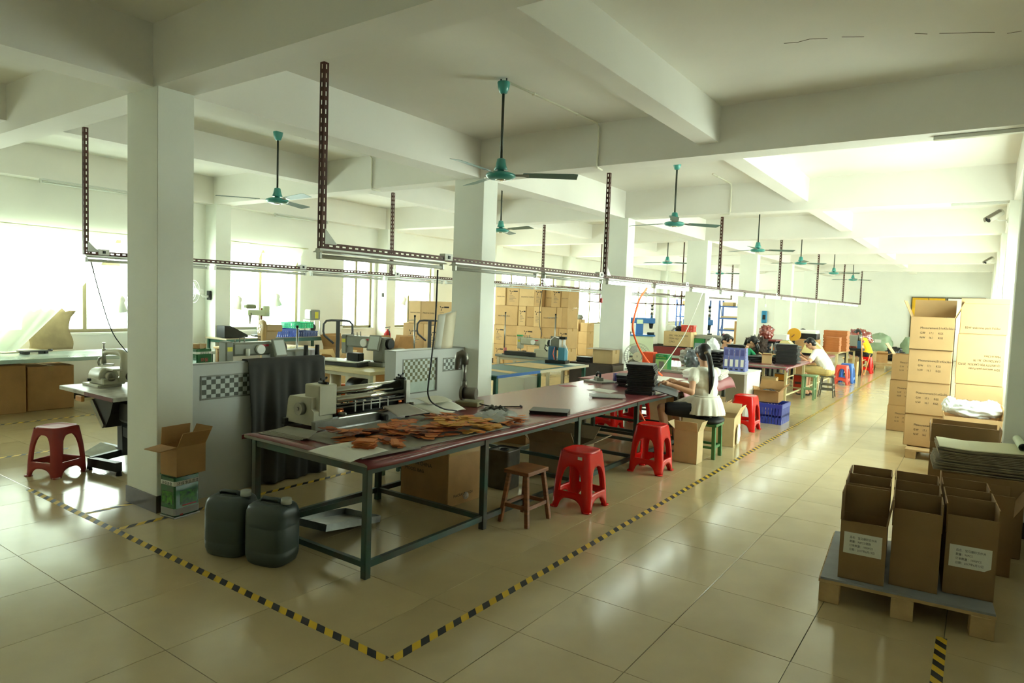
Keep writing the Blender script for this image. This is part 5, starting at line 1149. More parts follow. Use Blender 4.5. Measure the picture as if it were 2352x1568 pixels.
def basket(label, loc, rz, w, d, h, m, rim=0.012):
    t = thing('plastic_basket', label, 'basket', loc, rz)
    b = MB(); b.box(-w/2, w/2, -d/2, d/2, 0, 0.006); b.build('base', m, t)
    for sx, sy in ((1,0),(-1,0),(0,1),(0,-1)):
        f = MB(); L_ = d if sx else w; n = max(4, int(L_/0.045))
        for k in range(n):
            u = -L_/2+(k+0.15)*L_/n; v = u+0.7*L_/n
            if sx: f.box(sx*w/2-0.003, sx*w/2+0.003, u, v, 0, h*0.8)
            else: f.box(u, v, sy*d/2-0.003, sy*d/2+0.003, 0, h*0.8)
        if sx: f.box(sx*w/2-rim/2, sx*w/2+rim/2, -d/2, d/2, h*0.8, h); f.box(sx*w/2-0.003, sx*w/2+0.003, -d/2, d/2, h*0.35, h*0.45)
        else: f.box(-w/2, w/2, sy*d/2-rim/2, sy*d/2+rim/2, h*0.8, h); f.box(-w/2, w/2, sy*d/2-0.003, sy*d/2+0.003, h*0.35, h*0.45)
        f.build('slatted_side', m, t)
    return t
M_bluep = mat('bright_blue_plastic', (66, 96, 190), 0.35); M_greenp = mat('bright_green_plastic', (30, 176, 126), 0.35)
basket('bright blue plastic basket on the teal-edged bench', (-10.52, 7.62, 0.901), 0.1, 0.36, 0.42, 0.15, M_bluep); basket('blue-grey shallow basket under the green basket', (-10.55, 8.10, 0.901), 0.1, 0.34, 0.36, 0.10, mat('blue_grey_plastic', (60, 80, 140), 0.4)); basket('bright green plastic basket lying on the other baskets', (-10.62, 8.00, 1.053), 0.2, 0.34, 0.50, 0.11, M_greenp)
dv = thing('rotary_cutter', 'grey boxed bench device on a stand at the right end of the bench', 'machine', (-10.72, 8.42, 0.901)); MB().box(-0.10, 0.10, -0.14, 0.14, 0.28, 0.30).build('shelf', M_white, dv); MB().box(-0.10, 0.10, -0.12, 0.12, 0.30, 0.50, ch=0.02).build('housing', M_greymach, dv); MB().box(0.101, 0.103, -0.02, 0.06, 0.33, 0.46).build('yellow_label', mat('yellow_sticker', (206, 196, 40), 0.5), dv)
for sx in (-1, 1):
    for sy in (-1, 1): MB().bar((sx*0.08, sy*0.12, 0), (sx*0.08, sy*0.12, 0.28), 0.02).build('leg', M_steel, dv)
MB().lathe([(0.07, 0), (0.075, 0.02), (0.03, 0.03)], 16, R3(0, PI/2, 0, (0.06, -0.05, 0.15))).build('wheel', M_dark, dv)
dk = thing('dark_machine_cover', 'dark wedge-shaped machine cover on the bench behind the near column', 'machine', (-10.60, 6.62, 0.901)); MB().prism([(-0.2, 0.06), (0.24, 0.06), (0.24, 0.10), (-0.08, 0.26), (-0.2, 0.26)], -0.12, 0.12, Matrix(((0,0,1,0),(1,0,0,0),(0,1,0,-0.05),(0,0,0,1)))).build('cover', M_dark, dk)
# box with cloth, open cartons
cc = carton('low cream carton overflowing with cream cloth and grey paper', (-8.72, 6.62, 0), 0.4, 0.46, 0.4, 0.70, (None, 30, 20, None), m=M_card_pale, fl=0.15)
cl_ = thing('cream_cloth', 'cream cloth and grey paper pad heaped in the low carton', 'cloth', (-8.72, 6.62, 0.705), 0.4); crumple('cloth', mat('cream_cloth', (226, 214, 176), 0.8), cl_, (-0.1, 0, 0.06), (0.18, 0.18, 0.11), 6); MB().box(-0.02, 0.26, -0.16, 0.10, 0.05, 0.16, R3(0, 0.08, 0.1)).build('paper_pad', mat('blue_grey_paper', (150, 152, 160), 0.7), cl_)
carton('brown open carton behind the pallet jack handle, left one', (-9.95, 8.55, 0), 0.1, 0.55, 0.5, 0.72, (70, 60, 80, 60), m=M_card, fl=0.24); carton('brown open carton behind the pallet jack handle, right one', (-9.6, 9.58, 0), 0.05, 0.55, 0.5, 0.70, (60, 70, 60, 75), m=M_card, fl=0.24); carton('pale open carton low behind the cream machine table', (-9.3, 7.85, 0), 0.1, 0.4, 0.4, 0.55, (40, 60, 60, 50), m=M_card_pale, fl=0.2)
def pallet_jack(label, loc, rz):
    t = thing('pallet_jack', label, 'pallet jack', loc, rz); M_pj = mat('slate_handle', (70, 74, 78), 0.45)
    P = [(-0.06, 0.02), (-0.20, 0.14), (-0.215, 0.20), (-0.21, 0.31), (-0.17, 0.36), (-0.1, 0.37), (0.1, 0.37), (0.17, 0.36), (0.21, 0.31), (0.215, 0.20), (0.20, 0.14), (0.06, 0.02)]
    MB().tube([(x, 0, 0.95+z) for x, z in P], 0.017, 10).build('grip_loop', M_pj, t)
    MB().box(-0.03, 0.03, -0.02, 0.02, 0.35, 1.32, ch=0.005).build('tow_bar', M_pj, t); MB().bar((0.03, 0, 1.24), (0.10, 0, 1.245), 0.012).build('release_lever', M_pj, t)
    MB().cyl((0, 0, 0.12), (0, 0, 0.42), 0.05).build('pump', M_pj, t); MB().cyl((-0.1, 0, 0.09), (0.1, 0, 0.09), 0.09, n=20).build('steer_wheel', M_rubber, t)
    for s in (-1, 1): MB().box(s*0.2-0.08, s*0.2+0.08, 0.1, 1.2, 0.06, 0.11, ch=0.006).build('fork', mat('orange_paint', (204, 92, 28), 0.45), t)
    MB().box(-0.28, 0.28, 0.06, 0.16, 0.06, 0.34, ch=0.01).build('frame', mat('orange_paint', (204, 92, 28), 0.45), t)
pallet_jack('pallet jack with dark loop handle standing behind the draped partition', (-7.95, 6.72, 0), 0.86); pallet_jack('second pallet jack whose loop handle rises before the carton pile', (-7.75, 8.55, 0), 0.78)
fe = thing('fire_extinguisher', 'red fire extinguisher standing on a carton by the wall pier', 'extinguisher', (-10.55, 10.28, 0.0)); MB().lathe([(0.07, 0.55), (0.075, 0.57), (0.075, 0.90), (0.06, 0.95), (0.025, 0.97), (0.02, 1.0)], 18).build('cylinder', mat('extinguisher_red', (176, 26, 26), 0.3), fe); MB().box(-0.076, 0.076, -0.076, -0.03, 0.66, 0.74).build('label', mat('yellow_sticker', (206, 196, 40), 0.5), fe); MB().bar((-0.06, 0, 1.03), (0.08, 0, 1.05), 0.02).bar((-0.02, 0, 0.99), (0.07, 0, 1.01), 0.015).build('handle', M_rubber, fe); MB().tube([(0.02, 0, 1.0), (0.09, -0.02, 0.95), (0.10, -0.03, 0.75)], 0.01, 8).build('hose', M_rubber, fe); MB().box(-0.16, 0.16, -0.16, 0.16, 0, 0.549, ch=0.01).build('stand_box', M_whitep, fe)

# ---- carton pile and carton wall
logo_me = None
def mark(b, w, d, kind):
    global logo_me
    y = -d/2-0.0008
    if kind == 0: text('MADE IN CHINA', min(0.05, w*0.11), M_print, b, (-w*0.36, y, 0.21), (PI/2, 0, 0))
    elif kind == 1:
        for k in range(3):
            a = k*2*PI/3+0.4; MB().prism([(0.008, -0.004), (0.055, -0.014), (0.06, 0.006), (0.012, 0.008)], -0.0006, 0.0006, R3(PI/2, 0, 0, (-w*0.12, y, 0.34)) @ Matrix.Rotation(a, 4, 'Z')).build('logo_blade', M_print, b)
        MB().box(-w*0.12+0.07, min(w*0.45, -w*0.12+0.2), y-0.0006, y+0.0006, 0.345, 0.375).build('print_line', M_print, b)
        for k in range(5): MB().box(-w*0.25, -w*0.25+w*(0.3+0.12*(k*7 % 3)), y-0.0005, y+0.0005, 0.25-k*0.035, 0.258-k*0.035).build('print_line', mat('grey_print', (92, 92, 90), 0.8), b)
ctone = [mat('pile_carton_a', (196, 162, 114), 0.8, var=0.05, scale=4), mat('pile_carton_b', (186, 152, 104), 0.8, var=0.06, scale=4), mat('pile_carton_c', (206, 174, 126), 0.8, var=0.05, scale=4)]
rows = [([-10.14, -9.82, -9.44, -9.1, -8.72, -8.23, -7.99], 'bottom', 0.12), ([-10.15, -9.82, -9.44, -8.72, -8.23, -7.99], 'second', 0.61), ([-10.12, -9.42, -9.19, -8.94, -8.72, -8.3, -8.14, -7.99], 'third', 1.10), ([-10.12, -9.81, -9.42, -8.96, -8.73, -8.45, -8.2, -7.99], 'top', 1.59)]
rk = random.Random(4)
pos_w = ['first', 'second', 'third', 'fourth', 'fifth', 'sixth', 'seventh']
for xs, rn, z in rows:
    for k in range(len(xs)-1):
        w = xs[k+1]-xs[k]-0.006; dy = rk.uniform(0, 0.05)+(0.12 if (rn, k) == ('top', 4) else 0)
        b = carton('tan carton in the big carton wall, %s from the left in the %s row' % (pos_w[k], rn), ((xs[k]+xs[k+1])/2, 13.85+dy, z), 0, w, 0.5, 0.488, None, 'cartons in the big wall', ctone[rk.randrange(3)])
        mark(b, w, 0.5, (0 if (k+len(rn)) % 2 else 1) if w > 0.2 else 2)
pallet('wooden pallet under the big carton wall', (-9.06, 13.85, 0), 0, 2.2, 0.55, 0.12)
for z, rn, xs in ((0.12, 'bottom', [-10.1, -9.5, -8.9, -8.5]), (0.645, 'middle', [-10.1, -9.5, -8.9, -8.5]), (1.17, 'top', [-9.93, -9.58, -9.18, -8.8])):
    for k in range(3):
        w = xs[k+1]-xs[k]-0.006
        b = carton('tan carton in the pile left of the second column, %s in the %s row' % (['left', 'middle', 'right'][k], rn), ((xs[k]+xs[k+1])/2, 10.50+rk.uniform(0, 0.04), z), 0, w, 0.45, 0.523 if z < 1 else 0.47, None, 'cartons left of the second column', ctone[rk.randrange(3)])
        mark(b, w, 0.45, 1 if (k == 2 or rn == 'middle') else 0)
pallet('wooden pallet under the carton pile left of the second column', (-9.3, 10.50, 0), 0, 1.6, 0.5, 0.12)
pallet('small wooden pallet under six taped cartons beyond the carton wall', (-9.83, 17.6, 0), 0, 0.64, 0.6, 0.16)
for r in range(3):
    for k in range(2):
        if (r, k) == (2, 1): w, x = 0.24, -9.63
        else: w, x = 0.30, -9.97+0.31*k
        carton('taped tan carton on the small pallet, %s %s' % (['left', 'right'][k], ['at the bottom', 'in the middle', 'on top'][r]), (x, 17.6, 0.1605+r*0.355), 0, w-0.004, 0.42, 0.353 if (r, k) != (2, 1) else 0.26, None, 'cartons on the small pallet', ctone[k])
pt = thing('packing_bag', 'small grey bag on top of the small pallet cartons', 'bag', (-9.9, 17.6, 1.226)); crumple('bag', M_greymach, pt, (0, 0, 0.06), (0.1, 0.1, 0.08), 3)
# rolled card leaning on the second column
rc = thing('curled_card_sheet', 'large curled cream card sheets leaning against the second column', 'card', (-5.33, 5.98, 1.11))
for k, (yo, tw, mm) in enumerate(((0.0, 0.0, M_paper), (0.10, 0.03, mat('cream_card', (220, 210, 184), 0.7)))):
    MB().sheet(lambda u, v, yo=yo, tw=tw: (0.02+0.16*math.sin(PI*u)*0.35-0.13*v*0.4+tw, -0.04+yo*0.5+0.26*u+0.12*v-0.03*math.sin(PI*u), 0.40*v+0.05*u*v-0.0), 14, 10, 0.003).build('sheet', mm, rc)

# ---- right of column 2: green cutting table, machine 3, blue press, cabinet
gtab = work_table('green-topped cutting table with blue edge right of the second column', (-5.42, 7.95, 0), 0, 0.92, 2.4, 0.755, mat('green_mat', (52, 104, 92), 0.5, rgb2=(44, 88, 110), scale=2), M_greenleg, 0.02, low=0)
MB().box(0.462, 0.472, -1.2, -0.2, 0.72, 0.757).build('blue_edge', mat('blue_edge', (40, 96, 160), 0.5), gtab); MB().box(0.462, 0.472, -0.2, 1.2, 0.72, 0.757).build('pale_edge', M_cyl, gtab)
flat('tan_board', 'tan board lying on the green cutting table', 'board', [(-5.75, 8.0), (-5.05, 7.95), (-5.05, 8.55), (-5.7, 8.6)], 0.756, 0.006, M_card_pale); flat('paper_sheet', 'white sheet at the far end of the green cutting table', 'paper', [(-5.30, 8.85), (-5.0, 8.8), (-5.0, 9.12), (-5.3, 9.1)], 0.756, 0.002, M_paper); flat('paper_sheet', 'pale scraps at the near end of the green cutting table', 'paper', [(-5.6, 7.2), (-5.0, 7.1), (-5.02, 7.3), (-5.6, 7.35)], 0.756, 0.002, M_card_pale)
work_table('grey sewing table behind the green cutting table', (-6.5, 9.85, 0), 0, 1.15, 0.6, 0.75, M_greymach, M_cyl, 0.04)
m3 = thing('sewing_machine', 'cream-grey sewing machine with green cap in front of the carton wall', 'machine', (-6.42, 9.82, 0.751), 0.1); sew_head(m3, 0.95, M_cream, False); MB().box(-0.48, 0.14, -0.22, -0.04, 0.0, 0.07, ch=0.006).build('feed_table', M_dark, m3); MB().box(-0.34, -0.24, -0.03, 0.03, 0.33, 0.36, ch=0.004).build('green_cap', mat('green_cap', (40, 150, 84), 0.4), m3); MB().box(0.1, 0.42, -0.2, 0.05, 0, 0.14, ch=0.01).build('drive_box', M_cream, m3)
sp3 = thing('thread_spool', 'pink thread spool on the sewing table by the second column', 'spool', (-6.93, 9.66, 0.751)); MB().cyl((0, 0, 0), (0, 0, 0.01), 0.035).build('base', M_white, sp3); MB().cyl((0, 0, 0.01), (0, 0, 0.12), 0.03, 0.026).build('thread', mat('pink_thread', (196, 110, 110), 0.8), sp3)
bp_ = thing('blue_press', 'blue pneumatic press with white hoses on the green cutting table', 'machine', (-5.40, 8.92, 0.757), 0.2); M_bluem = mat('blue_enamel', (44, 92, 124), 0.4)
MB().box(-0.16, 0.18, -0.10, 0.10, 0, 0.05, ch=0.006).build('base', M_dark, bp_); MB().box(-0.12, -0.02, -0.08, 0.06, 0.05, 0.26, ch=0.01).build('body', M_bluem, bp_); MB().box(0.04, 0.16, -0.07, 0.07, 0.05, 0.25, ch=0.01).build('body', mat('teal_blue_enamel', (70, 130, 150), 0.4), bp_); MB().box(-0.13, 0.05, 0.02, 0.06, 0.20, 0.42, ch=0.01).build('back_plate', M_greymach, bp_)
for x in (0.06, 0.12): MB().cyl((x, -0.02, 0.25), (x, -0.02, 0.38), 0.022).build('cylinder', M_white, bp_)
MB().box(0.03, 0.15, -0.05, 0.02, 0.38, 0.42).build('cylinder_head', M_dark, bp_)
MB().tube([(-0.1, -0.05, 0.28), (-0.09, -0.07, 0.36), (-0.03, -0.07, 0.42), (0.05, -0.06, 0.40)], 0.008, 8).build('white_hose', M_white, bp_); MB().tube([(0.15, -0.04, 0.3), (0.2, -0.06, 0.2), (0.2, -0.07, 0.06)], 0.007, 8).build('white_hose', M_white, bp_); MB().tube([(-0.01, -0.09, 0.25), (-0.03, -0.10, 0.15), (0.0, -0.1, 0.06)], 0.006, 8).build('orange_hose', M_orange, bp_); MB().tube([(-0.14, -0.06, 0.18), (-0.18, -0.07, 0.22), (-0.17, -0.07, 0.28), (-0.13, -0.06, 0.26)], 0.01, 8).build('lever', M_dark, bp_)
cable('power_cable', 'black cable hanging before the carton wall to the sewing machine', 'cable', [(-6.98, 10.9, 1.95), (-6.9, 10.7, 1.6), (-6.7, 10.4, 1.3), (-6.45, 10.1, 1.15), (-6.36, 9.95, 1.09)], 0.006, M_cable)
cab = thing('wooden_cabinet', 'dark brown wooden desk cabinet in front of the third column', 'cabinet', (-5.36, 10.2, 0), 0); MB().box(-0.42, 0.40, -0.22, 0.22, 0.02, 0.70, ch=0.004).build('body', mat('dark_walnut', (62, 48, 38), 0.5, var=0.2), cab); MB().box(0.40, 0.408, -0.20, 0.20, 0.52, 0.68).build('drawer', mat('grey_wood', (110, 100, 84), 0.5), cab); MB().box(-0.40, 0.38, -0.228, -0.22, 0.50, 0.68).build('drawer', mat('dark_walnut', (62, 48, 38), 0.5), cab)
carton('small tan carton under a grey sheet on the brown cabinet', (-5.2, 10.22, 0.701), 0.05, 0.36, 0.30, 0.24, m=M_card_pale); flat('grey_sheet', 'grey sheet on top of the small carton on the cabinet', 'paper', [(-5.5, 10.0), (-4.98, 10.02), (-4.98, 10.4), (-5.5, 10.42)], 0.9425, 0.002, mat('grey_sheet', (172, 166, 156), 0.7))
slab_stack('black_folder_stack', 'small pile of black folders on the brown cabinet', 'folders', (-5.55, 10.12, 0.701), 0.1, 5, 0.26, 0.18, 0.018, M_black, 0.008, None, 'folder', 6)
carton('flattened open carton on the floor behind the cutting table', (-4.60, 6.66, 0), 0.2, 0.46, 0.36, 0.12, (20, 25, 15, 30), m=M_card, fl=0.2)
bc = thing('electric_cabinet', 'pale control cabinet under the green cutting table', 'cabinet', (-6.1, 8.9, 0)); MB().box(-0.25, 0.25, -0.2, 0.2, 0.03, 0.5, ch=0.006).build('body', mat('pale_cabinet', (206, 204, 186), 0.5), bc); MB().box(0.251, 0.254, -0.12, 0.12, 0.12, 0.2).build('vent', M_greymach, bc)
# ================================================================ around the seated workers
M_greenwood = mat('green_painted_wood', (66, 118, 66), 0.5, var=0.2, scale=6)
wood_stool('green wooden stool with black cushion under the woman in white', (-2.49, 7.52, 0), 0.05, M_greenwood, h=0.40, top=(0.14, 0.16), foot=(0.115, 0.135), leg=0.04, rails=(0.13,))
cu = thing('seat_cushion', 'black cushion on the green stool of the woman in white', 'cushion', (-2.49, 7.52, 0.4005), 0.05)
loft([superring(0.165*q, 0.185*q, z, 0.6, 28) for q, z in ((0.85, 0.0), (1.0, 0.015), (1.02, 0.03), (0.95, 0.05), (0.6, 0.058))]).build('pad', M_rubber, cu)
M_palec = mat('cream_carton', (206, 182, 138), 0.8, var=0.05)
carton('pale open carton in front of the seated woman in white', (-2.56, 7.11, 0), 0.03, 0.26, 0.20, 0.36, (70, 60, 40, 70), m=M_palec, fl=0.11)
carton('pale carton with a torn white bag behind the green stool', (-2.55, 8.42, 0), 0.1, 0.26, 0.42, 0.36, (None, 60, None, 65), m=M_palec, fl=0.14)
tb_ = thing('torn_bag', 'torn white bag on the side of the pale carton behind the green stool', 'bag', (-2.40, 8.36, 0), 0.1); crumple('film', M_whitecloth, tb_, (0.01, 0.06, 0.13), (0.012, 0.10, 0.13), 8)
carton('brown carton standing under the cloth-covered table', (-3.15, 8.55, 0), 0.0, 0.40, 0.34, 0.50, (None, 75, None, 80), m=M_card, fl=0.16); carton('low pale carton under the cloth-covered table beside the brown one', (-3.1, 9.25, 0), 0.1, 0.42, 0.36, 0.30, (30, 60, 40, 50), m=M_card_pale, fl=0.16)
carton('tan carton deep under the cutting table beside the orange hose', (-3.72, 9.30, 0), 0.0, 0.36, 0.4, 0.46, m=M_card_pale)
# things on the cloth-covered table
TZ2 = 0.719
fb = thing('clear_folder_bag', 'clear plastic sleeve with folder held over the table by the woman in white', 'folder', (-2.86, 7.10, 0.775), rot=(0.18, 0.25, 0.35))
MB().box(-0.13, 0.13, -0.17, 0.17, 0, 0.012, ch=0.002).build('folder', M_black, fb); MB().sheet(lambda u, v: ((u-0.5)*0.30, (v-0.5)*0.38, 0.016+0.008*math.sin(PI*u)*math.sin(PI*v)), 10, 10).build('sleeve', M_film, fb)
slab_stack('paper_stack', 'stack of large white sheets on the cloth-covered table right of the woman', 'paper', (-3.15, 9.30, TZ2+0.001), 0.15, 14, 0.52, 0.62, 0.0075, M_paper, 0.012, None, 'sheet', 9)
flat('paper_sheet', 'wide white sheet spread on the table left of the woman in white', 'paper', [(-3.85, 8.35), (-3.3, 8.25), (-3.25, 8.8), (-3.8, 8.9)], TZ2+0.001, 0.002, M_paper); flat('paper_sheet', 'white sheet hanging at the table edge behind the woman', 'paper', [(-3.2, 8.1), (-2.93, 8.08), (-2.92, 8.6), (-3.2, 8.6)], TZ2+0.004, 0.002, M_paper)
gbd = flat('grey_board', 'long grey board across the table before the white bags', 'board', [(-4.15, 9.55), (-3.2, 9.35), (-3.2, 9.45), (-4.15, 9.68)], TZ2+0.001, 0.03, M_greyboard)
# pale desk with the magazine file
dsk = thing('pale_desk', 'pale grey desk with panel side beyond the cloth-covered table', 'desk', (-3.35, 10.52, 0)); MB().box(-0.55, 0.55, -0.38, 0.38, 0.72, 0.75, ch=0.003).build('top', M_whitep, dsk); MB().box(0.50, 0.54, -0.36, 0.36, 0, 0.72).build('side_panel', M_whitep, dsk); MB().box(-0.54, -0.50, -0.36, 0.36, 0, 0.72).build('side_panel', M_whitep, dsk); MB().box(-0.5, 0.5, 0.32, 0.34, 0.2, 0.72).build('back_panel', M_whitep, dsk)
mf = thing('magazine_file', 'blue-violet four-slot plastic magazine file on the pale desk', 'file holder', (-3.06, 10.40, 0.751), 0.08); M_vio = mat('blue_violet_plastic', (104, 112, 176), 0.4)
b = MB(); W_, D_, H_ = 0.32, 0.26, 0.36
b.box(-W_/2, W_/2, -D_/2, D_/2, 0, 0.008); b.build('base', M_vio, mf)
for k in range(5): x = -W_/2+k*W_/4; MB().prism([(-D_/2, 0), (D_/2, 0), (D_/2, H_*0.42), (D_/2-0.06, H_*0.5), (D_/2-0.1, H_), (-D_/2, H_)], x-0.003, x+0.003, Matrix(((0,0,1,0),(1,0,0,0),(0,1,0,0),(0,0,0,1)))).build('divider', M_vio, mf)
for k in range(4):
    x0 = -W_/2+k*W_/4+0.006; x1 = x0+W_/4-0.012; MB().box(x0, x1, -D_/2-0.003, -D_/2+0.003, 0, H_).build('front_panel', M_vio, mf); MB().box(x0+0.012, x1-0.012, -D_/2-0.005, -D_/2-0.003, 0.07, 0.18).build('white_label', M_paper, mf); MB().box(x0+0.01, x1-0.01, -D_/2-0.0045, -D_/2-0.003, 0.24, 0.33).build('window', mat('violet_window', (78, 82, 140), 0.3), mf); MB().box(x0+0.015, x1-0.015, -D_/2-0.0045, -D_/2-0.003, 0.02, 0.04).build('finger_slot', M_rubber, mf)
for r in range(6): MB().box(W_/2+0.003, W_/2+0.005, -D_/2+0.02, -D_/2+0.10, 0.06+r*0.045, 0.085+r*0.045).build('side_slot', mat('violet_window', (78, 82, 140), 0.3), mf)
slab_stack('black_bag_pile', 'thin black bags lying on top of the magazine file', 'bags', (-3.06, 10.40, 0.751+H_+0.001), 0.3, 3, 0.26, 0.20, 0.014, M_black, 0.02, None, 'bag', 3)
def bagpile(label, loc, rz, n, w, d, seed, h=0.03):
    t = thing('black_bag_pile', label, 'bags', loc, rz); r = random.Random(seed)
    for k in range(n): MB().sheet(lambda u, v, k=k: ((u-0.5)*w, (v-0.5)*d, h*(k+0.6)+h*0.7*math.sin(PI*u)*math.sin(PI*v)), 8, 8, h*0.7).build('bag', M_black, t, (r.uniform(-0.02, 0.02), r.uniform(-0.02, 0.02), 0), r.uniform(-0.2, 0.2))
    return t
bagpile('upright pile of glossy black bags between the woman and the magazine file', (-3.36, 10.36, 0.751), 0.1, 7, 0.22, 0.3, 2, 0.042)
wbg = thing('white_bag_heap', 'heap of white plastic bags and striped sacks left of the woman in white', 'bags', (-3.72, 10.40, 0.752)); 
crumple('bag', M_foam, wbg, (0.1, 0.15, 0.17), (0.19, 0.2, 0.17), 3); crumple('bag', M_foam, wbg, (0.22, 0.22, 0.31), (0.10, 0.10, 0.15), 7); crumple('striped_sack', mat('striped_sack', (206, 202, 190), 0.8, rgb2=(110, 104, 100), scale=22, stretch=(0.2, 0.2, 1)), wbg, (-0.12, 0.05, 0.14), (0.14, 0.12, 0.15), 5); crumple('silver_bag', mat('silver_film', (120, 126, 132), 0.2, metal=0.5, var=0.4, scale=14), wbg, (0.0, -0.12, 0.13), (0.12, 0.09, 0.15), 9)
work_table('low table under the white bags and the green boxes', (-4.25, 10.22, 0), 0, 0.72, 1.0, 0.70, M_glasstop, M_dark)
gbx = thing('product_box', 'green and yellow product box behind the pedestal fan', 'box', (-4.02, 9.86, 0.701), 0.05); MB().box(-0.10, 0.10, -0.09, 0.09, 0, 0.26, ch=0.003).build('body', mat('box_green', (36, 130, 66), 0.4), gbx); MB().box(-0.095, 0.095, -0.0915, -0.09, 0.02, 0.18).build('picture', mat('box_pale_green', (150, 190, 120), 0.4), gbx); MB().box(-0.04, 0.04, -0.0925, -0.0915, 0.04, 0.15).build('picture_detail', M_steel, gbx); text('DRY STATION', 0.024, mat('yellow_sticker', (206, 196, 40), 0.5), gbx, (-0.085, -0.0912, 0.20), (PI/2, 0, 0)); text('ORIGINAL', 0.018, M_paper, gbx, (-0.05, -0.0912, 0.23), (PI/2, 0, 0))
obx = thing('product_box', 'orange-red tall box behind the pedestal fan', 'box', (-4.26, 9.88, 0.701), 0.05); MB().box(-0.09, 0.09, -0.09, 0.09, 0, 0.27, ch=0.003).build('body', mat('box_orange', (222, 74, 24), 0.45), obx); MB().box(-0.085, 0.085, -0.085, 0.085, 0.27, 0.275).build('lid', mat('box_orange', (222, 74, 24), 0.45), obx)
rb = thing('red_board', 'dark red board with black edge behind the head of the woman in white', 'board', (-3.62, 10.80, 0.752)); MB().box(-0.14, 0.18, -0.03, 0.03, 0.0, 0.14, ch=0.003).build('board', mat('dark_red_board', (120, 30, 26), 0.4), rb); MB().box(-0.14, 0.18, -0.032, 0.032, 0.14, 0.2).build('black_edge', M_black, rb)
# pedestal fan
pf_ = thing('pedestal_fan', 'large floor fan with wire guard and cream hub before the third column', 'fan', (-4.78, 10.55, 0), 0.42)
MB().lathe([(0.2, 0), (0.2, 0.02), (0.05, 0.04), (0.02, 0.05)], 24).build('base', M_dark, pf_); MB().cyl((0, 0.02, 0.03), (0, 0.02, 0.8), 0.016).build('pole', M_steel, pf_); MB().cyl((0, -0.03, 0.84), (0, 0.14, 0.84), 0.06, n=18).build('motor', M_greymach, pf_)
for k in range(3): MB().prism([(0.03, -0.03), (0.17, -0.09), (0.20, 0.0), (0.15, 0.08), (0.03, 0.04)], 0, 0.004, Matrix.Translation((0, -0.06, 0.84)) @ Matrix.Rotation(PI/2, 4, 'X') @ Matrix.Rotation(k*2*PI/3, 4, 'Z') @ Matrix.Rotation(0.35, 4, 'X')).build('blade', mat('grey_blade', (150, 150, 140), 0.4), pf_)
g = MB()
for r_, y in ((0.07, -0.13), (0.12, -0.135), (0.17, -0.13), (0.215, -0.09), (0.225, -0.05), (0.17, 0.03)): g.tube([(r_*math.cos(2*PI*k/28), y, 0.84+r_*math.sin(2*PI*k/28)) for k in range(28)], 0.003, 5, closed=True)
for k in range(32):
    a = 2*PI*k/32; c, s = math.cos(a), math.sin(a); g.tube([(q*c, y, 0.84+q*s) for q, y in ((0.06, -0.13), (0.17, -0.135), (0.215, -0.09), (0.225, -0.05), (0.17, 0.03), (0.06, 0.05))], 0.0018, 4)
g.build('wire_guard', M_steel, pf_); MB().cyl((0, -0.14, 0.84), (0, -0.13, 0.84), 0.075, n=24).build('hub_badge', mat('cream_badge', (206, 198, 168), 0.4), pf_)
text('Y', 0.05, M_print, pf_, (-0.016, -0.1405, 0.822), (PI/2, 0, 0))
cable('air_hose', 'bright orange air hose curving down from the lamp rail to the table', 'hose', [(-3.55, 8.15, 1.99), (-3.60, 8.10, 1.9), (-3.62, 7.97, 1.77), (-3.62, 7.84, 1.54), (-3.62, 7.83, 1.38), (-3.62, 8.04, 1.15), (-3.62, 8.34, 0.96), (-3.62, 8.68, 0.80), (-3.62, 8.85, 0.735)], 0.013, M_orange)
cable('orange_coil', 'orange hose coil on the floor under the cutting table', 'hose', [(-3.6, 8.05, 0.35), (-3.45, 8.1, 0.12), (-3.3, 8.2, 0.06), (-3.1, 8.1, 0.03), (-3.25, 7.95, 0.03), (-3.45, 8.0, 0.03), (-3.4, 8.2, 0.05), (-3.15, 8.2, 0.035)], 0.012, M_orange)
cable('cord', 'white cord slanting from the lamp rail to the table left of the woman', 'cable', [(-3.55, 10.2, 1.99), (-3.62, 10.0, 1.6), (-3.68, 9.75, 1.25), (-3.74, 9.4, 0.95), (-3.78, 9.1, 0.735)], 0.007, M_thin)
# SMC carton stack behind
work_table('table behind the third column with a dark red board front', (-5.05, 13.0, 0), 0, 0.7, 0.8, 0.74, M_glasstop, mat('dark_red_board', (120, 30, 26), 0.4), 0.05)
tag(MB().box(-0.33, 0.33, -0.012, 0.012, 0, 0.16).build('standing_board', mat('dark_red_board', (120, 30, 26), 0.4), loc=(-5.05, 12.66, 0.741)), 'dark red panel standing on the table under the printed carton', 'board')
tag(MB().box(-0.28, 0.28, -0.15, 0.15, 0, 0.17, ch=0.008).build('black_case', M_black, loc=(-5.0, 12.95, 0.741)), 'black flat case under the printed machinery carton', 'case')
smc = carton('tan carton printed SMC MECHANISM with a red basket on top', (-4.95, 12.95, 0.9125), 0.03, 0.56, 0.36, 0.30, None, m=M_card_pale)
for k, s in enumerate(('SMC MECHANISM', 'ITEM NO', 'C/NO')): text(s, 0.05, M_print, smc, (-0.17, -0.1808, 0.20-k*0.062), (PI/2, 0, 0))
basket('small red plastic basket on the printed machinery carton', (-4.78, 12.95, 1.2135), 0.1, 0.24, 0.22, 0.13, mat('basket_red', (206, 66, 48), 0.4))
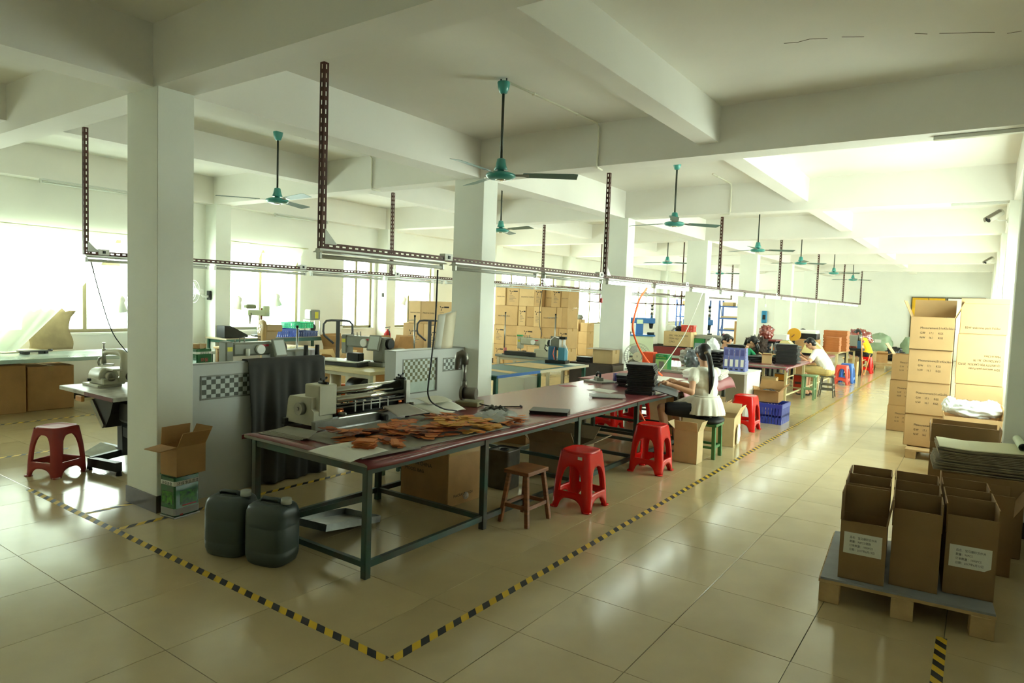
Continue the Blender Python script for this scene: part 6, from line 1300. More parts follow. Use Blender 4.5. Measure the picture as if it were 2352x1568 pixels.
rl_ = thing('fabric_roll', 'white roll with dark core lying on the printed machinery carton', 'roll', (-5.15, 12.95, 1.2135)); MB().lathe([(0.035, -0.12), (0.06, -0.12), (0.06, 0.12), (0.035, 0.12)], 20, R3(PI/2, 0, 0, (0, 0, 0.062))).build('roll', M_paper, rl_); MB().cyl((0, -0.118, 0.062), (0, 0.118, 0.062), 0.034).build('core', M_dark, rl_)
gb_ = thing('grey_bag', 'dark and grey folded bags between the white roll and the red basket', 'bags', (-4.98, 12.97, 1.2135)); crumple('bag', M_rubber, gb_, (0.0, 0, 0.05), (0.07, 0.12, 0.055), 2)
mg = thing('newspaper_stack', 'untidy stack of newspapers on a green box beside the fourth column', 'papers', (-4.38, 13.2, 0)); MB().box(-0.28, 0.3, -0.25, 0.25, 0, 0.80, ch=0.004).build('cabinet', M_greymach, mg); MB().box(-0.29, -0.08, -0.23, 0.2, 0.80, 1.09, ch=0.004).build('green_box', mat('box_green', (36, 130, 66), 0.4), mg); MB().box(-0.27, -0.1, -0.232, -0.23, 0.84, 1.0).build('box_picture', mat('pale_blue_print', (150, 176, 196), 0.4), mg); MB().box(-0.07, 0.25, -0.2, 0.2, 0.80, 1.085, ch=0.004).build('grey_box', M_greyboard, mg)
for k in range(7): MB().sheet(lambda u, v, k=k: ((u-0.5)*0.62+0.02, (v-0.5)*0.42, 1.095+0.010*k-0.13*max(0, u-0.62)**1.2), 10, 3, 0.006).build('newspaper', M_paper if k % 2 else M_greyboard, mg, (rr.uniform(-0.02, 0.03), 0, 0), rr.uniform(-0.1, 0.1))
# blue drilling machines far left, shelving
def twin_drill(label, loc, rz):
    t = thing('twin_spindle_machine', label, 'machine', loc, rz); mb_ = mat('machine_blue', (48, 104, 168), 0.4)
    MB().box(-0.5, 0.5, -0.3, 0.3, 0, 0.04).build('base', M_dark, t); MB().box(-0.45, 0.45, -0.28, 0.28, 0.04, 0.70, ch=0.006).build('cabinet', mat('pale_green_cabinet', (190, 204, 180), 0.5), t); MB().box(-0.5, 0.5, -0.32, 0.32, 0.70, 0.75).build('table', mb_, t); MB().box(-0.12, 0.12, -0.1, 0.2, 0.75, 1.12, ch=0.01).build('column', mb_, t); MB().box(-0.5, 0.5, -0.12, 0.12, 1.12, 1.30, ch=0.02).build('cross_head', mb_, t)
    MB().box(-0.1, 0.1, -0.135, -0.12, 1.10, 1.24).build('name_plate', mat('pale_green_plate', (200, 220, 190), 0.5), t)
    for x in (-0.38, 0.38):
        MB().cyl((x, 0, 1.30), (x, 0, 1.75), 0.035).build('spindle_motor', M_chrome, t)
        for z in (1.42, 1.58, 1.72): MB().cyl((x, 0, z), (x, 0, z+0.03), 0.06).build('collar', M_dark, t)
        MB().cyl((x, 0, 0.95), (x, 0, 1.12), 0.05, 0.08).build('press_head', M_dark, t); MB().cyl((x, 0, 0.75), (x, 0, 0.83), 0.12).build('work_plate', M_dark, t)
    return t
twin_drill('blue twin-spindle machine by the far window, left one', (-9.3, 20.6, 0), 0.5); twin_drill('green-grey spindle machine beside the fourth column', (-7.9, 22.2, 0), 0.5)
fr_ = thing('pipe_frame', 'brown pipe frame hanging between the third and fourth columns', 'frame', (-7.6, 17.5, 0))
for z in (1.75, 1.98): MB().box(-2.0, 1.2, -0.015, 0.015, z, z+0.03).build('pipe', M_brownsteel, fr_)
for x in (-1.6, -0.9, 0.9): MB().box(x-0.012, x+0.012, -0.012, 0.012, 1.75, ZC-0.001).build('hanger', M_brownsteel, fr_)
def shelf_rack(label, loc, rz, w=1.2, d=0.45, h=2.0, levels=(0.3, 0.9, 1.35, 1.8)):
    t = thing('shelf_rack', label, 'shelf', loc, rz); mb_ = mat('rack_blue', (44, 86, 160), 0.4)
    for sx in (-1, 1):
        for sy in (-1, 1): MB().box(sx*w/2-0.025, sx*w/2+0.025, sy*d/2-0.02, sy*d/2+0.02, 0, h).build('upright', mb_, t)
        MB().bar((sx*w/2, -d/2, 0.4), (sx*w/2, d/2, 1.2), 0.02).bar((sx*w/2, d/2, 1.2), (sx*w/2, -d/2, h), 0.02).build('brace', mb_, t)
    for z in levels: MB().box(-w/2, w/2, -d/2, d/2, z-0.05, z).build('shelf', mb_, t)
    return t
sh = shelf_rack('blue steel shelving rack between the fourth and fifth columns', (-7.6, 25.6, 0), 0); shelf_rack('second blue steel rack left of the first one, by the window', (-9.3, 25.6, 0), 0)
for k, (x, z, w, h, lab) in enumerate(((-7.9, 1.8, 0.4, 0.14, 'tan box on the top shelf of the blue rack'), (-7.4, 1.8, 0.3, 0.09, 'flat tan box on the top shelf right of the other'), (-7.7, 1.35, 0.9, 0.06, 'low papers along the middle shelf of the blue rack'), (-7.6, 0.9, 0.8, 0.05, 'pale tray on the lower shelf of the blue rack'), (-9.3, 1.8, 0.8, 0.16, 'tan boxes on the second blue rack'), (-9.2, 0.9, 0.5, 0.3, 'dark crate on the second blue rack'))):
    carton(lab, (x, 25.6, z+0.0005), 0, w, 0.36, h, m=M_card_pale if k != 5 else M_dark, tape=False)
tag(MB().box(-0.55, 0.55, -0.02, 0.02, 0, 1.25, ch=0.004).build('brown_board', M_card, loc=(-6.9, 24.9, 0)), 'large brown board standing before the blue rack', 'board')
cw = thing('partition_wall', 'grey partition wall piece right of the fifth column', 'partition', (-6.3, 24.0, 0)); MB().box(-0.5, 0.5, -0.05, 0.05, 0, 2.4).build('panel', M_wall, cw)
dsp = thing('air_purifier', 'blue narrow device mounted on the grey partition piece', 'device', (-6.15, 23.94, 1.25)); MB().box(-0.09, 0.09, -0.08, 0, 0, 0.42, ch=0.02).build('body', mat('cyan_blue', (40, 130, 176), 0.4), dsp); MB().box(-0.05, 0.05, -0.084, -0.08, 0.12, 0.28).build('screen', M_rubber, dsp)

# ================================================================ red worktable of the other workers
M_creamleg = mat('cream_steel', (200, 186, 140), 0.45)
mt_ = thing('red_worktable', 'red-topped worktable on cream steel legs where the man in white sits', 'table', (-3.2, 14.4, 0)); MB().box(-0.45, 0.45, -2.1, 2.6, 0.69, 0.712).build('board', M_greyboard, mt_)
def cl3(u, v):
    x = -0.47+0.98*u; y = -2.15+4.77*v; z = 0.718; ex = max(0, x-0.46); ey = max(0, -2.1-y)
    return (x-ex*0.5, y+ey*0.3, z-ex*0.9-ey*0.9-(0.35*max(0, ex-0.02)*max(0, 0.06-v)*20))
MB().sheet(cl3, 24, 50, 0.004).build('tablecloth', M_vinyl, mt_)
for y in (-1.75, -0.3, 1.2, 2.5):
    for x in (-0.38, 0.38): MB().box(x-0.022, x+0.022, y-0.022, y+0.022, 0.0, 0.69).build('leg', M_creamleg, mt_)
    MB().box(-0.38, 0.38, y-0.012, y+0.012, 0.16, 0.185).build('rail', M_creamleg, mt_)
for x in (-0.38, 0.38): MB().box(x-0.012, x+0.012, -1.75, 2.5, 0.16, 0.185).build('rail', M_creamleg, mt_)
TM = 0.719
carton('small tan carton with open flaps on the near end of the red worktable', (-3.20, 12.80, TM), 0.2, 0.17, 0.20, 0.16, (20, 15, 25, 20), m=M_card_pale, fl=0.07)
slab_stack('black_folder_stack', 'big stack of black folders with grey edges on the red worktable', 'folders', (-2.94, 13.02, TM), 0.35, 16, 0.36, 0.40, 0.023, M_black, 0.012, None, 'folder', 14)
slab_stack('black_folder_stack', 'second black folder stack right behind the big one before the man', 'folders', (-2.92, 13.52, TM), 0.35, 14, 0.22, 0.40, 0.023, mat('black_grey_edge', (44, 46, 46), 0.5, rgb2=(110, 112, 110), scale=14), 0.02, None, 'folder', 15)
bagpile('flat pile of black bags beside the small tan carton', (-3.42, 12.95, TM), 0.3, 4, 0.34, 0.44, 5); bagpile('black bags in front of the girl in green', (-3.4, 13.55, TM), 0.1, 3, 0.36, 0.4, 6)
bt_ = thing('glue_bottle', 'small bottle with green cap on the red worktable', 'bottle', (-3.12, 13.15, TM)); MB().lathe([(0.03, 0), (0.032, 0.02), (0.032, 0.10), (0.012, 0.13)], 14).build('bottle', M_white, bt_); MB().lathe([(0.016, 0.125), (0.012, 0.17), (0.003, 0.2)], 12).build('cap', mat('green_cap', (40, 150, 84), 0.4), bt_)
flat('steel_ruler', 'steel scissors and ruler at the near edge of the red worktable', 'tool', [(-3.05, 12.52), (-2.85, 12.58), (-2.85, 12.61), (-3.06, 12.56)], TM, 0.006, M_steel)
for k, (x, y, mm, lab) in enumerate(((-3.48, 15.15, mat('tin_orange', (206, 130, 30), 0.35), 'orange square tin under the red worktable'), (-3.10, 15.2, mat('tin_red2', (176, 44, 26), 0.35), 'red square tin under the red worktable'))):
    t = thing('solvent_tin', lab, 'tin', (x, y, 0), 0.05); MB().box(-0.11, 0.11, -0.11, 0.11, 0.005, 0.335, ch=0.01).build('body', mm, t); MB().box(-0.112, 0.112, -0.112, 0.112, 0.335, 0.345, ch=0.002).build('top_rim', M_steel, t); MB().box(-0.111, 0.111, -0.111, 0.111, 0.0, 0.07, ch=0.01).build('base_band', mat('tin_red', (170, 40, 34), 0.4), t); MB().box(-0.08, 0.08, -0.1115, -0.11, 0.15, 0.2).build('print_band', M_print, t)
carton('tan carton under the red worktable on the left', (-3.6, 13.2, 0), 0, 0.3, 0.4, 0.5, m=M_card); carton('pale carton under the red worktable beside the tan one', (-3.25, 13.3, 0), 0.1, 0.26, 0.3, 0.42, m=M_card_pale)
# blue crate with a carton of black pieces
basket('blue plastic crate on the floor behind the red stool', (-2.52, 10.62, 0), 0.0, 0.36, 0.52, 0.30, M_blue, 0.02)
cbk = carton('open carton of black pieces sitting on the blue crate', (-2.62, 10.70, 0.302), 0.05, 0.36, 0.40, 0.17, (10, 60, 70, 50), m=M_card, fl=0.14); bk = thing('black_scraps', 'black leather scraps heaped in the open carton on the blue crate', 'scraps', (-2.62, 10.70, 0.312), 0.05); crumple('heap', M_black, bk, (0, 0, 0.08), (0.14, 0.16, 0.09), 6)
carton('open carton low under the pale desk beside the crate', (-3.0, 11.3, 0), 0.1, 0.4, 0.36, 0.28, (30, 40, 50, 50), m=M_card, fl=0.16)
wood_stool('pale green wooden stool in front of the man in white', (-2.66, 13.92, 0), 0.05, mat('pale_green_paint', (120, 152, 110), 0.5, var=0.1), h=0.47, top=(0.13, 0.16), foot=(0.10, 0.13), leg=0.035, rails=(0.2,))
wood_stool('grey metal stool under the man in white', (-2.46, 14.62, 0), 0.05, M_gunmetal, h=0.43, top=(0.13, 0.13), foot=(0.14, 0.15), leg=0.025, rails=(0.15, 0.25), name='metal_stool')
plastic_stool('pink-red plastic stool stacked against the blue one in the aisle', (-2.64, 17.55, 0), 0.0, mat('pinkish_red_plastic', (216, 82, 66), 0.35), h=0.45, top=0.12, bot=0.17, win=(0.14, 0.37), ww=0.66, lowarch=0.09)
plastic_stool('blue plastic stool just behind the pink-red one', (-2.60, 18.0, 0), 0.0, mat('sky_blue_plastic', (60, 110, 190), 0.35), h=0.47, top=0.125, bot=0.175, win=(0.14, 0.37), ww=0.66, lowarch=0.09)
plastic_stool('red plastic stool under the person in yellow', (-2.62, 21.45, 0), 0.0, M_red, h=0.47)

# ================================================================ far tables with leather goods
ft_ = work_table('far wooden worktable piled with brown leather boards', (-3.3, 18.75, 0), 0, 1.0, 1.7, 0.72, M_palewood, M_creamleg); ft2 = work_table('far worktable beside the person in yellow', (-3.2, 21.6, 0), 0, 0.9, 2.6, 0.72, M_palewood, M_creamleg)
M_tanb = mat('tan_leather_board', (176, 106, 52), 0.6, var=0.08); M_lac = mat('lacquer_red_leather', (112, 30, 22), 0.18, rgb2=(160, 90, 80), scale=12, spec=0.8)
slab_stack('leather_board_stack', 'front stack of tan leather boards on the far worktable', 'leather', (-2.98, 18.2, 0.721), 0, 14, 0.32, 0.30, 0.026, M_tanb, 0.006, None, 'board', 21)
slab_stack('leather_board_stack', 'taller stack of tan leather boards behind the front one', 'leather', (-3.02, 18.85, 0.721), 0, 20, 0.55, 0.45, 0.026, M_tanb, 0.012, None, 'board', 22)
slab_stack('leather_board_stack', 'stack of tan boards left of the brown-shirted man', 'leather', (-3.55, 18.3, 0.721), 0.1, 16, 0.34, 0.4, 0.024, M_tanb, 0.02, None, 'board', 23)
def lacq(label, loc, r, seed): t = thing('lacquered_leather', label, 'leather', loc); crumple('heap', M_lac, t, (0, 0, r[2]*0.9), r, seed, amp=0.3, freq=4); return t
lacq('glossy dark red wrapped leather on the far worktable, nearer heap', (-2.85, 20.75, 0.721), (0.2, 0.25, 0.22), 2); lacq('glossy dark red wrapped leather heap behind the person in yellow', (-2.95, 22.3, 0.721), (0.34, 0.4, 0.26), 3); lacq('glossy dark red leather roll on the stand right of the fifth column', (-4.1, 16.2, 1.02), (0.16, 0.2, 0.17), 5)
wk = work_table('stand with the glossy red leather right of the fifth column', (-4.05, 16.2, 0), 0, 0.5, 0.6, 1.02, mat('dark_red_board', (120, 30, 26), 0.4), M_dark)
lk2 = thing('brown_leather_heap', 'heap of dark brown leather strips behind the girl in green', 'leather', (-4.02, 15.1, 0.72)); crumple('heap', mat('dark_brown_fur', (60, 44, 34), 0.8, var=0.3, scale=30), lk2, (0, 0, 0.18), (0.22, 0.2, 0.2), 6, amp=0.5, freq=6)
work_table('small table behind the girl in green', (-4.05, 15.0, 0), 0, 0.6, 0.8, 0.72, M_greyboard, M_dark)
bx_ = thing('white_blue_box', 'white and green printed box on the table behind the worktable', 'box', (-3.95, 16.95, 0)); MB().box(-0.17, 0.17, -0.13, 0.13, 0.72, 1.13, ch=0.004).build('body', M_paper, bx_); MB().box(-0.171, 0.171, -0.131, 0.131, 0.95, 1.0).build('green_band', mat('box_green', (36, 130, 66), 0.4), bx_); MB().box(-0.12, 0.12, -0.132, -0.13, 0.84, 0.92).build('blue_print', M_bluep, bx_); MB().box(-0.2, 0.2, -0.16, 0.16, 0, 0.72, ch=0.004).build('stand', M_greymach, bx_)
dc = thing('polishing_wheel', 'yellow-ochre disc wheel on a stand behind the red worktable', 'machine', (-3.72, 17.3, 0)); MB().cyl((0, -0.03, 1.13), (0, 0.03, 1.13), 0.155, n=28).build('disc', mat('ochre_disc', (206, 150, 30), 0.5), dc); MB().bar((0, 0, 0.0), (0, 0, 1.05), 0.05).build('stand', M_dark, dc); MB().bar((-0.05, -0.05, 1.06), (0.02, -0.05, 1.13), 0.02).build('arm', M_wood, dc)
def cover(label, loc): t = thing('cream_machine_cover', label, 'machine', loc); MB().prism([(-0.24, 0), (0.24, 0), (0.16, 0.14), (0.02, 0.26), (-0.14, 0.26)], -0.12, 0.12, Matrix(((1,0,0,0),(0,0,1,0),(0,1,0,0),(0,0,0,1)))).build('cover', mat('cream_cover', (226, 214, 150), 0.5), t); MB().box(-0.26, 0.26, -0.14, 0.14, -0.05, 0).build('base', M_dark, t); return t
cover('cream angular machine cover, left one behind the folder stack', (-3.50, 15.75, 0.77)); cover('cream angular machine cover, right one behind the folder stack', (-3.05, 16.2, 0.77))
cp = thing('couplet_board', 'narrow red board with gold characters standing on the worktable', 'sign', (-3.55, 14.95, TM), 0.1); MB().box(-0.06, 0.06, -0.008, 0.008, 0, 0.24, ch=0.002).build('board', mat('couplet_red', (176, 44, 30), 0.5), cp); MB().box(-0.066, 0.066, -0.006, 0.010, -0.0, 0.25).build('gold_border', mat('couplet_gold', (206, 160, 60), 0.5), cp)
for k, s in enumerate('開工大'): text(s, 0.065, mat('couplet_gold2', (232, 206, 90), 0.5), cp, (-0.032, -0.0085, 0.17-k*0.07), (PI/2, 0, 0))
cs = thing('black_suitcase_pile', 'black cases stacked under a pale lid behind the worktable', 'cases', (-3.55, 17.75, 0)); MB().box(-0.32, 0.32, -0.2, 0.2, 0, 1.02, ch=0.01).build('cabinet', M_card, cs); MB().box(-0.34, 0.30, -0.2, 0.2, 1.02, 1.16, ch=0.01).build('case', M_black, cs); MB().box(-0.33, 0.28, -0.2, 0.2, 1.16, 1.24, ch=0.01).build('lid', M_whitep, cs)
pm = thing('riveting_machine', 'grey boxed riveting machine with blue body before the person in yellow', 'machine', (-2.82, 20.3, 0)); MB().box(-0.13, 0.10, -0.06, 0.06, 0.80, 1.10, ch=0.008).build('housing', M_greymach, pm); MB().box(0.10, 0.20, -0.05, 0.05, 0.74, 0.95, ch=0.006).build('body', M_bluem, pm); MB().cyl((0.15, 0, 0.95), (0.15, 0, 1.12), 0.05).build('motor', M_steel, pm); MB().box(-0.22, 0.26, -0.18, 0.18, 0.68, 0.74, ch=0.005).build('table', M_dark, pm)
for x in (-0.16, 0.2):
    for y in (-0.14, 0.14): MB().box(x-0.015, x+0.015, y-0.015, y+0.015, 0, 0.68).build('leg', M_dark, pm)
cable('air_hose', 'thin orange hose looping down in front of the person in yellow', 'hose', [(-2.62, 20.15, 1.05), (-2.58, 20.1, 0.7), (-2.55, 20.1, 0.3), (-2.50, 20.1, 0.05), (-2.44, 20.15, 0.3), (-2.40, 20.3, 0.6)], 0.012, mat('pale_orange_hose', (232, 150, 90), 0.5))
carton('open tan carton on the floor before the person in yellow', (-2.86, 20.75, 0), -0.3, 0.34, 0.3, 0.36, (40, 60, 50, 30), m=M_card_pale, fl=0.12)
fpl = work_table('low pale wooden bench carrying cartons in the far aisle', (-2.28, 23.0, 0), 0, 0.75, 0.7, 0.24, M_palewood, M_palewood, 0.03, low=0); carton('tan carton with flap open on the low bench', (-2.38, 22.9, 0.2405), 0.1, 0.30, 0.3, 0.25, (30, 40, 60, 20), m=M_card, fl=0.12); carton('tan carton behind the low bench', (-2.65, 23.9, 0), 0.1, 0.5, 0.4, 0.5, m=M_card_pale); carton('reddish carton tucked beside the low bench carton', (-2.8, 23.2, 0), 0.1, 0.2, 0.3, 0.3, m=mat('red_brown_box', (150, 80, 50), 0.7))
for k, (x, y, r, lab) in enumerate(((-3.15, 29.0, (0.48, 0.5, 0.52), 'large pale green woven sack at the far wall, left one'), (-2.12, 29.3, (0.36, 0.45, 0.48), 'pale green woven sack at the far wall, right one'))):
    t = thing('woven_sack', lab, 'sack', (x, y, 0.0), 0, 'green sacks at the far wall'); crumple('sack', mat('sack_green', (150, 170, 140), 0.7, var=0.06, scale=5), t, (0, 0, r[2]*0.86), r, k+2, amp=0.14, freq=2.2)
    if k == 0: MB().box(-0.1, 0.12, -0.53, -0.515, 0.62, 0.74).build('tag', M_paper, t)
bb = thing('black_bag', 'black plastic bag on a pallet before the pale green sacks', 'bag', (-2.35, 26.2, 0.12)); crumple('bag', mat('black_film', (24, 24, 24), 0.3), bb, (0, 0, 0.2), (0.3, 0.3, 0.24), 4, amp=0.4)
pallet('wooden pallet under the black bag in the far aisle', (-2.2, 26.2, 0), 0, 0.9, 0.8, 0.12)
bn2 = thing('grey_bin', 'grey barrel bin left of the pale green sacks', 'bin', (-3.5, 26.8, 0)); MB().lathe([(0.2, 0), (0.24, 0.02), (0.26, 0.6), (0.27, 0.62), (0.24, 0.62)], 20).build('barrel', mat('bin_grey', (120, 124, 124), 0.5), bn2)
rbx = thing('red_blue_carton', 'small red and blue carton by the right wall behind the tall stacks', 'box', (0.36, 12.0, 0), 0); MB().box(-0.14, 0.14, -0.12, 0.12, 0, 0.45, ch=0.004).build('body', M_blue, rbx); MB().box(-0.141, 0.141, -0.121, 0.121, 0.36, 0.45, ch=0.004).build('red_lid', M_red, rbx)

ir = thing('clothes_iron', 'small steam iron on the far edge of the cutting table', 'iron', (-3.92, 7.50, 0.726), 0.8); MB().prism([(-0.05, -0.1), (0.05, -0.1), (0.045, 0.05), (0.0, 0.12), (-0.045, 0.05)], 0, 0.018).build('sole_plate', M_chrome, ir); MB().prism([(-0.042, -0.095), (0.042, -0.095), (0.036, 0.04), (0.0, 0.10), (-0.036, 0.04)], 0.018, 0.06).build('body', M_greymach, ir); MB().tube([(0, -0.08, 0.06), (0, -0.09, 0.11), (0, 0.0, 0.12), (0, 0.05, 0.10), (0, 0.06, 0.06)], 0.013, 8).build('handle', M_rubber, ir)
cpk = thing('pencil_cup', 'blue and pink striped cup with a tray beside the iron', 'cup', (-3.72, 7.60, 0.745)); MB().lathe([(0.035, 0), (0.038, 0.01), (0.038, 0.1), (0.034, 0.1)], 16).build('cup', mat('pink_stripe', (214, 150, 150), 0.4, rgb2=(50, 56, 130), scale=16, stretch=(1, 1, 0.05)), cpk)
# ================================================================ people
M_skin = mat('skin', (206, 156, 122), 0.55, var=0.04, scale=5); M_hair = mat('black_hair', (22, 17, 16), 0.35, var=0.3, scale=30, stretch=(1, 1, 0.15))
M_eye = mat('dark_eye', (20, 14, 12), 0.2); M_lip = mat('lip', (160, 84, 76), 0.5)
def remesh(mb, vox, name, m, parent, smooth=2):
    """fuse the shapes into one continuous skin"""
    o = mb.build('tmp', m); md = o.modifiers.new('r', 'REMESH'); md.mode = 'VOXEL'; md.voxel_size = vox; md.use_smooth_shade = True
    s = o.modifiers.new('s', 'SMOOTH'); s.iterations = smooth; s.factor = 0.5
    bpy.context.view_layer.update()
    me = bpy.data.meshes.new_from_object(o.evaluated_get(bpy.context.evaluated_depsgraph_get())); me.name = name
    bpy.data.objects.remove(o)
    r = bpy.data.objects.new(name, me); col.objects.link(r); r.parent = parent
    if not me.materials: me.materials.append(m)
    return r
def chain(mb, pts, rad, n=12):
    """tapered limb with ball joints"""
    P = [Vector(p) for p in pts]; mb.tube(P, rad, n)
    for p, r in zip(P, rad): mb.ell(p, r, n, 8)
def ik(S, T, a, b, pole):
    d = T-S; L = min(d.length, (a+b)*0.995); d.normalize(); x = (a*a-b*b+L*L)/(2*L); h = math.sqrt(max(0, a*a-x*x))
    p = (pole-d*pole.dot(d)).normalized(); return S+d*x+p*h, S+d*L
def person(label, loc, rz, seat, lean, head, hands, shirt, bottom, hair='short', sc=1.0, vox=0.008, legyaw=0.0, sleeve=0.5, leglen=0.0, kneeup=0.0, female=False, bare_legs=True, feet=None, dress=False):
    """seated figure, local front = -Y. head = (pitch down, yaw). hands = world targets (left, right)"""
    t = thing('person', label, 'person', loc, rz); Mi = (Matrix.Translation(loc) @ Matrix.Rotation(rz, 4, 'Z')).inverted()
    sw = 0.155 if female else 0.195
    hip = Vector((0, 0, seat+0.09)); cl, sl = math.cos(lean), math.sin(lean)
    up = Vector((0, -sl, cl)); fw = Vector((0, -cl, -sl))
    waist = hip+up*0.16-fw*0.01; chest = hip+up*0.34; neck = hip+up*0.475+fw*0.01; 
    B = MB()
    B.ell(hip, (0.155, 0.115, 0.11), 16, 10); chain(B, [hip, waist, chest], [0.115, 0.10 if female else 0.115, 0.115])
    B.ell(chest, (0.15 if female else 0.17, 0.10, 0.13), 16, 10); B.ell(hip+up*0.43, (sw*0.92, 0.065, 0.06), 14, 8)
    hp, hy = head; Hm = Matrix.Rotation(hy, 4, 'Z') @ Matrix.Rotation(hp, 4, 'X')      # pitch down = rotate about X
    hc = neck+up*0.075+(Hm @ Vector((0, -0.02, 0.085)))
    chain(B, [hip+up*0.44, neck, hc-(Hm @ Vector((0, -0.01, 0.06)))], [0.062, 0.05, 0.048])
    HM = Matrix.Translation(hc) @ Hm
    B.ell((0, 0.005, 0.02), (0.073, 0.09, 0.092), 18, 12, HM); B.ell((0, -0.028, -0.045), (0.055, 0.055, 0.06), 14, 10, HM); B.ell((0, -0.045, -0.085), (0.028, 0.03, 0.022), 10, 8, HM)
    B.ell((0, -0.092, -0.02), (0.012, 0.018, 0.016), 8, 6, HM); B.ell((0, -0.084, 0.004), (0.008, 0.012, 0.026), 8, 6, HM)
    for s in (-1, 1): B.ell((s*0.075, 0.012, -0.012), (0.010, 0.02, 0.03), 8, 6, HM); B.ell((s*0.03, -0.078, 0.018), (0.022, 0.012, 0.009), 8, 6, HM)
    SH = {}
    for s, T in zip((1, -1), hands):
        S = hip+up*0.42+Vector((s*sw, 0, 0)); Tl = Mi @ Vector(T)
        E, W = ik(S, Tl, 0.285*sc, 0.245*sc, Vector((s*0.7, 0.5, -0.8)))
        chain(B, [S, S.lerp(E, 0.5), E], [0.052 if not female else 0.045, 0.045 if not female else 0.038, 0.036 if not female else 0.032]); chain(B, [E, E.lerp(W, 0.35), W], [0.036, 0.036 if not female else 0.031, 0.024])
        d = (W-E).normalized(); side = d.cross(Vector((0, 0, 1))).normalized(); dn = side.cross(d)
        if dn.z > 0: dn = -dn
        pc = W+d*0.045; chain(B, [W, W+d*0.04, W+d*0.075], [0.024, 0.030, 0.028]); B.ell(pc+side*0.012, 0.026, 10, 8); B.ell(pc-side*0.012, 0.026, 10, 8)
        for k, o in enumerate((-0.026, -0.009, 0.009, 0.026)):
            b0 = W+d*0.078+side*o; Lf = (0.036, 0.042, 0.040, 0.030)[k]
            chain(B, [b0, b0+d*Lf*0.8+dn*0.008, b0+d*Lf*1.2+dn*0.032, b0+d*Lf*1.15+dn*0.052], [0.0095, 0.009, 0.0085, 0.0075], 8)
        ts = side*(0.028*s); chain(B, [W+d*0.03+ts, W+d*0.055+ts*1.7+dn*0.012, W+d*0.085+ts*1.5+dn*0.03], [0.012, 0.0105, 0.009], 8)
        SH[s] = (S, E, W)
    ly, lz = math.sin(legyaw), math.cos(legyaw); LG = {}
    for k, s in enumerate((1, -1)):
        A = hip+Vector((s*0.09, 0, -0.015)); fdir = Vector((ly, -lz, 0)); sidev = Vector((lz, ly, 0))
        K = A+fdir*0.42+sidev*s*0.03+Vector((0, 0, kneeup)); Fp = feet[k] if feet else (K+fdir*(-0.05)); Fp = Vector((Fp[0], Fp[1], 0.085))
        chain(B, [A, A.lerp(K, 0.5), K], [0.085, 0.07, 0.055]); chain(B, [K, K.lerp(Fp, 0.35)-fdir*0.015, K.lerp(Fp, 0.8), Fp], [0.053, 0.052, 0.036, 0.034])
        chain(B, [Fp+Vector((0, 0, -0.035))-fdir*0.03, Fp+fdir*0.08+Vector((0, 0, -0.05)), Fp+fdir*0.15+Vector((0, 0, -0.058))], [0.036, 0.032, 0.024]); LG[s] = (A, K, Fp, fdir)
    remesh(B, vox, 'body', M_skin, t)
    for s in (-1, 1):
        MB().ell((s*0.031, -0.086, 0.012), (0.014, 0.006, 0.005), 10, 6, HM).build('eye', M_eye, t); MB().ell((s*0.032, -0.085, 0.034), (0.019, 0.005, 0.0035), 8, 6, HM).build('eyebrow', M_hair, t)
    MB().ell((0, -0.083, -0.055), (0.02, 0.006, 0.006), 10, 6, HM).build('mouth', M_lip, t)
    # hair
    Hh = MB(); Hh.ell((0, 0.024, 0.034), (0.083, 0.090, 0.093), 20, 12, HM); Hh.ell((0, 0.05, -0.02), (0.07, 0.06, 0.07), 14, 10, HM); Hh.ell((0, -0.045, 0.085), (0.06, 0.045, 0.032), 14, 8, HM)
    if hair != 'short':
        for s in (-1, 1): Hh.ell((s*0.058, -0.055, 0.05), (0.022, 0.032, 0.05), 10, 8, HM)
    if hair == 'ponytail':
        b0 = HM @ Vector((0, 0.098, 0.0)); P = [b0, b0+Vector((0, 0.05, -0.05)), b0+Vector((0.01, 0.10, -0.15)), b0+Vector((0.015, 0.13, -0.26)), b0+Vector((0.02, 0.135, -0.36)), b0+Vector((0.03, 0.125, -0.46))]
        chain(Hh, P, [0.024, 0.032, 0.034, 0.032, 0.024, 0.006])
    if hair == 'bun': Hh.ell((0, 0.115, 0.06), 0.038, 12, 8, HM)
    if hair == 'long':
        for s in (-1, 1):
            b0 = HM @ Vector((s*0.05, -0.06, 0.03)); chain(Hh, [b0, b0+Vector((s*0.012, -0.03, -0.08)), b0+Vector((0, -0.02, -0.2))], [0.022, 0.022, 0.010])
        b0 = HM @ Vector((0, 0.09, 0.0)); chain(Hh, [b0, b0+Vector((0, 0.06, -0.03)), b0+Vector((0, 0.10, -0.14)), b0+Vector((0, 0.08, -0.26))], [0.035, 0.032, 0.026, 0.012])
    remesh(Hh, vox, 'hair', M_hair, t)
    if hair == 'bun': MB().tube([HM @ Vector((0.036*math.cos(2*PI*k/16), 0.085+0.01*math.sin(2*PI*k/16), 0.055+0.036*math.sin(2*PI*k/16))) for k in range(16)], 0.012, 8, closed=True).build('hair_tie', mat('pink_tie', (190, 90, 120), 0.7), t)
    if hair == 'ponytail': b0 = HM @ Vector((0, 0.108, -0.01)); MB().ell(b0, (0.034, 0.022, 0.022), 12, 8).build('hair_tie', mat('brown_tie', (110, 90, 60), 0.5), t)
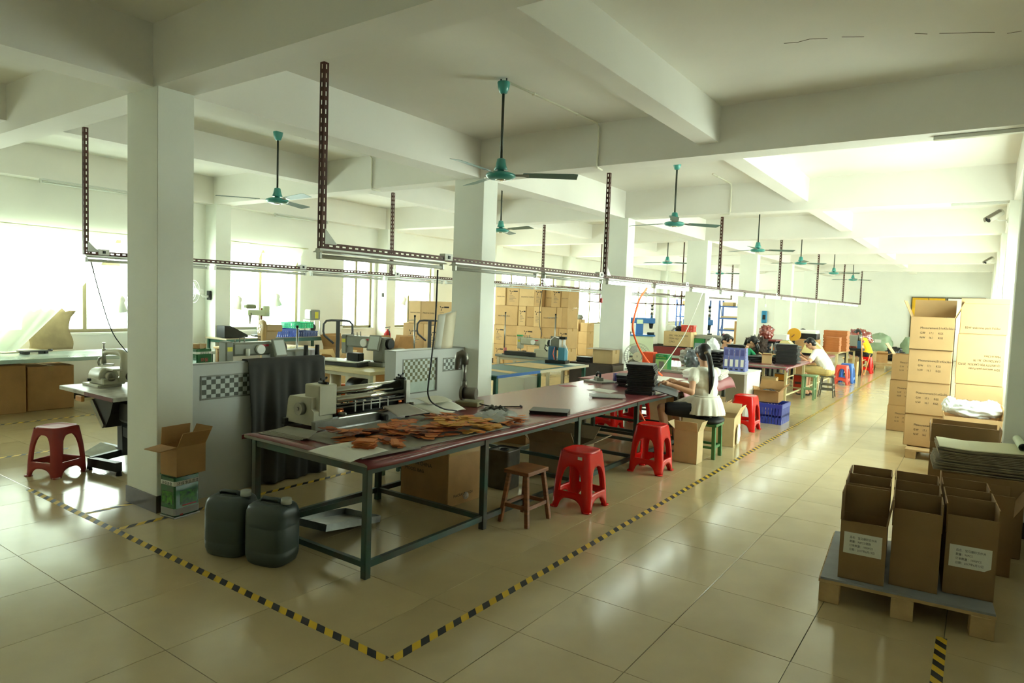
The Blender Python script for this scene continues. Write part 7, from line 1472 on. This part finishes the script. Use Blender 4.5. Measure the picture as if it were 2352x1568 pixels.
    # shirt
    e = 0.016; S_ = MB(); S_.ell(hip+up*0.03, (0.165+e, 0.125+e, 0.13), 16, 10); chain(S_, [hip+up*0.02, waist, chest], [0.125+e, (0.105 if female else 0.125)+e, 0.12+e]); S_.ell(chest, ((0.15 if female else 0.172)+e, 0.102+e, 0.14), 16, 10); S_.ell(hip+up*0.425, (sw*0.95+e*0.6, 0.068+e, 0.06+e*0.5), 14, 8)
    if dress: S_.ell(hip+up*0.20, (0.155, 0.125, 0.085), 16, 10); S_.ell(hip+up*0.30, (0.165, 0.12, 0.10), 16, 10)
    for s in (1, -1):
        S, E, W = SH[s]; q = S.lerp(E, sleeve); chain(S_, [S, S.lerp(E, sleeve*0.5), q], [0.05+e*0.6, 0.047+e*0.6, (0.050 if dress else 0.046)+e*0.7])
    remesh(S_, vox, 'blouse' if female else 'shirt', shirt, t)
    # bottoms
    L_ = MB(); L_.ell(hip-up*0.01, (0.165, 0.128, 0.105), 16, 10)
    for s in (1, -1):
        A, K, Fp, fdir = LG[s]
        if leglen <= 1: chain(L_, [A, A.lerp(K, leglen*0.5), A.lerp(K, leglen)], [0.10, 0.092, 0.078])
        else: chain(L_, [A, A.lerp(K, 0.5), K, K.lerp(Fp, 0.5), K.lerp(Fp, 0.92)], [0.10, 0.085, 0.068, 0.058, 0.048])
    remesh(L_, vox, 'shorts' if leglen <= 1 else 'trousers', bottom, t)
    for s in (1, -1):
        A, K, Fp, fdir = LG[s]; sd = Vector((-fdir.y, fdir.x, 0)); M = Matrix(((sd.x, fdir.x, 0, Fp.x), (sd.y, fdir.y, 0, Fp.y), (0, 0, 1, 0), (0, 0, 0, 1)))
        MB().prism([(-0.035, -0.075), (0.035, -0.075), (0.045, 0.06), (0.038, 0.15), (0.0, 0.19), (-0.038, 0.15), (-0.045, 0.06)], 0.0, 0.022, M).build('sandal', M_rubber, t)
        MB().tube([M @ Vector((-0.042, 0.07, 0.02)), M @ Vector((-0.03, 0.08, 0.065)), M @ Vector((0.03, 0.08, 0.065)), M @ Vector((0.042, 0.07, 0.02))], 0.008, 6).build('sandal_strap', M_whitep, t)
    return t, hip, up, fw, SH, LG
M_dress = mat('off_white_blouse', (236, 234, 220), 0.8, var=0.03, bump=0.08, bscale=60)
# woman in white, seen from behind
w1, hip, up, fw, SH, LG = person('woman in white top with long black ponytail seated at the cutting table', (-2.52, 7.50, 0), math.atan2(-0.86, -0.51), 0.455, 0.10, (0.30, -0.38), ((-2.80, 7.10, 0.83), (-2.84, 7.40, 0.83)), M_dress, mat('black_skirt', (26, 26, 28), 0.7), 'ponytail', vox=0.0065, legyaw=0.85, sleeve=0.36, leglen=0.8, female=True, dress=True, feet=None)
def skirt(u, v):
    a = 2*PI*u; q = v; c, s = math.cos(a), math.sin(a)
    fold = (0.006*math.sin(a*13+1.5*math.sin(a*2))+0.005*math.sin(a*23+2*math.sin(a*3)+1)+0.004*mnoise.noise(Vector((c*4, s*4, q*2))))*(0.2+1.1*q)
    rx = 0.148+0.075*q**0.6+fold; ry = 0.120+0.075*q**0.6+fold
    front = max(0, -s); ly, lz = math.sin(0.85), math.cos(0.85)
    z = 0.150-0.20*q+0.09*front*q-0.02*mnoise.noise(Vector((c*2, s*2, 5)))*q; ext = 0.20*front*q**0.8
    return hip+Vector((c*rx+ly*ext, s*ry-lz*ext, z))
MB().sheet(skirt, 120, 22, 0.003).build('peplum_skirt', M_dress, w1)
MB().tube([hip+Vector((0.150*math.cos(2*PI*k/40), 0.122*math.sin(2*PI*k/40), 0.155)) for k in range(40)], 0.010, 8, closed=True).build('waistband', M_dress, w1)
# other workers
def stripes(name):
    m = mat(name, (30, 30, 32), 0.8); nt, b = nodes_of(m); tc = nt.nodes.new('ShaderNodeTexCoord'); w = nt.nodes.new('ShaderNodeTexWave'); w.bands_direction = 'Z'; w.inputs['Scale'].default_value = 5.5; cr = nt.nodes.new('ShaderNodeMath'); cr.operation = 'GREATER_THAN'; cr.inputs[1].default_value = 0.55
    mx = nt.nodes.new('ShaderNodeMix'); mx.data_type = 'RGBA'; mx.inputs['A'].default_value = (*lin((28, 28, 32)), 1); mx.inputs['B'].default_value = (*lin((222, 222, 214)), 1)
    nt.links.new(tc.outputs['Object'], w.inputs['Vector']); nt.links.new(w.outputs['Fac'], cr.inputs[0]); nt.links.new(cr.outputs[0], mx.inputs['Factor']); nt.links.new(mx.outputs['Result'], b.inputs['Base Color']); return m
M_jean = mat('dark_trousers', (44, 46, 58), 0.8)
def block_stool(label, loc): wood_stool(label, loc, 0, M_wood, h=0.42, top=(0.14, 0.14), foot=(0.13, 0.13))
person('woman in black and white stripes with a hair bun at the worktable', (-3.95, 12.30, 0), 1.05, 0.42, 0.25, (0.35, 0.2), ((-3.45, 12.28, 0.98), (-3.55, 12.05, 0.90)), stripes('striped_cloth'), M_jean, 'bun', leglen=1.5, female=True); block_stool('wooden stool under the woman in stripes', (-3.95, 12.33, 0))
person('girl in a green top bending low over the worktable with hair falling forward', (-3.98, 13.55, 0), PI/2, 0.42, 0.42, (0.75, 0.0), ((-3.44, 13.7, 0.80), (-3.46, 13.42, 0.80)), mat('green_tee', (24, 150, 98), 0.8, var=0.05), M_jean, 'long', leglen=1.5, female=True); block_stool('wooden stool under the girl in green', (-3.98, 13.55, 0))
person('man in a white shirt and khaki shorts bent over the red worktable', (-2.46, 14.62, 0), -PI/2, 0.435, 0.55, (0.62, 0.0), ((-2.95, 14.35, 0.79), (-2.97, 14.62, 0.80)), mat('white_shirt', (240, 240, 234), 0.8, var=0.02), mat('khaki', (196, 172, 112), 0.85, var=0.1, scale=12), 'short', leglen=0.92, sleeve=0.55, kneeup=0.02)
person('man in a tan shirt half hidden behind stacks of leather boards', (-3.98, 18.75, 0), 1.3, 0.43, 0.2, (0.5, 0.1), ((-3.62, 18.65, 0.90), (-3.66, 18.9, 0.90)), mat('tan_shirt', (168, 112, 64), 0.8), M_jean, 'short', leglen=1.5); block_stool('wooden stool under the man in the tan shirt', (-3.98, 18.75, 0))
person('person in a yellow sleeveless top at the riveting machine in the far aisle', (-2.60, 21.45, 0), -1.9, 0.475, 0.45, (0.6, 0.0), ((-2.88, 21.05, 0.80), (-2.95, 21.25, 0.80)), mat('yellow_top', (250, 200, 24), 0.75), mat('black_shorts', (22, 22, 24), 0.8), 'short', leglen=0.95, sleeve=0.15)
person('dark-haired worker whose head shows above the white and green box', (-4.42, 17.6, 0), 0.6, 0.46, 0.05, (0.2, 0.3), ((-4.2, 17.3, 0.78), (-4.5, 17.25, 0.78)), mat('dark_tee', (60, 62, 70), 0.8), M_jean, 'short', leglen=1.5); block_stool('wooden stool under the worker behind the white and green box', (-4.42, 17.6, 0))
